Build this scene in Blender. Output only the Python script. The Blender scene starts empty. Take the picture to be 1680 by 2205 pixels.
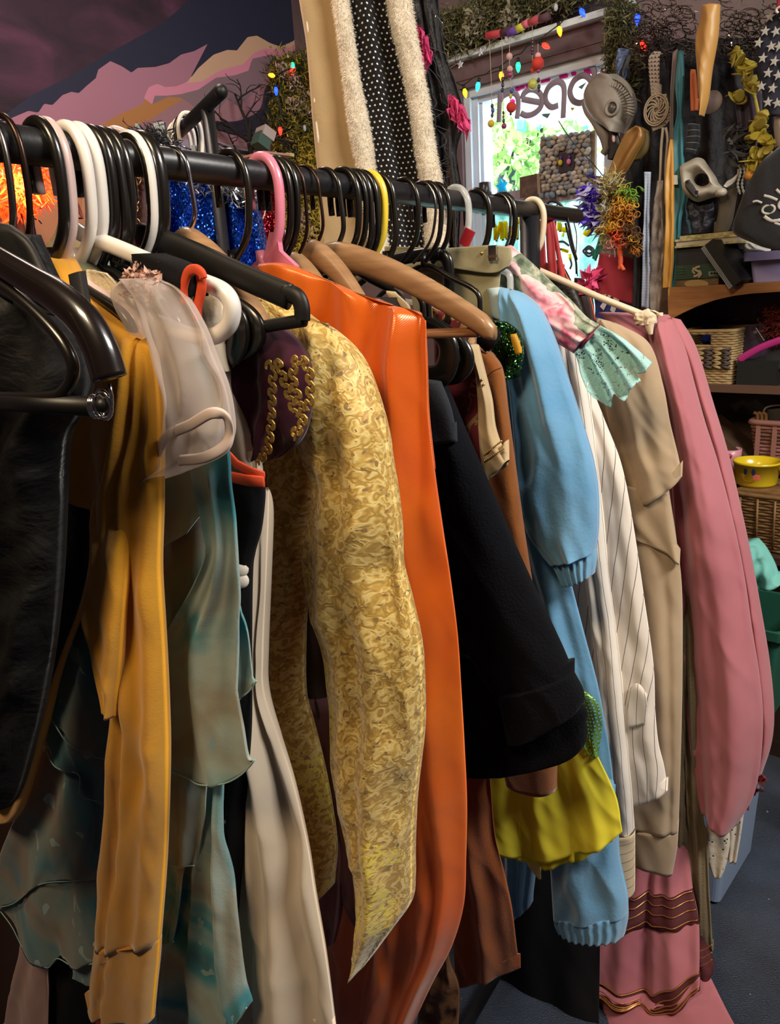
import bpy, math, random
import numpy as np
from math import sin, cos, pi, radians, atan2, sqrt
from mathutils import Matrix, Vector
rng = np.random.default_rng(7); random.seed(7)
S = bpy.context.scene; COL = S.collection
# ------------------------------------------------------------------ camera
F = 1650.0; PITCH = radians(16); ROLL = radians(3.6); C = np.array([0, 0, 1.65])
_r0 = np.array([1., 0, 0]); _u0 = np.array([0, sin(PITCH), cos(PITCH)]); FW = np.array([0, cos(PITCH), -sin(PITCH)])
RT = _r0*cos(ROLL) - _u0*sin(ROLL); UP = _u0*cos(ROLL) + _r0*sin(ROLL)
cam = bpy.data.objects.new('camera', bpy.data.cameras.new('camera')); COL.objects.link(cam)
cam.data.sensor_fit = 'VERTICAL'; cam.data.sensor_height = 36; cam.data.lens = 36*F/2205; cam.data.clip_start = .02
cam.matrix_world = Matrix(((RT[0], UP[0], -FW[0], C[0]), (RT[1], UP[1], -FW[1], C[1]), (RT[2], UP[2], -FW[2], C[2]), (0, 0, 0, 1)))
S.camera = cam
# ------------------------------------------------------------------ world, lights, exposure
S.view_settings.view_transform = 'Standard'; S.view_settings.look = 'None'
S.view_settings.exposure = 0.0; S.view_settings.gamma = 1; S.view_settings.use_curve_mapping = False
w = bpy.data.worlds.new('sky'); S.world = w; w.use_nodes = True
w.node_tree.nodes['Background'].inputs[0].default_value = (.88, .95, 1, 1)
w.node_tree.nodes['Background'].inputs[1].default_value = 8.0
def area(name, loc, target, sx, sy, watts, col):
    l = bpy.data.lights.new(name, 'AREA'); l.shape = 'RECTANGLE'; l.size = sx; l.size_y = sy; l.energy = watts; l.color = col
    o = bpy.data.objects.new(name, l); COL.objects.link(o); o.location = loc
    o.rotation_euler = (Vector(target)-Vector(loc)).to_track_quat('-Z', 'Y').to_euler(); return o
LAMPS = [('ceiling_lamp_right', (1.55, .15, 2.98), (.55, 1.2, .7), 1.1, .7, 98, (1, .955, .89)),
         ('ceiling_lamp_left', (-.75, -.35, 2.98), (-.1, 1.3, .8), .6, .5, 40, (1, .77, .5)),
         ('mural_fill', (-.55, 1.9, 2.98), (-.9, 2.6, 1.6), .3, .3, 18, (1, .8, .66))]  # last one is an unseen fill light added to brighten the mural
for a in LAMPS: area(*a)
# ------------------------------------------------------------------ frames of reference
def nrm(v): v = np.asarray(v, float); return v/np.linalg.norm(v)
def ray(x, y): return FW + RT*((x-840)/F) + UP*((1102.5-y)/F)
def proj(p): q = np.asarray(p)-C; z = q@FW; return 840+F*(q@RT)/z, 1102.5-F*(q@UP)/z
BAR0 = C + ray(20, 309)*.66; BARD = nrm(ray(1965, 558)); BARD[2] = 0; BARD = nrm(BARD)
ZV = np.array([0, 0, 1.]); HD = np.array([BARD[1], -BARD[0], 0])
class Pl:                       # an upright plane: origin o, across direction h, depth direction n (away from the viewer)
    def __init__(s, o, h): s.o = np.asarray(o, float); s.h = nrm(h); s.n = np.array([-s.h[1], s.h[0], 0])
    def w(s, x, y, off=0):
        D = ray(x, y); t = ((s.o + s.n*off - C)@s.n)/(D@s.n); return C + D*t
    def uz(s, u, z, off=0): return s.o + s.h*u + ZV*z + s.n*off
def rack(sv, yaw=0):
    a = radians(yaw); h = HD*cos(a) - BARD*sin(a); return Pl(BAR0 + BARD*sv, h)
WD = nrm([sin(radians(132.6)), cos(radians(132.6)), 0])         # along the window wall, to the right and nearer
W0 = C + ray(1160, 300)*2.75; WALL = Pl(W0, WD); LD = WALL.n    # into the window wall
def flat(p): p = np.array(p, float); p[2] = 0; return p
CORN = flat(WALL.w(652, 300)); LEFT = Pl(CORN, LD)              # left wall runs back towards the viewer
CEIL = WALL.w(967, 62)[2]
# ------------------------------------------------------------------ object helpers
ORG = {}
def link(o): COL.objects.link(o); return o
def meta(o, label=None, cat=None, group=None, kind=None):
    for k, v in (('label', label), ('category', cat), ('group', group), ('kind', kind)):
        if v: o[k] = v
    return o
GROUPS = dict(clothes_hanger='plastic, wire and wooden hangers on the racks', contour_hanger='contour hangers with shaped shoulders', bead_string='bead strings hanging in the window', patterned_book='patterned books topping the shelf stack', storage_tub='stacked plastic tubs on the carpet', string_lights='coloured string lights', garment_rack='black garment racks', sequin_dress='sequin dresses on the second rack')
def T(name, label, cat, loc, group=None):
    group = group or GROUPS.get(name)
    o = link(bpy.data.objects.new(name, None)); o.empty_display_size = .05
    o.location = loc; ORG[o] = np.array(loc, float); return meta(o, label, cat, group)
def mk(name, V, Fc, m, par=None, uv=None, smooth=True, kind=None, mats=None, mi=None, label=None, loc=None):
    V = np.asarray(V, float)
    if par is not None: og = ORG[par]
    else: og = np.array([V[:, 0].mean(), V[:, 1].mean(), V[:, 2].min()]) if loc is None else np.array(loc, float)
    me = bpy.data.meshes.new(name); me.from_pydata((V-og).tolist(), [], [list(f) for f in Fc])
    for q in (mats or [m]): me.materials.append(q)
    if mi is not None: me.polygons.foreach_set('material_index', np.asarray(mi, np.int32))
    if smooth: me.polygons.foreach_set('use_smooth', np.ones(len(me.polygons), bool))
    if uv is not None:
        lay = me.uv_layers.new(name='UVMap'); li = np.empty(len(me.loops), np.int32); me.loops.foreach_get('vertex_index', li)
        lay.data.foreach_set('uv', np.asarray(uv, np.float32)[li].ravel())
    me.update()
    o = link(bpy.data.objects.new(name, me))
    if par is not None: o.parent = par; ORG[o] = ORG[par].copy()
    else: o.location = og; ORG[o] = og
    if kind: o['kind'] = kind
    if label: o['label'] = label
    return o
class MB:                       # gathers shapes into one mesh
    def __init__(s): s.V = []; s.F = []; s.n = 0
    def add(s, V, Fc):
        V = np.asarray(V, float); s.V.append(V); s.F += [[i+s.n for i in f] for f in Fc]; s.n += len(V); return s
    def box(s, c, ax, ay, az, hx, hy, hz, bev=0):
        c = np.asarray(c, float); ax, ay, az = map(np.asarray, (ax, ay, az)); V = []
        for k in (-1, 1):
            for j in (-1, 1):
                for i in (-1, 1): V.append(c + ax*hx*i + ay*hy*j + az*hz*k)
        return s.add(V, [(0, 2, 3, 1), (4, 5, 7, 6), (0, 1, 5, 4), (2, 6, 7, 3), (0, 4, 6, 2), (1, 3, 7, 5)])
    def pipe(s, P, R, n=10, closed=False, flatn=None, fr=1.0): return s.add(*pipe(P, R, n, closed, flatn, fr))
    def ball(s, c, rx, ry=None, rz=None, n=12, m=8, A=None):
        ry = ry or rx; rz = rz or rx; V = []; Fc = []
        for j in range(m+1):
            p = pi*j/m
            for i in range(n): V.append((rx*sin(p)*cos(2*pi*i/n), ry*sin(p)*sin(2*pi*i/n), rz*cos(p)))
        for j in range(m):
            for i in range(n): Fc.append((j*n+i, (j+1)*n+i, (j+1)*n+(i+1) % n, j*n+(i+1) % n))
        V = np.array(V)
        if A is not None: V = V@np.asarray(A)
        return s.add(V+np.asarray(c), Fc)
    def lathe(s, c, prof, n=28, ax=None):       # prof: (radius, height)
        V = []; Fc = []; X, Y, Z = ax if ax is not None else (np.array([1., 0, 0]), np.array([0, 1., 0]), ZV)
        for r, z in prof:
            for i in range(n): V.append(np.asarray(c) + X*r*cos(2*pi*i/n) + Y*r*sin(2*pi*i/n) + Z*z)
        for j in range(len(prof)-1):
            for i in range(n): Fc.append((j*n+i, j*n+(i+1) % n, (j+1)*n+(i+1) % n, (j+1)*n+i))
        return s.add(V, Fc)
    def build(s, name, m, par=None, **k): return mk(name, np.concatenate(s.V), s.F, m, par, **k)
def spl(P, n, closed=False):    # Catmull-Rom through points
    P = np.asarray(P, float)
    if len(P) == 2 and not closed: return P[0] + (P[1]-P[0])*np.linspace(0, 1, n)[:, None]
    Q = np.concatenate([P[-1:], P, P[:2]]) if closed else np.concatenate([2*P[:1]-P[1:2], P, 2*P[-1:]-P[-2:-1]])
    k = len(P) if closed else len(P)-1
    t = np.linspace(0, k, n, endpoint=not closed); i = np.minimum(t.astype(int), k-1); f = (t-i)[:, None]
    a, b, c, d = Q[i], Q[i+1], Q[i+2], Q[i+3]
    return .5*((2*b) + (c-a)*f + (2*a-5*b+4*c-d)*f*f + (3*b-a-3*c+d)*f**3)
def pipe(P, R, n=10, closed=False, flatn=None, fr=1.0):
    P = np.asarray(P, float); k = len(P); R = np.broadcast_to(np.asarray(R, float), (k,))
    if closed: Tn = np.roll(P, -1, 0)-np.roll(P, 1, 0)
    else: Tn = np.gradient(P, axis=0)
    Tn /= np.linalg.norm(Tn, axis=1)[:, None]+1e-12
    N = []; 
    if flatn is not None: ref = np.asarray(flatn, float)
    else:
        ref = np.array([0, 0, 1.]) if abs(Tn[0][2]) < .9 else np.array([1., 0, 0])
    for t in Tn:
        q = ref - t*(ref@t); 
        if np.linalg.norm(q) < 1e-6: q = np.cross(t, [.3, .5, .8])
        q = nrm(q); N.append(q)
        if flatn is None: ref = q
    N = np.array(N); B = np.cross(Tn, N); th = np.arange(n)*2*pi/n
    V = P[:, None] + R[:, None, None]*(N[:, None]*np.cos(th)[None, :, None]*fr + B[:, None]*np.sin(th)[None, :, None])
    V = V.reshape(-1, 3); Fc = []
    for j in range(k if closed else k-1):
        a = j*n; b = ((j+1) % k)*n
        for i in range(n): Fc.append((a+i, a+(i+1) % n, b+(i+1) % n, b+i))
    if not closed: Fc += [tuple(range(n))[::-1], tuple(range((k-1)*n, k*n))]
    return V, Fc
def _h(i, j, sd): 
    x = (i*374761393 + j*668265263 + sd*974711) & 0xffffffff; x = ((x ^ (x >> 13))*1274126177) & 0xffffffff
    return ((x ^ (x >> 16)) & 0xffff)/65535.0*2-1
def vn(x, y, sd=0):
    x = np.asarray(x, float); y = np.asarray(y, float); i = np.floor(x).astype(np.int64); j = np.floor(y).astype(np.int64)
    f = x-i; g = y-j; f = f*f*f*(f*(f*6-15)+10); g = g*g*g*(g*(g*6-15)+10)
    return (_h(i, j, sd)*(1-f)+_h(i+1, j, sd)*f)*(1-g) + (_h(i, j+1, sd)*(1-f)+_h(i+1, j+1, sd)*f)*g
def fbm(x, y, sd=0, o=3):
    a = 1; r = 0
    for k in range(o): r = r + a*vn(x, y, sd+k*17); x = x*2.03; y = y*2.03; a *= .5
    return r
def garm(name, m, pl, levels, depth=.02, folds=(), creases=(), crum=(0, 12, 6, 1), par=None, N=40, M=70, thin=False, off=0,
         sag=0, offs=None, e=.75, hem=True, kind=None, label=None, close_top=True, ds=None, rag=0, tap=0, wr=.0021):
    """cloth sleeve / panel: levels are pixel polylines (left to right) from top to bottom, laid in the upright plane pl"""
    K = len(levels); n1 = N+1
    th = np.linspace(pi, 0, n1); v = (np.cos(th)+1)/2
    if thin: v = np.linspace(0, 1, n1)
    G = np.zeros((K, n1, 3))
    for k, L in enumerate(levels):
        o2 = off + (offs[k] if offs else 0)
        P = np.array([pl.w(L[i], L[i+1], o2) for i in range(0, len(L), 2)])
        if len(P) > 2: 
            P = spl(P, 81) if not rag else np.array(P)
        dd = np.r_[0, np.cumsum(np.linalg.norm(np.diff(P, axis=0), axis=1))]; dd /= dd[-1]
        G[k] = np.stack([np.interp(v, dd, P[:, a]) for a in range(3)], 1)
    A = spl(G.reshape(K, -1), M).reshape(M, n1, 3)
    D = np.interp(np.linspace(0, K-1, M), np.arange(K), np.broadcast_to(depth if ds is None else ds, (K,)))
    if tap: q = np.clip(np.linspace(0, 1, M)/tap, 0, 1); D = D*(.06+.94*(1-(1-q)**2)**.5)
    wd = np.linalg.norm(A[:, -1]-A[:, 0], axis=1); ln = np.r_[0, np.cumsum(np.linalg.norm(np.diff(A[:, N//2], axis=0), axis=1))]
    Uu = (v[None]-.5)*wd[:, None]; Tt = ln[:, None]+0*Uu; t01 = np.linspace(0, 1, M)[:, None]
    f = np.zeros((M, n1))
    for q in folds:
        fr, am, ph, dr = q[:4]; tp = q[4] if len(q) > 4 else .15
        f += am*np.sin(2*pi*(fr*v[None]+ph+dr*t01 + .12*vn(t01*3+ph*7, v[None]*0+fr, 5)))*np.clip(t01/tp, 0, 1)
    for (va, vb, dp, sg) in creases:
        f += dp*np.exp(-(((v[None]-(va+(vb-va)*t01) - .03*vn(t01*5, t01*0+va*9, 3))/sg)**2))
    ca, cu, cz, cs = crum
    if ca: 
        q = fbm(Uu*cu+.7*Tt*cu*.3, Tt*cz, cs); f += ca*(1-2*np.abs(q)) if cs % 2 else ca*q
    if thin: prof = np.ones(n1)
    else: prof = np.abs(np.sin(th))**e
    if wr: f += wr*(fbm(Uu*14+Tt*3, Tt*4, 11+K) + .9*(1-2*np.abs(fbm(Uu*20-Tt*9, Tt*5, 31+K, 2))))*np.clip(t01/.1, .2, 1)
    Nn = pl.n
    if thin:
        front = A - Nn*(f[..., None]); back = front + Nn*np.maximum(D, .0012)[:, None, None]
    else:
        fade = np.clip(prof*1.6, 0, 1)
        front = A - Nn*((D[:, None]*prof[None]) + f*fade[None])[..., None]
        back = A + Nn*((D[:, None]*prof[None]*.85) - .5*f*fade[None]*0)[..., None]
    if sag: 
        z = sag*4*v*(1-v)
        front[..., 2] -= (t01**2)*z[None]; back[..., 2] -= (t01**2)*z[None]
    if rag:
        z = rag*(np.abs(vn(v*9, v*0, 7)) + .5*np.abs(vn(v*31, v*0, 8)))
        sc = np.clip((t01-.6)/.4, 0, 1); front[..., 2] += sc*z; back[..., 2] += sc*z
    V = np.concatenate([front.reshape(-1, 3), back.reshape(-1, 3)]); B = M*n1; Fc = []
    for j in range(M-1):
        for i in range(N):
            a = j*n1+i; Fc.append((a, a+n1, a+n1+1, a+1)); a += B; Fc.append((a, a+1, a+n1+1, a+n1))
        a = j*n1; Fc.append((a, B+a, B+a+n1, a+n1)); a = j*n1+N; Fc.append((a, a+n1, B+a+n1, B+a))
    for i in range(N): Fc.append((i, i+1, B+i+1, B+i))
    sl = np.linalg.norm(np.diff(A - Nn*(D[:, None]*prof[None])[..., None], axis=1), axis=2); au = np.concatenate([np.zeros((M, 1)), np.cumsum(sl, 1)], 1); au -= au[:, n1//2:n1//2+1]
    uv = np.stack([au, -Tt], -1).reshape(-1, 2); uv = np.concatenate([uv, uv])
    a = (M-1)*n1
    if thin or not hem:
        for i in range(N): Fc.append((a+i, B+a+i, B+a+i+1, a+i+1))
    else:                       # open hem: a rim turned inside, closed higher up
        c = A[-1]; fi = c+(front[-1]-c)*.8; bi = c+(back[-1]-c)*.8; up = np.array([0, 0, min(.03, .3*ln[-1])])
        base = len(V); V = np.concatenate([V, fi, bi, fi+up, bi+up]); uv = np.concatenate([uv]+[uv[a:a+n1]]*4)
        for i in range(N):
            Fc.append((a+i, base+i, base+i+1, a+i+1)); Fc.append((B+a+i, B+a+i+1, base+n1+i+1, base+n1+i))
            Fc.append((base+i, base+2*n1+i, base+2*n1+i+1, base+i+1)); Fc.append((base+n1+i, base+n1+i+1, base+3*n1+i+1, base+3*n1+i))
            Fc.append((base+2*n1+i, base+3*n1+i, base+3*n1+i+1, base+2*n1+i+1))
    o = mk(name, V, Fc, m, par, uv=uv, kind=kind, label=label)
    o_front[o] = front; return o
o_front = {}
def band(name, src, t0, t1, m, par, off=.002, v0=0., v1=1., waves=0):
    """a strip of ribbon lying on the front of a cloth surface between two heights"""
    G = o_front[src]; Mr, Nr = G.shape[:2]; k = 6; vv = np.linspace(v0, v1, Nr); A = []
    jj = np.clip(vv*(Nr-1), 0, Nr-1.001); j0 = jj.astype(int); jf = (jj-j0)[:, None]
    for q in np.linspace(t0, t1, k):
        tt = np.clip((q + waves*np.sin(vv*60)*(q-t0)/(t1-t0))*(Mr-1), 0, Mr-1.001); i0 = tt.astype(int); f = (tt-i0)[:, None]
        r0_ = G[i0, j0]*(1-jf)+G[i0, j0+1]*jf; r1_ = G[i0+1, j0]*(1-jf)+G[i0+1, j0+1]*jf; A.append(r0_*(1-f)+r1_*f)
    A = np.array(A); nn = np.cross(np.gradient(A, axis=1), np.gradient(A, axis=0)); nn /= np.linalg.norm(nn, axis=2)[..., None]+1e-12; nn *= np.sign(((C-A)*nn).sum(2))[..., None]
    Fr = A+nn*off; Bk = A-nn*.001; V = np.concatenate([Fr.reshape(-1, 3), Bk.reshape(-1, 3)]); B = k*Nr; Fc = []
    for i in range(k-1):
        for j in range(Nr-1): a = i*Nr+j; Fc += [(a, a+1, a+Nr+1, a+Nr), (B+a, B+a+Nr, B+a+Nr+1, B+a+1)]
    for j in range(Nr-1): Fc += [(j, B+j, B+j+1, j+1), (B-Nr+j, B-Nr+j+1, 2*B-Nr+j+1, 2*B-Nr+j)]
    return mk(name, V, Fc, m, par)
def thread(name, src, t, m, par, r=.0012, off=.003, v0=0., v1=1.):
    G = o_front[src]; Mr, Nr = G.shape[:2]; i = min(int(t*(Mr-1)), Mr-2); f = t*(Mr-1)-i; P = G[i]*(1-f)+G[i+1]*f; P = P[int(v0*(Nr-1)):int(v1*(Nr-1))+1]; P = P + np.array([nrm(C-p) for p in P])*off
    return MB().pipe(P, r, 5).build(name, m, par)
def fuzz(name, src, m, par, n, ln, wd=.0008, droop=.4, kind='stuff', seed=1, both=False):
    """short hairs standing on the front of a cloth surface, one mesh"""
    r = np.random.default_rng(seed); G = o_front[src]; M, N1 = G.shape[:2]
    j = r.random(n)*(M-1.001); i = r.random(n)*(N1-1.001); j0 = j.astype(int); i0 = i.astype(int); a = (j-j0)[:, None]; b = (i-i0)[:, None]
    p = (G[j0, i0]*(1-b)+G[j0, i0+1]*b)*(1-a) + (G[j0+1, i0]*(1-b)+G[j0+1, i0+1]*b)*a
    du = G[j0, i0+1]-G[j0, i0]; dt = G[j0+1, i0]-G[j0, i0]; nn = np.cross(du, dt); nn /= np.linalg.norm(nn, axis=1)[:, None]+1e-12
    s = np.sign((nn*(C-p)).sum(1)); nn *= s[:, None]
    d = nn + r.normal(0, .45, (n, 3)) - ZV*droop; d /= np.linalg.norm(d, axis=1)[:, None]
    L = ln*(.5+r.random(n)); sd = np.cross(d, r.normal(0, 1, (n, 3))); sd /= np.linalg.norm(sd, axis=1)[:, None]
    V = np.stack([p+sd*wd, p-sd*wd, p+d*L[:, None]-ZV*(droop*L*.4)[:, None]], 1).reshape(-1, 3)
    return mk(name, V, np.arange(3*n).reshape(-1, 3).tolist(), m, par, smooth=False, kind=kind)
def tufts(name, cen, spread, m, par, n, ln, wd, seed=1, dirv=None, jit=.8, kind='stuff', mats=None, rnd=True, label=None, cat=None, lab=None):
    """loose blades (moss, feathers, hair) scattered about a set of centres"""
    r = np.random.default_rng(seed); cen = np.asarray(cen, float); k = r.integers(0, len(cen), n)
    p = cen[k] + r.normal(0, 1, (n, 3))*np.asarray(spread)
    d = r.normal(0, 1, (n, 3))*jit + (np.zeros(3) if dirv is None else np.asarray(dirv)); d /= np.linalg.norm(d, axis=1)[:, None]
    L = ln*(.5+r.random(n)); sd = np.cross(d, r.normal(0, 1, (n, 3))); sd /= np.linalg.norm(sd, axis=1)[:, None]
    W = (wd*(.6+.8*r.random(n)))[:, None]; q = p+d*(L*.5)[:, None]+r.normal(0, .15, (n, 3))*L[:, None]
    V = np.stack([p, q+sd*W, p+d*L[:, None], q-sd*W], 1).reshape(-1, 3)
    mi = r.integers(0, len(mats), n) if mats else None
    return mk(name, V, np.arange(4*n).reshape(-1, 4).tolist(), m, par, smooth=False, kind=kind, mats=mats, mi=mi, label=lab)
def copy_tree(o, par=None):
    c = o.copy(); link(c)
    if par is not None: c.parent = par
    for ch in list(o.children): copy_tree(ch, c)
    return c
# ------------------------------------------------------------------ materials
MC = {}
class NT:
    def __init__(s, name):
        s.m = bpy.data.materials.new(name); s.m.use_nodes = True; s.t = s.m.node_tree; s.b = s.t.nodes['Principled BSDF']; s._c = None
    def n(s, ty, **k):
        q = s.t.nodes.new('ShaderNode'+ty)
        for a, v in k.items():
            if hasattr(q, a): setattr(q, a, v)
            else: q.inputs[a.replace('_', ' ')].default_value = v
        return q
    def l(s, a, b): s.t.links.new(a, b); return b
    def co(s, uv=False, sc=(1, 1, 1), rot=(0, 0, 0)):
        c = s.n('TexCoord'); mp = s.n('Mapping'); mp.inputs['Scale'].default_value = sc; mp.inputs['Rotation'].default_value = rot
        s.l(c.outputs['UV' if uv else 'Object'], mp.inputs[0]); return mp.outputs[0]
    def noise(s, co, sc, det=3, dist=0, rough=.5):
        q = s.n('TexNoise'); q.inputs['Scale'].default_value = sc; q.inputs['Detail'].default_value = det; q.inputs['Distortion'].default_value = dist
        q.inputs['Roughness'].default_value = rough; s.l(co, q.inputs['Vector']); return q.outputs['Fac']
    def ramp(s, fac, stops, interp='LINEAR'):
        q = s.n('ValToRGB'); q.color_ramp.interpolation = interp; el = q.color_ramp.elements
        while len(el) < len(stops): el.new(.5)
        for e, (p, c) in zip(el, stops): e.position = p; e.color = (*c, 1) if len(c) == 3 else c
        s.l(fac, q.inputs[0]); return q.outputs[0]
    def math(s, op, a, b=None):
        q = s.n('Math', operation=op)
        for i, x in enumerate((a, b)):
            if x is None: continue
            if isinstance(x, (int, float)): q.inputs[i].default_value = x
            else: s.l(x, q.inputs[i])
        return q.outputs[0]
    def mix(s, fac, a, b):
        q = s.n('Mix', data_type='RGBA')
        for i, x in ((0, fac), (6, a), (7, b)):
            if isinstance(x, (int, float)): q.inputs[i].default_value = x
            elif isinstance(x, tuple): q.inputs[i].default_value = (*x, 1)
            else: s.l(x, q.inputs[i])
        return q.outputs[2]
    def bump(s, h, st, dist=.002):
        q = s.n('Bump'); q.inputs['Strength'].default_value = st; q.inputs['Distance'].default_value = dist; s.l(h, q.inputs['Height'])
        s.l(q.outputs[0], s.b.inputs['Normal']); return q
    def col(s, c): s.l(c, s.b.inputs['Base Color'])
    def alpha(s, a): s.l(a, s.b.inputs['Alpha'])
def setb(q, rough=.6, metal=0, spec=.5, sheen=0, coat=0, aniso=0, trans=0):
    b = q.b; b.inputs['Roughness'].default_value = rough; b.inputs['Metallic'].default_value = metal; b.inputs['Specular IOR Level'].default_value = spec
    b.inputs['Sheen Weight'].default_value = sheen; b.inputs['Coat Weight'].default_value = coat; b.inputs['Anisotropic'].default_value = aniso
    b.inputs['Transmission Weight'].default_value = trans
def lin(h):
    if isinstance(h, tuple): return h
    v = [int(h[i:i+2], 16)/255 for i in (0, 2, 4)]; return tuple(x/12.92 if x <= .04045 else ((x+.055)/1.055)**2.4 for x in v)
def M(name, hexc, rough=.6, metal=0, spec=.5, sheen=0, coat=0, var=None, bump=None, emis=0, trans=0, alpha=1, back=None):
    """plain stuff: colour with a little procedural unevenness and fine relief.  var=(scale, second colour)  bump=(scale, strength, distance)"""
    if name in MC: return MC[name]
    q = NT(name); c = lin(hexc); setb(q, rough, metal, spec, sheen, coat, 0, trans); q.b.inputs['Base Color'].default_value = (*c, 1)
    if var or bump: co = q.co()
    if var: q.col(q.ramp(q.noise(co, var[0], 4), [(.35, c), (.68, lin(var[1]))]))
    if bump: q.bump(q.noise(co, bump[0], 4), bump[1], bump[2] if len(bump) > 2 else .002)
    if emis: q.b.inputs['Emission Color'].default_value = (*c, 1); q.b.inputs['Emission Strength'].default_value = emis
    if alpha < 1: q.b.inputs['Alpha'].default_value = alpha
    MC[name] = q.m; return q.m
def weave(name, hexc, hex2=None, rough=.8, sheen=.3, nscale=7, wscale=900, wstr=.25, spec=.25, wr=.35):
    """woven cloth: thread relief from the UVs (metres) and broad tonal unevenness of the dye"""
    q = NT(name); setb(q, rough, 0, spec, sheen); c = lin(hexc); c2 = lin(hex2 or hexc)
    co = q.co(); uv = q.co(True)
    q.col(q.ramp(q.noise(co, nscale, 4), [(.3, c), (.7, c2)]))
    n1 = q.noise(q.co(True, sc=(1, .25, 1)), wscale*.7, 2); n2 = q.noise(q.co(True, sc=(.25, 1, 1)), wscale*.7, 2)
    h = q.math('ADD', q.math('MULTIPLY', q.math('ADD', n1, n2), .35), q.math('MULTIPLY', q.noise(co, 40, 4), wr*3))
    q.bump(h, wstr, .002); return q.m
# ------------------------------------------------------------------ the room
CEIL = 3.1
def wu(p): return float((np.asarray(p)-W0)@WD)
def wl(off): return Pl(W0 - LD*off, WD)                # upright plane parallel to the window wall, 'off' metres in front of it
def ll(off): return Pl(CORN + WD*off, LD)              # same for the left wall
def FACE(d): return Pl(np.array([0, d, 0.]), np.array([1., 0, 0]))
def zbox(mb, c, hx, hy, z0, z1, ax=WD, ay=LD): return mb.box((c[0], c[1], (z0+z1)/2), ax, ay, ZV, hx, hy, (z1-z0)/2)
m_wall = M('wall_mauve', '6a5a5c', .8, var=(3, '5a4a50'), bump=(60, .2))
m_room = M('wall_plum', '54424c', .85, var=(2, '443440'), bump=(60, .2))
def carpet():
    q = NT('carpet_blue'); setb(q, .95, 0, .1, .2); co = q.co()
    q.col(q.mix(q.math('GREATER_THAN', q.noise(co, 55, 1), .79), q.ramp(q.noise(co, 5, 5), [(.3, lin('172030')), (.55, lin('273446')), (.75, lin('36475c'))]), (.35, .37, .4)))
    q.bump(q.noise(co, 320, 3), .9, .006); return q.m
u_l, u_r = 0.0, 4.6                                       # room runs 4.6 m along the window wall from the left corner, 4.6 m deep
def rp(a, b, z): return CORN + WD*a - LD*b + ZV*z
zz = 0.0
fl = mk('floor', [rp(0, 0, 0), rp(u_r, 0, 0), rp(u_r, 4.6, 0), rp(0, 4.6, 0), rp(0, 0, -.1), rp(u_r, 0, -.1), rp(u_r, 4.6, -.1), rp(0, 4.6, -.1)],
        [(0, 3, 2, 1), (4, 5, 6, 7), (0, 1, 5, 4), (1, 2, 6, 5), (2, 3, 7, 6), (3, 0, 4, 7)], carpet(), smooth=False, kind='structure')
def slab(name, P, nvec, m):
    P = [np.asarray(p) for p in P]; B = [p+np.asarray(nvec) for p in P]; n = len(P)
    return mk(name, P+B, [tuple(range(n)), tuple(range(n, 2*n))[::-1]]+[(i, (i+1) % n, n+(i+1) % n, n+i) for i in range(n)], m, smooth=False, kind='structure')
slab('ceiling', [rp(-.1, -.1, CEIL), rp(u_r+.1, -.1, CEIL), rp(u_r+.1, 4.7, CEIL), rp(-.1, 4.7, CEIL)], ZV*.1, m_room)
slab('wall_right', [rp(u_r, 0, 0), rp(u_r, 4.6, 0), rp(u_r, 4.6, CEIL), rp(u_r, 0, CEIL)], WD*.1, m_room)
slab('wall_back', [rp(0, 4.6, 0), rp(u_r, 4.6, 0), rp(u_r, 4.6, CEIL), rp(0, 4.6, CEIL)], -LD*.1, m_room)
# window opening
uc = wu(CORN); wa = wu(WALL.w(998, 200)); wb = wu(WALL.w(1338, 130)); wz1 = WALL.w(1160, 147)[2]; wz0 = 1.02
def wp(u, z, d=0): return np.array([W0[0], W0[1], 0]) + WD*u + ZV*z + LD*d
pc = [(uc, 0, wa, CEIL), (wb, 0, uc+u_r, CEIL), (wa, 0, wb, wz0), (wa, wz1, wb, CEIL)]
mb = MB()
for a, z0, b, z1 in pc: zbox(mb, wp((a+b)/2, 0, .06), (b-a)/2, .06, z0, z1)
mb.build('wall_window', m_wall, smooth=False, kind='structure')
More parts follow.
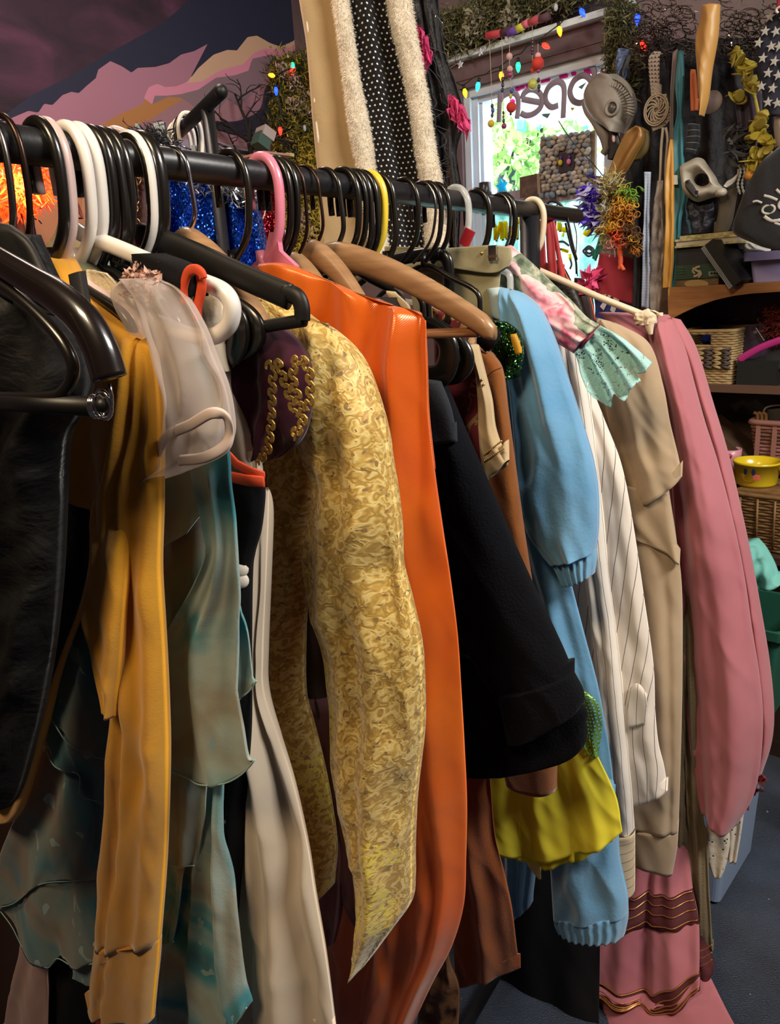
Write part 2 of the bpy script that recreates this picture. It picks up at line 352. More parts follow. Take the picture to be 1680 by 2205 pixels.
# painted sunset mural: every band of colour is its own strip of the left wall
MUR = dict(
 A=[(-200, 330), (0, 262), (83, 208), (170, 170), (250, 125), (375, 62), (470, -10), (700, -200)],
 B=[(-200, 340), (0, 268), (72, 240), (92, 244), (108, 225), (125, 228), (150, 207), (170, 200), (185, 203), (205, 187), (228, 170), (232, 155), (262, 136), (285, 147), (303, 160), (317, 150), (355, 148), (385, 140), (412, 122), (440, 115), (470, 100), (480, 122), (510, 112), (530, 113), (555, 85), (575, 82), (600, 97), (622, 105), (660, 88), (760, 60)],
 Mv=[(-200, 480), (60, 345), (150, 300), (200, 292), (230, 265), (270, 245), (320, 225), (322, 213), (335, 190), (355, 183), (370, 190), (395, 188), (420, 178), (427, 168), (470, 100), (480, 90), (760, 0)],
 N=[(-200, 0), (422, 0), (427, 170), (445, 150), (480, 122), (500, 0), (760, 0)],
 Cr=[(-200, 0), (412, 0), (418, 181), (450, 178), (480, 160), (505, 150), (540, 142), (565, 118), (590, 108), (620, 112), (660, 100), (760, 70)],
 Pk=[(-200, 0), (318, 0), (323, 214), (338, 226), (345, 208), (370, 208), (400, 205), (440, 195), (480, 170), (520, 165), (550, 155), (560, 130), (600, 122), (640, 130), (760, 85)],
 Tp=[(-200, 0), (320, 0), (338, 226), (375, 210), (400, 212), (420, 225), (440, 246), (480, 236), (500, 215), (520, 230), (560, 200), (600, 160), (680, 150), (760, 150)],
 G=[(-200, 0), (150, 0), (200, 293), (270, 280), (330, 258), (378, 230), (405, 215), (420, 0), (760, 0)],
 L=[(-200, 520), (0, 430), (60, 352), (85, 342), (115, 346), (150, 330), (230, 330), (330, 300), (450, 300), (560, 330), (760, 330)],
 P=[(-200, 700), (0, 470), (80, 440), (120, 420), (200, 400), (330, 380), (560, 400), (760, 400)])
order = ['A', 'B', 'Mv', 'N', 'Cr', 'Pk', 'Tp', 'G', 'L', 'P']
cols = ['2c1a26', '161a34', '94667a', '161a34', 'b6967e', 'bd7a92', '75606a', '9c6a3c', '8c6670', '8f8598', 'b5805c']
def purplish():
    q = NT('mural_dusk'); setb(q, .85); co = q.co(sc=(1, 1, 2.2))
    q.col(q.ramp(q.noise(co, 2.4, 5, 1.2), [(.25, lin('170d1a')), (.5, lin('2e1a2c')), (.72, lin('4a2840'))])); q.bump(q.noise(co, 9, 4, .6), .35, .02); return q.m
mm = [purplish()]+[M('mural_paint_'+str(i), c, .75, var=(2.2, c), bump=(50, .15)) for i, c in enumerate(cols[1:])]
xs = np.linspace(-190, 750, 236); V = []; Fc = []; mi = []
ys = [np.full(len(xs), -1e3)]
for k in order:
    a = np.array(MUR[k], float); ys.append(np.maximum(ys[-1], np.interp(xs, a[:, 0], a[:, 1]))) if k != 'A' else ys.append(np.interp(xs, a[:, 0], a[:, 1]))
def lw(x, y): return LEFT.w(x, y)
for j, y in enumerate(ys+[None]):
    for i, x in enumerate(xs):
        if j == 0: p = lw(x, 300).copy(); p[2] = CEIL
        elif y is None: p = lw(x, 300).copy(); p[2] = 0
        else: p = lw(x, y[i])
        r = lw(x, 300); V.append((r[0], r[1], min(max(p[2], 0), CEIL)))
n = len(xs)
for j in range(len(ys)):
    for i in range(n-1): Fc.append((j*n+i, (j+1)*n+i, (j+1)*n+i+1, j*n+i+1)); mi.append(j)
V = np.array(V); t = (V-CORN)@LD
far = t > -.002; V[far] = V[far] - LD*(t[far])[:, None]
wlft = mk('wall_left', V, Fc, None, smooth=False, kind='structure', mats=mm, mi=mi)
tmin = ((V-CORN)@LD).min()
slab('wall_left_rear', [CORN+LD*tmin, CORN-LD*4.6, CORN-LD*4.6+ZV*CEIL, CORN+LD*tmin+ZV*CEIL], -WD*.06, m_room)
slab('wall_left_backing', [CORN+LD*tmin-WD*.003, CORN-WD*.003, CORN-WD*.003+ZV*CEIL, CORN+LD*tmin-WD*.003+ZV*CEIL], -WD*.06, m_room)
pb = ll(.004)
garm('painted_branch', M('mural_branch', '1d1a2c', .85), pb, [(596, 150, 612, 160), (572, 190, 608, 210), (560, 235, 600, 250), (520, 258, 585, 290), (480, 262, 520, 292), (450, 258, 470, 280)], .001, par=wlft, thin=True, N=6, M=30)
# ------------------------------------------------------------------ window
m_vinyl = M('vinyl_white', 'c9d6e4', .35); m_case = M('casing_brown', '6d5a60', .6, var=(8, '5c4a50'), bump=(40, .2)); m_rail = M('rail_grey', '9c93a0', .5)
def glassm(name, tint, gl=.06, paint=None):
    q = NT(name); q.t.nodes.remove(q.b); out = q.t.nodes['Material Output']; tr = q.n('BsdfTransparent'); tr.inputs[0].default_value = (*tint, 1)
    g = q.n('BsdfGlossy'); g.inputs['Roughness'].default_value = .03; mx = q.n('MixShader'); mx.inputs[0].default_value = gl; q.l(tr.outputs[0], mx.inputs[1]); q.l(g.outputs[0], mx.inputs[2])
    o = mx.outputs[0]
    if paint:
        tl = q.n('BsdfTranslucent'); co = q.co(sc=(1, 1, .7)); ns = q.noise(co, 13, 4, 2.5)
        q.l(q.ramp(ns, [(.3, (.05, .17, .13)), (.45, (.13, .27, .26)), (.6, (.34, .42, .42)), (.75, (.09, .2, .13))]), tl.inputs[0])
        m2 = q.n('MixShader'); m2.inputs[0].default_value = .62; q.l(o, m2.inputs[1]); q.l(tl.outputs[0], m2.inputs[2]); o = m2.outputs[0]
    q.l(o, out.inputs[0]); return q.m
mb = MB(); fw_ = .045
zm = WALL.w(1200, 414)[2]
for a, b, z0, z1, d in [(wa, wa+.028, wz0, wz1, .03), (wa+.028, wa+.05, wz0, wz1, .05), (wa+.05, wa+.062, wz0, wz1, .065), (wb-.06, wb, wz0, wz1, .04), (wa, wb, wz1-.035, wz1, .03), (wa, wb, wz1-.055, wz1-.035, .055), (wa, wb, wz0, wz0+.05, .04)]:
    zbox(mb, wp((a+b)/2, 0, d), (b-a)/2, .03, z0, z1)
win = mb.build('window_1', m_vinyl, smooth=False, kind='structure')
zbox(MB(), wp((wa+wb)/2, 0, .045), (wb-wa)/2, .028, zm-.03, zm+.03).build('meeting_rail', m_rail, win, smooth=False)
zbox(MB(), wp((wa+wb)/2, 0, .07), (wb-wa)/2-.05, .002, zm, wz1-.05).build('pane', glassm('pane_clear', (.95, .98, .98)), win, smooth=False)
pan2 = zbox(MB(), wp((wa+wb)/2, 0, .06), (wb-wa)/2-.05, .002, wz0+.05, zm-.03).build('pane', glassm('pane_painted', (.8, .97, .95), paint=1), win, smooth=False)
mb = MB(); zc1 = WALL.w(1160, 87)[2]
zbox(mb, wp((wa+wb)/2, 0, -.012), (wb-wa)/2+.06, .012, wz1-.005, zc1); zbox(mb, wp((wa+wb)/2, 0, -.022), (wb-wa)/2+.06, .006, wz1+.02, wz1+.03)
trm = mb.build('trim_1', m_case, smooth=False, kind='structure')
zbox(MB(), wp((wa+wb)/2, 0, -.02), (wb-wa)/2+.07, .045, zc1-.004, zc1+.016).build('cap_strip', M('cap_white', 'd5e6ea', .4), trm, smooth=False, label='pale strip along the top of the casing')
zbox(MB(), wp(wa-.035, 0, -.01), .035, .01, wz0-.1, wz1).build('trim_2', m_case, smooth=False, kind='structure')
# lettering painted on the lower pane, seen from behind
PW = Pl(W0+LD*.054, WD); yl = M('paint_yellow', 'e8cf2a', .5); yd = M('paint_outline', '3c4a58', .5)
def zx(k, ox, oy): return lambda *a: [(ox+a[i]/k, oy+a[i+1]/k) for i in range(0, len(a), 2)]
def trans(nm, c, k=.8):
    q = NT(nm); q.t.nodes.remove(q.b); tl = q.n('BsdfTranslucent'); tl.inputs[0].default_value = (*lin(c), 1); df = q.n('BsdfDiffuse'); df.inputs[0].default_value = (*lin(c), 1); mx = q.n('MixShader'); mx.inputs[0].default_value = k; q.l(df.outputs[0], mx.inputs[1]); q.l(tl.outputs[0], mx.inputs[2]); q.l(mx.outputs[0], q.t.nodes['Material Output'].inputs[0]); return q.m
def stroke(mb, pl, pts, r, off=0, n=24, fl=.25, closed=False):
    P = np.array([pl.w(x, y, off) for x, y in pts]); mb.pipe(spl(P, n, closed) if len(P) > 2 else P, r, 8, closed, pl.n, fl)
q1 = zx(5.793, 1010, 400)
LT = [q1(222, 485, 195, 510, 190, 545, 235, 570, 242, 620, 215, 675, 188, 650), q1(330, 680, 322, 480), q1(326, 668, 398, 455), q1(402, 445, 408, 668), q1(452, 440, 456, 655), q1(512, 500, 516, 660), q1(592, 430, 590, 655), q1(600, 432, 655, 430), q1(862, 430, 860, 585), q1(1128, 455, 1122, 560),
      q1(1158, 545, 1212, 545), q1(1350, 285, 1372, 320, 1350, 370), q1(1395, 310, 1425, 372, 1452, 290), q1(1492, 262, 1480, 228), q1(1500, 330, 1545, 320), q1(1505, 368, 1550, 360), q1(1502, 480, 1505, 560, 1470, 598, 1435, 575), q1(1480, 495, 1530, 470), q1(1662, 480, 1664, 585)]
CL = [q1(1585, 490, 1618, 525, 1585, 562, 1552, 525)]
b = MB(); ly = trans('paint_yellow', 'ffe020', .85)
for s_ in LT: a = MB(); stroke(a, PW, s_, .0085); a.build('painted_stroke', ly, win); stroke(b, PW, [(x+3, y+3) for x, y in s_], .0062, .006)
for s_ in CL: a = MB(); stroke(a, PW, s_, .0075, closed=True); a.build('painted_stroke', ly, win); stroke(b, PW, [(x+2.6, y+2.8) for x, y in s_], .0055, .006, closed=True)
for s_ in [q1(1258, 850, 1264, 920), q1(1630, 650, 1626, 730), q1(1165, 610, 1190, 615), q1(1160, 800, 1240, 820)]: a = MB(); stroke(a, PW, s_, .006); a.build('painted_stroke', ly, win)
for s_ in [q1(1420, 815, 1495, 755, 1565, 815, 1495, 880, 1420, 815), q1(1450, 815, 1495, 785, 1540, 815, 1500, 845, 1450, 815), q1(1115, 700, 1180, 700, 1250, 750), q1(1130, 790, 1190, 800, 1240, 830), q1(1260, 900, 1280, 980, 1260, 1040)]: stroke(b, PW, s_, .004, .002)
b.build('lettering_outline', yd, win, kind='stuff')
# ------------------------------------------------------------------ outdoors
lf = [M('leaf_a', 'a9cf7c', .6), M('leaf_b', 'c3de96', .6), M('leaf_c', '7fb062', .6)]
for q in lf:
    q.node_tree.nodes['Principled BSDF'].inputs['Transmission Weight'].default_value = 0
WO = lambda x, y, d: Pl(W0+LD*d, WD).w(x, y)
tr = T('garden_tree', 'leafy green tree with dark boughs seen through the window', 'tree', flat(WO(1120, 300, 1.7)))
r = np.random.default_rng(4); cen = []
for x, y, k in [(1060, 230, 5), (1075, 300, 6), (1100, 330, 6), (1070, 170, 3), (1140, 340, 6), (1180, 290, 4), (1060, 350, 4), (1130, 290, 5), (1300, 140, 4), (1285, 165, 3), (1180, 240, 3), (1270, 280, 3), (1090, 200, 4), (1160, 380, 3), (1140, 420, 2), (1250, 470, 2), (1290, 130, 3)]:
    for _ in range(k): cen.append(WO(x+r.normal(0, 16), y+r.normal(0, 16), 1.7+r.normal(0, .25)))
tufts('foliage', cen, (.08, .06, .08), None, tr, 1900, .075, .02, 3, mats=lf)
tk = MB()
for P, R in [([(1090, 420), (1100, 330), (1160, 285), (1230, 240)], [.06, .05, .035, .02]), ([(1045, 330), (1075, 300), (1095, 285), (1120, 290)], [.008, .012, .012, .01]), ([(1100, 320), (1065, 310), (1050, 280)], [.03, .02, .012]), ([(1060, 240), (1090, 262), (1110, 300)], [.008, .01, .02])]:
    pp = np.array([WO(x, y, 1.7) for x, y in P]); tk.pipe(spl(pp, 14), np.interp(np.linspace(0, 1, 14), np.linspace(0, 1, len(R)), R), 8)
tk.add(*pipe(spl([flat(WO(1090, 420, 1.7)), WO(1090, 420, 1.7)], 3), .07)); tk.build('trunk', M('bark_grey', '3b4a55', .9, bump=(30, .5)), tr)
hm = T('neighbour_house', 'pale blue house wall with dark windows across the garden', 'house', flat(WO(1290, 380, 3.6)))
hp = Pl(W0+LD*3.6, WD); b0 = hp.w(1268, 305); b1 = hp.w(1345, 540)
zbox(MB(), (hp.w(1320, 350)+LD*.3), .32, .25, 0, hp.w(1290, 285)[2]).build('wall', M('house_blue', 'a9c9d4', .8), hm, smooth=False)
for x, y in [(1283, 335), (1296, 333), (1283, 352), (1296, 350)]:
    MB().box(hp.w(x, y, .045), WD, LD, ZV, .012, .01, .016).build('window_pane', M('house_pane', '7d9db2', .3), hm, smooth=False)
slab('ground_outdoors', [wp(-3, 0, .15), wp(4, 0, .15), wp(4, 0, 9), wp(-3, 0, 9)], -ZV*.05, M('paving_pale', 'b9c2b4', .9, var=(1, 'a3b09c')))
# ------------------------------------------------------------------ the rack
m_blk = M('rack_black', '1b1b1e', .38, spec=.5, bump=(220, .06)); chrome = M('chrome', 'd8d8dc', .15, 1)
def bp(s, u=0, z=0, n=0): return BAR0 + BARD*(s+n) + HD*u + ZV*z
def s_at(px, u=.027):
    lo, hi = -.3, 3.
    for _ in range(50):
        m_ = (lo+hi)/2
        if proj(bp(m_, u))[0] < px: lo = m_
        else: hi = m_
    return lo
R1 = T('garment_rack', 'long black steel garment rack full of costumes in the foreground', 'rack', flat(bp(.6)))
SE = s_at(1242, 0); SP = s_at(1141, 0)
mb = MB(); mb.pipe([bp(-.45), bp(SE)], .016, 24); mb.build('rail', m_blk, R1)
mb = MB(); mb.pipe([bp(SE-.004), bp(SE+.004)], .0152, 24); mb.build('end_cap', M('cap_black', '141416', .5), R1)
for s_ in (SP, -.42):
    mb = MB(); mb.pipe([bp(s_, 0, -.012), bp(s_, 0, -bp(s_)[2]+.05)], .0205, 20); mb.build('post', m_blk, R1)
    mb = MB(); mb.box(flat(bp(s_))+ZV*.045, HD, BARD, ZV, .24, .02, .02); mb.build('foot', m_blk, R1, smooth=False)
    for u in (-.21, .21): MB().ball(flat(bp(s_, u))+ZV*.013, .013, .013, .013).build('caster', m_blk, R1)
mb = MB(); mb.pipe([flat(bp(-.42))+ZV*.06, flat(bp(SP))+ZV*.06], .012, 12); mb.build('lower_rail', m_blk, R1)
mb = MB(); kp = bp(SP, -.024, -.085); mb.pipe([kp, kp-HD*.012], .006, 12); mb.build('clamp_screw', chrome, R1)
# ------------------------------------------------------------------ hangers
hook_pts = [(-.0205, -.036), (-.0212, -.012), (-.0175, .006), (-.008, .0185), (.005, .0202), (.0165, .0135), (.0245, -.002), (.0262, -.024), (.0225, -.055), (.0155, -.073), (.003, -.088), (-.010, -.100)]
hpl = {k: M('plastic_'+k, c, rg, spec=.5, coat=ct) for k, c, rg, ct in [('black', '16130f', .28, .3), ('white', 'e4ddd4', .3, .4), ('blush', 'c9b0aa', .35, .3), ('pink', 'd9809a', .35, .3), ('yellow', 'e8c838', .35, .3), ('cream', 'e0cfb2', .4, .2)]}
hpl['wire'] = M('wire_steel', '8a8480', .25, 1); hpl['brass'] = chrome; hpl['dark'] = M('wire_dark', '3a2a22', .3, .8)
def clearm():
    q = NT('plastic_clear'); setb(q, .12, 0, .5, 0, .5); q.b.inputs['Base Color'].default_value = (.85, .87, .86, 1); q.b.inputs['Alpha'].default_value = .4; return q.m
hpl['clear'] = clearm()
HN = {'black': 'black plastic', 'white': 'white plastic', 'blush': 'pale pink plastic', 'pink': 'rose pink plastic', 'yellow': 'yellow plastic', 'cream': 'cream plastic', 'wire': 'steel wire', 'dark': 'dark twisted wire', 'clear': 'clear plastic', 'brass': 'chrome hooked'}
def hanger(px, colr, label, r=.0048, half=.10, drop=.05, arms=True, stretch=1., style='tube', s=None, hkr=None, grp=None, nz=0, lean=0):
    s = s_at(px) if s is None else s; o = bp(s)
    t = T('clothes_hanger', label, 'hanger', o, grp); m = hpl[colr]
    H = np.array(hook_pts)*[1, stretch]; H[7:, 0] += np.linspace(0, lean, len(H)-7)
    P = np.array([bp(s, u, z) for u, z in spl(H, 34)]); mb = MB(); mb.pipe(P, hkr or r, 10, flatn=BARD); mb.build('hook', m, t)
    z0 = -.104*stretch+nz; x0 = lean-.010
    if style == 'tube':
        L = [(x0, z0), (x0+half*.5, z0-drop*.45), (x0+half*.93, z0-drop*.9), (x0+half, z0-drop-.018), (x0+half*.93, z0-drop-.036), (x0+half*.5, z0-drop-.04), (x0-half*.5, z0-drop-.04), (x0-half*.93, z0-drop-.036), (x0-half, z0-drop-.018), (x0-half*.93, z0-drop*.9), (x0-half*.5, z0-drop*.45)]
        P = np.array([bp(s, u, z) for u, z in spl(L, 60, True)]); mb = MB(); mb.pipe(P, r, 10, True, BARD); mb.build('frame', m, t)
        mb = MB(); mb.pipe([bp(s, x0, z0+.02), bp(s, x0, z0-.004)], r*1.35, 10); mb.build('neck', m, t)
    elif style == 'wood':
        wood(t, s, half, z0, drop, x0)
    return t, s
def woodm(nm, c1, c2):
    q = NT(nm); setb(q, .42, 0, .5, 0, .25); co = q.co(sc=(3, 3, 40)); q.col(q.ramp(q.noise(co, 2.2, 4, .8), [(.3, lin(c1)), (.7, lin(c2))])); return q.m
m_wood = woodm('hanger_wood', '8f6a48', 'a9835c'); m_woodd = woodm('hanger_wood_bar', '7d5230', '96653e')
def wood(t, s, half, z0, drop, x0=0, hb=.014):
    n = 40; u = np.linspace(-1, 1, n); V = []; k = 14
    for x in u:
        a = abs(x); zc = z0 - .004 - drop*(a**1.35)*1.0 ; hh = .019 - .005*a ; hw = hb*(1-.25*a); sweep = -.028*a*a
        if a > .96: hh *= .62; hw *= .7
        for i in range(k):
            th = 2*pi*i/k; V.append(bp(s, x0+half*x, zc + hh*np.sign(sin(th))*abs(sin(th))**.8, sweep + hw*np.sign(cos(th))*abs(cos(th))**.8))
    Fc = [(j*k+i, (j+1)*k+i, (j+1)*k+(i+1) % k, j*k+(i+1) % k) for j in range(n-1) for i in range(k)] + [tuple(range(k)), tuple(range((n-1)*k, n*k))[::-1]]
    mk('shoulder_bar', V, Fc, m_wood, t)
    mb = MB(); e = half*.9; zb = z0-drop*.86-.018; mb.pipe([bp(s, x0-e, zb, -.02), bp(s, x0+e, zb, -.02)], .006, 12); mb.build('trouser_bar', m_woodd, t)
HS = {}
for key, px, colr, kw, lab in [
  ('h1', 6, 'wire', dict(r=.003, style='none'), 'steel wire hanger hook, leftmost on the rail at the photo edge'),
  ('h2', 44, 'dark', dict(r=.0028, style='none'), 'dark twisted wire hanger in front of the glowing orange lamp'),
  ('h3', 121, 'black', dict(r=.0052, stretch=1.0), 'black plastic hanger directly left of the pale pink hanger'),
  ('h4', 138, 'blush', dict(r=.0055, stretch=1.0), 'pale pink plastic hanger right behind a black one at left'),
  ('h5', 182, 'white', dict(r=.0055), 'white plastic hanger, left one of the two whites side by side'),
  ('h7', 233, 'black', dict(r=.0052), 'first of three black hangers bunched behind the white ones'),
  ('h8', 253, 'black', dict(r=.0052, lean=.012), 'middle of three black hangers bunched behind the white ones'),
  ('h9', 271, 'black', dict(r=.0052), 'last of three black hangers bunched behind the white ones'),
  ('h10', 318, 'white', dict(r=.0058), 'white plastic hanger standing alone beside a wide flat black one'),
  ('h13', 531, 'black', dict(r=.0042, stretch=1.0), 'black plastic hanger alone on the bare rail before the blue sequins'),
  ('h14', 599, 'pink', dict(r=.0062, half=.10, drop=.05), 'rose pink plastic hanger holding the orange satin cloth'),
  ('h15', 622, 'black', dict(r=.0045, stretch=1.0), 'black hanger touching the pink hanger on its right'),
  ('h16', 637, 'black', dict(r=.0045, stretch=1.0), 'second black hanger to the right of the pink hanger'),
  ('h19', 771, 'black', dict(r=.0045, stretch=1.0), 'first black hanger to the right of the large wooden hanger'),
  ('h20', 797, 'black', dict(r=.0045, stretch=1.0, lean=.012), 'second black hanger to the right of the large wooden hanger'),
  ('h21', 811, 'black', dict(r=.0045, stretch=1.0, lean=.012), 'black hanger touching the left side of the yellow hanger'),
  ('h22', 827, 'yellow', dict(r=.0058, stretch=1.0), 'bright yellow plastic hanger among black ones'),
  ('h23', 848, 'black', dict(r=.0045, stretch=1.0, lean=.018), 'black hanger touching the right side of the yellow hanger'),
  ('h24', 938, 'wire', dict(r=.0022, style='none', lean=-.01), 'thin silver wire hanger in front of the polka dots'),
  ('h25', 950, 'black', dict(r=.0042, stretch=1.0), 'black hanger beside the thin silver wire one'),
  ('h26', 968, 'black', dict(r=.0042, stretch=1.0, style='none'), 'rightmost black hanger of the group before the clear one'),
  ('h27', 1010, 'clear', dict(r=.0056, half=.11, drop=.02), 'clear plastic hanger with a small red size tag'),
  ('h28', 1055, 'black', dict(r=.0058, style='none', stretch=1.0), 'thick black hanger in front of the window, left of the post'),
  ('h29', 1100, 'wire', dict(r=.0025, style='none'), 'thin wire hanger hooked just left of the rack post'),
  ('h30', 1110, 'black', dict(r=.0055, style='none', stretch=1.0), 'black hanger hooked right against the rack post'),
  ('h31', 1172, 'cream', dict(r=.0062, half=.2, style='none', stretch=1.0), 'cream plastic hanger between the rack post and red straps')]:
    HS[key] = hanger(px, colr, lab, **kw)
t, s_ = HS['h14']; pl = rack(s_); plate_ = [pl.w(*q) for q in [(584, 500), (600, 500), (606, 540), (640, 572), (640, 590), (560, 590), (535, 582), (575, 545)]]; n_ = len(plate_)
mk('neck_wedge', [p-BARD*.004 for p in plate_]+[p+BARD*.004 for p in plate_], [tuple(range(n_)), tuple(range(n_, 2*n_))[::-1]]+[(i, (i+1) % n_, n_+(i+1) % n_, n_+i) for i in range(n_)], hpl['pink'], t, smooth=False)
# wooden hangers
HS['h12'] = hanger(405, 'brass', 'wooden hanger with wavy chrome hook before the blue sequins', r=.0028, style='wood', half=.125, drop=.095, stretch=.74, lean=.022, hkr=.0026)
HS['h17'] = hanger(687, 'dark', 'wooden hanger on a thin wavy wire hook, middle of three', r=.0024, style='wood', half=.115, drop=.115, stretch=.82, lean=.022, hkr=.0022)
HS['hw'] = hanger(655, 'dark', 'small wooden hanger tucked behind the pink hanger', r=.0024, style='wood', half=.10, drop=.11, stretch=.96, lean=.012, hkr=.0022)
HS['h18'] = hanger(732, 'black', 'large wooden hanger with trouser bar above the orange cloth', r=.0034, style='wood', half=.245, drop=.105, stretch=.84, lean=.022, hkr=.0034)
# red tag on the clear hanger
t = HS['h27'][0]; s_ = HS['h27'][1]; pl = rack(s_); MB().box(pl.w(1006, 512, -.006), nrm(HD*.85+ZV*-.5), BARD, nrm(ZV*.85+HD*.5), .009, .003, .014).build('size_tag', M('tag_red', 'a8232f', .4), t, smooth=False)
# white hanger whose rounded end points at the viewer
t, s_ = WH = hanger(207, 'white', 'white tubular hanger with rounded end sticking out past a black cloth', r=.0058, style='none'); pl = rack(s_)
P = [pl.w(*q) for q in [(166, 496), (180, 505), (205, 515), (250, 532), (320, 562), (400, 598), (450, 612), (484, 630), (500, 658), (497, 690), (482, 712), (455, 725), (410, 722), (330, 690), (240, 650)]]
MB().pipe(spl(P, 70), .0078, 12, flatn=BARD).build('frame', hpl['white'], t)
# cream hanger arm running towards the viewer
t, s_ = HS['h31']; pl = rack(s_)
P = [pl.w(*q) for q in [(1110, 560), (1150, 578), (1215, 606), (1290, 640), (1360, 668), (1400, 684)]]; MB().pipe(spl(P, 30), .0068, 12, flatn=BARD).build('arm', hpl['cream'], t)
# flat black suit hanger with squared end over the gold coat
t, s_ = hanger(341, 'black', 'wide flat black suit hanger with squared open end over gold brocade', r=.0075, style='none'); pl = rack(s_)
def ribbonbar(mb, pl, pts, hw, th, off=0, n=30):
    P = spl([pl.w(x, y, off) for x, y in pts], n) if len(pts) > 2 else np.array([pl.w(x, y, off) for x, y in pts])
    mb.pipe(P, hw, 14, False, pl.n, th/hw)
mb = MB(); ribbonbar(mb, pl, [(300, 505), (350, 520), (420, 548), (500, 585), (560, 612), (625, 640)], .0125, .006)
ribbonbar(mb, pl, [(612, 628), (640, 640), (650, 662), (651, 690)], .0085, .006); ribbonbar(mb, pl, [(655, 690), (600, 698), (540, 706), (440, 700)], .0062, .006)
mb.build('frame', M('plastic_matte_black', '100e0d', .5, spec=.4), t)
# glossy black contour hangers ending in round shoulders
def contour(label, sv, pts, hw=.016, th=.007, mat=None, hook=None):
    t = T('contour_hanger', label, 'hanger', bp(sv)); pl = rack(sv)
    P = spl([pl.w(x, y) for x, y in pts], 34); q = np.linspace(0, 1, 34); R = hw*(1-.45*(1-q)**2)*np.where(q > .96, .8, 1)
    MB().pipe(P, R, 14, False, pl.n, th/hw).build('shoulder_bar', mat or hpl['black'], t)
    H = np.array(hook_pts); MB().pipe(np.array([bp(sv, u, z) for u, z in spl(H, 30)]), .004, 8, flatn=BARD).build('hook', hpl['black'], t); return t, pl
t, pl = contour('glossy black hanger with curved shoulder hanging beside the burgundy velvet', .135, [(330, 590), (420, 625), (500, 655), (545, 690), (552, 725), (520, 752), (470, 745)], .012, .006)
t, pl = contour('black plastic hanger with curved shoulder against the burgundy velvet', .125, [(250, 560), (380, 610), (470, 650), (510, 690), (512, 735), (490, 775)], .014, .006)
# black hanger with chrome trouser clip, nearest the viewer
sv = -.115; pl = rack(sv)
t = T('contour_hanger', 'dark contour hanger with chrome ring clip and trouser bar, nearest the viewer', 'hanger', bp(sv))
dk = M('hanger_dark_gloss', '17110f', .26, coat=.5)
P = spl([pl.w(x, y, -.012) for x, y in [(-40, 540), (60, 600), (125, 640), (180, 690), (215, 750), (236, 815)]], 40); q = np.linspace(0, 1, 40)
MB().pipe(P, np.interp(q, [0, .6, 1], [.009, .012, .0125]), 16, False, pl.n, .8).build('shoulder_bar', dk, t)
mb = MB(); a, b = pl.w(-60, 862, -.012), pl.w(205, 876, -.012); mb.pipe([a, b], .0065, 14); mb.build('trouser_bar', M('bar_black', '0b0a0a', .45), t)
mb = MB(); P = spl([pl.w(x, y, -.012) for x, y in [(-50, 580), (30, 632), (95, 690), (140, 745), (158, 795), (140, 840), (95, 856), (-40, 855)]], 50); mb.pipe(P, .0042, 10, flatn=pl.n); mb.build('inner_frame', hpl['black'], t)
mb = MB(); cpt = pl.w(222, 872, -.014); mb.pipe(np.array([cpt + HD*.0078*cos(x)+ZV*.0088*sin(x) for x in np.linspace(0, 2*pi, 26)[:-1]]), .0014, 8, True)
mb.pipe(np.array([pl.w(x, y, -.014) for x, y in [(236, 826), (240, 850), (242, 872)]]), .0012, 8)
for k in range(3): 
    c2 = pl.w(203+k*4, 875, -.014); mb.pipe(np.array([c2 + nrm(HD*.3-BARD)*.0062*cos(x)+ZV*.0072*sin(x) for x in np.linspace(0, 2*pi, 18)[:-1]]), .0009, 6, True)
mb.build('spring_clip', chrome, t); MB().ball(cpt, .0052).build('bar_tip', M('bar_black', '0b0a0a', .45), t)
# ------------------------------------------------------------------ cloths
def brocade():
    q = NT('brocade_gold'); setb(q, .52, .08, .5, .3); uv = q.co(True); co = q.co()
    def scroll(sc, dist, seed):
        mp = q.n('Mapping'); mp.inputs['Location'].default_value = (seed, seed*.7, 0); q.l(uv, mp.inputs[0])
        n1 = q.noise(mp.outputs[0], sc, 1.0, dist); return q.math('PINGPONG', q.math('MULTIPLY', n1, 5), 1)
    s1 = scroll(95, .8, 0); fig = q.noise(uv, 150, 1, .8); mask = q.math('GREATER_THAN', fig, .5)
    c = q.ramp(s1, [(.1, lin('a8843a')), (.5, lin('c4a04c')), (.9, lin('dac078'))])
    spots = q.math('GREATER_THAN', q.noise(uv, 120, 1, .4), .66)
    c2 = q.mix(spots, c, lin('8a6c3c')); c3 = q.mix(q.math('GREATER_THAN', q.noise(co, 7, 2), .54), c2, q.mix(mask, c2, lin('dcc650')))
    q.col(c3); q.bump(q.math('ADD', s1, q.math('MULTIPLY', fig, .8)), .45, .0009); return q.m
def pinstripe(nm, horiz=False, base='e9dfd2', line='4a4246', gap=.018, tilt=0):
    q = NT(nm); setb(q, .75, 0, .2, .15); uv = q.co(True, rot=(0, 0, tilt)); sp = q.n('SeparateXYZ'); q.l(uv, sp.inputs[0])
    x = sp.outputs['Y' if horiz else 'X']; f = q.math('FRACT', q.math('ADD', q.math('DIVIDE', x, gap), q.math('MULTIPLY', q.noise(q.co(), 14, 2), .10)))
    c = q.mix(q.math('LESS_THAN', f, .055), lin(base), lin(line)); q.col(c); w_ = q.n('TexWave', bands_direction='DIAGONAL'); w_.inputs['Scale'].default_value = 180; q.l(uv, w_.inputs['Vector'])
    q.bump(w_.outputs['Fac'], .12, .001); return q.m
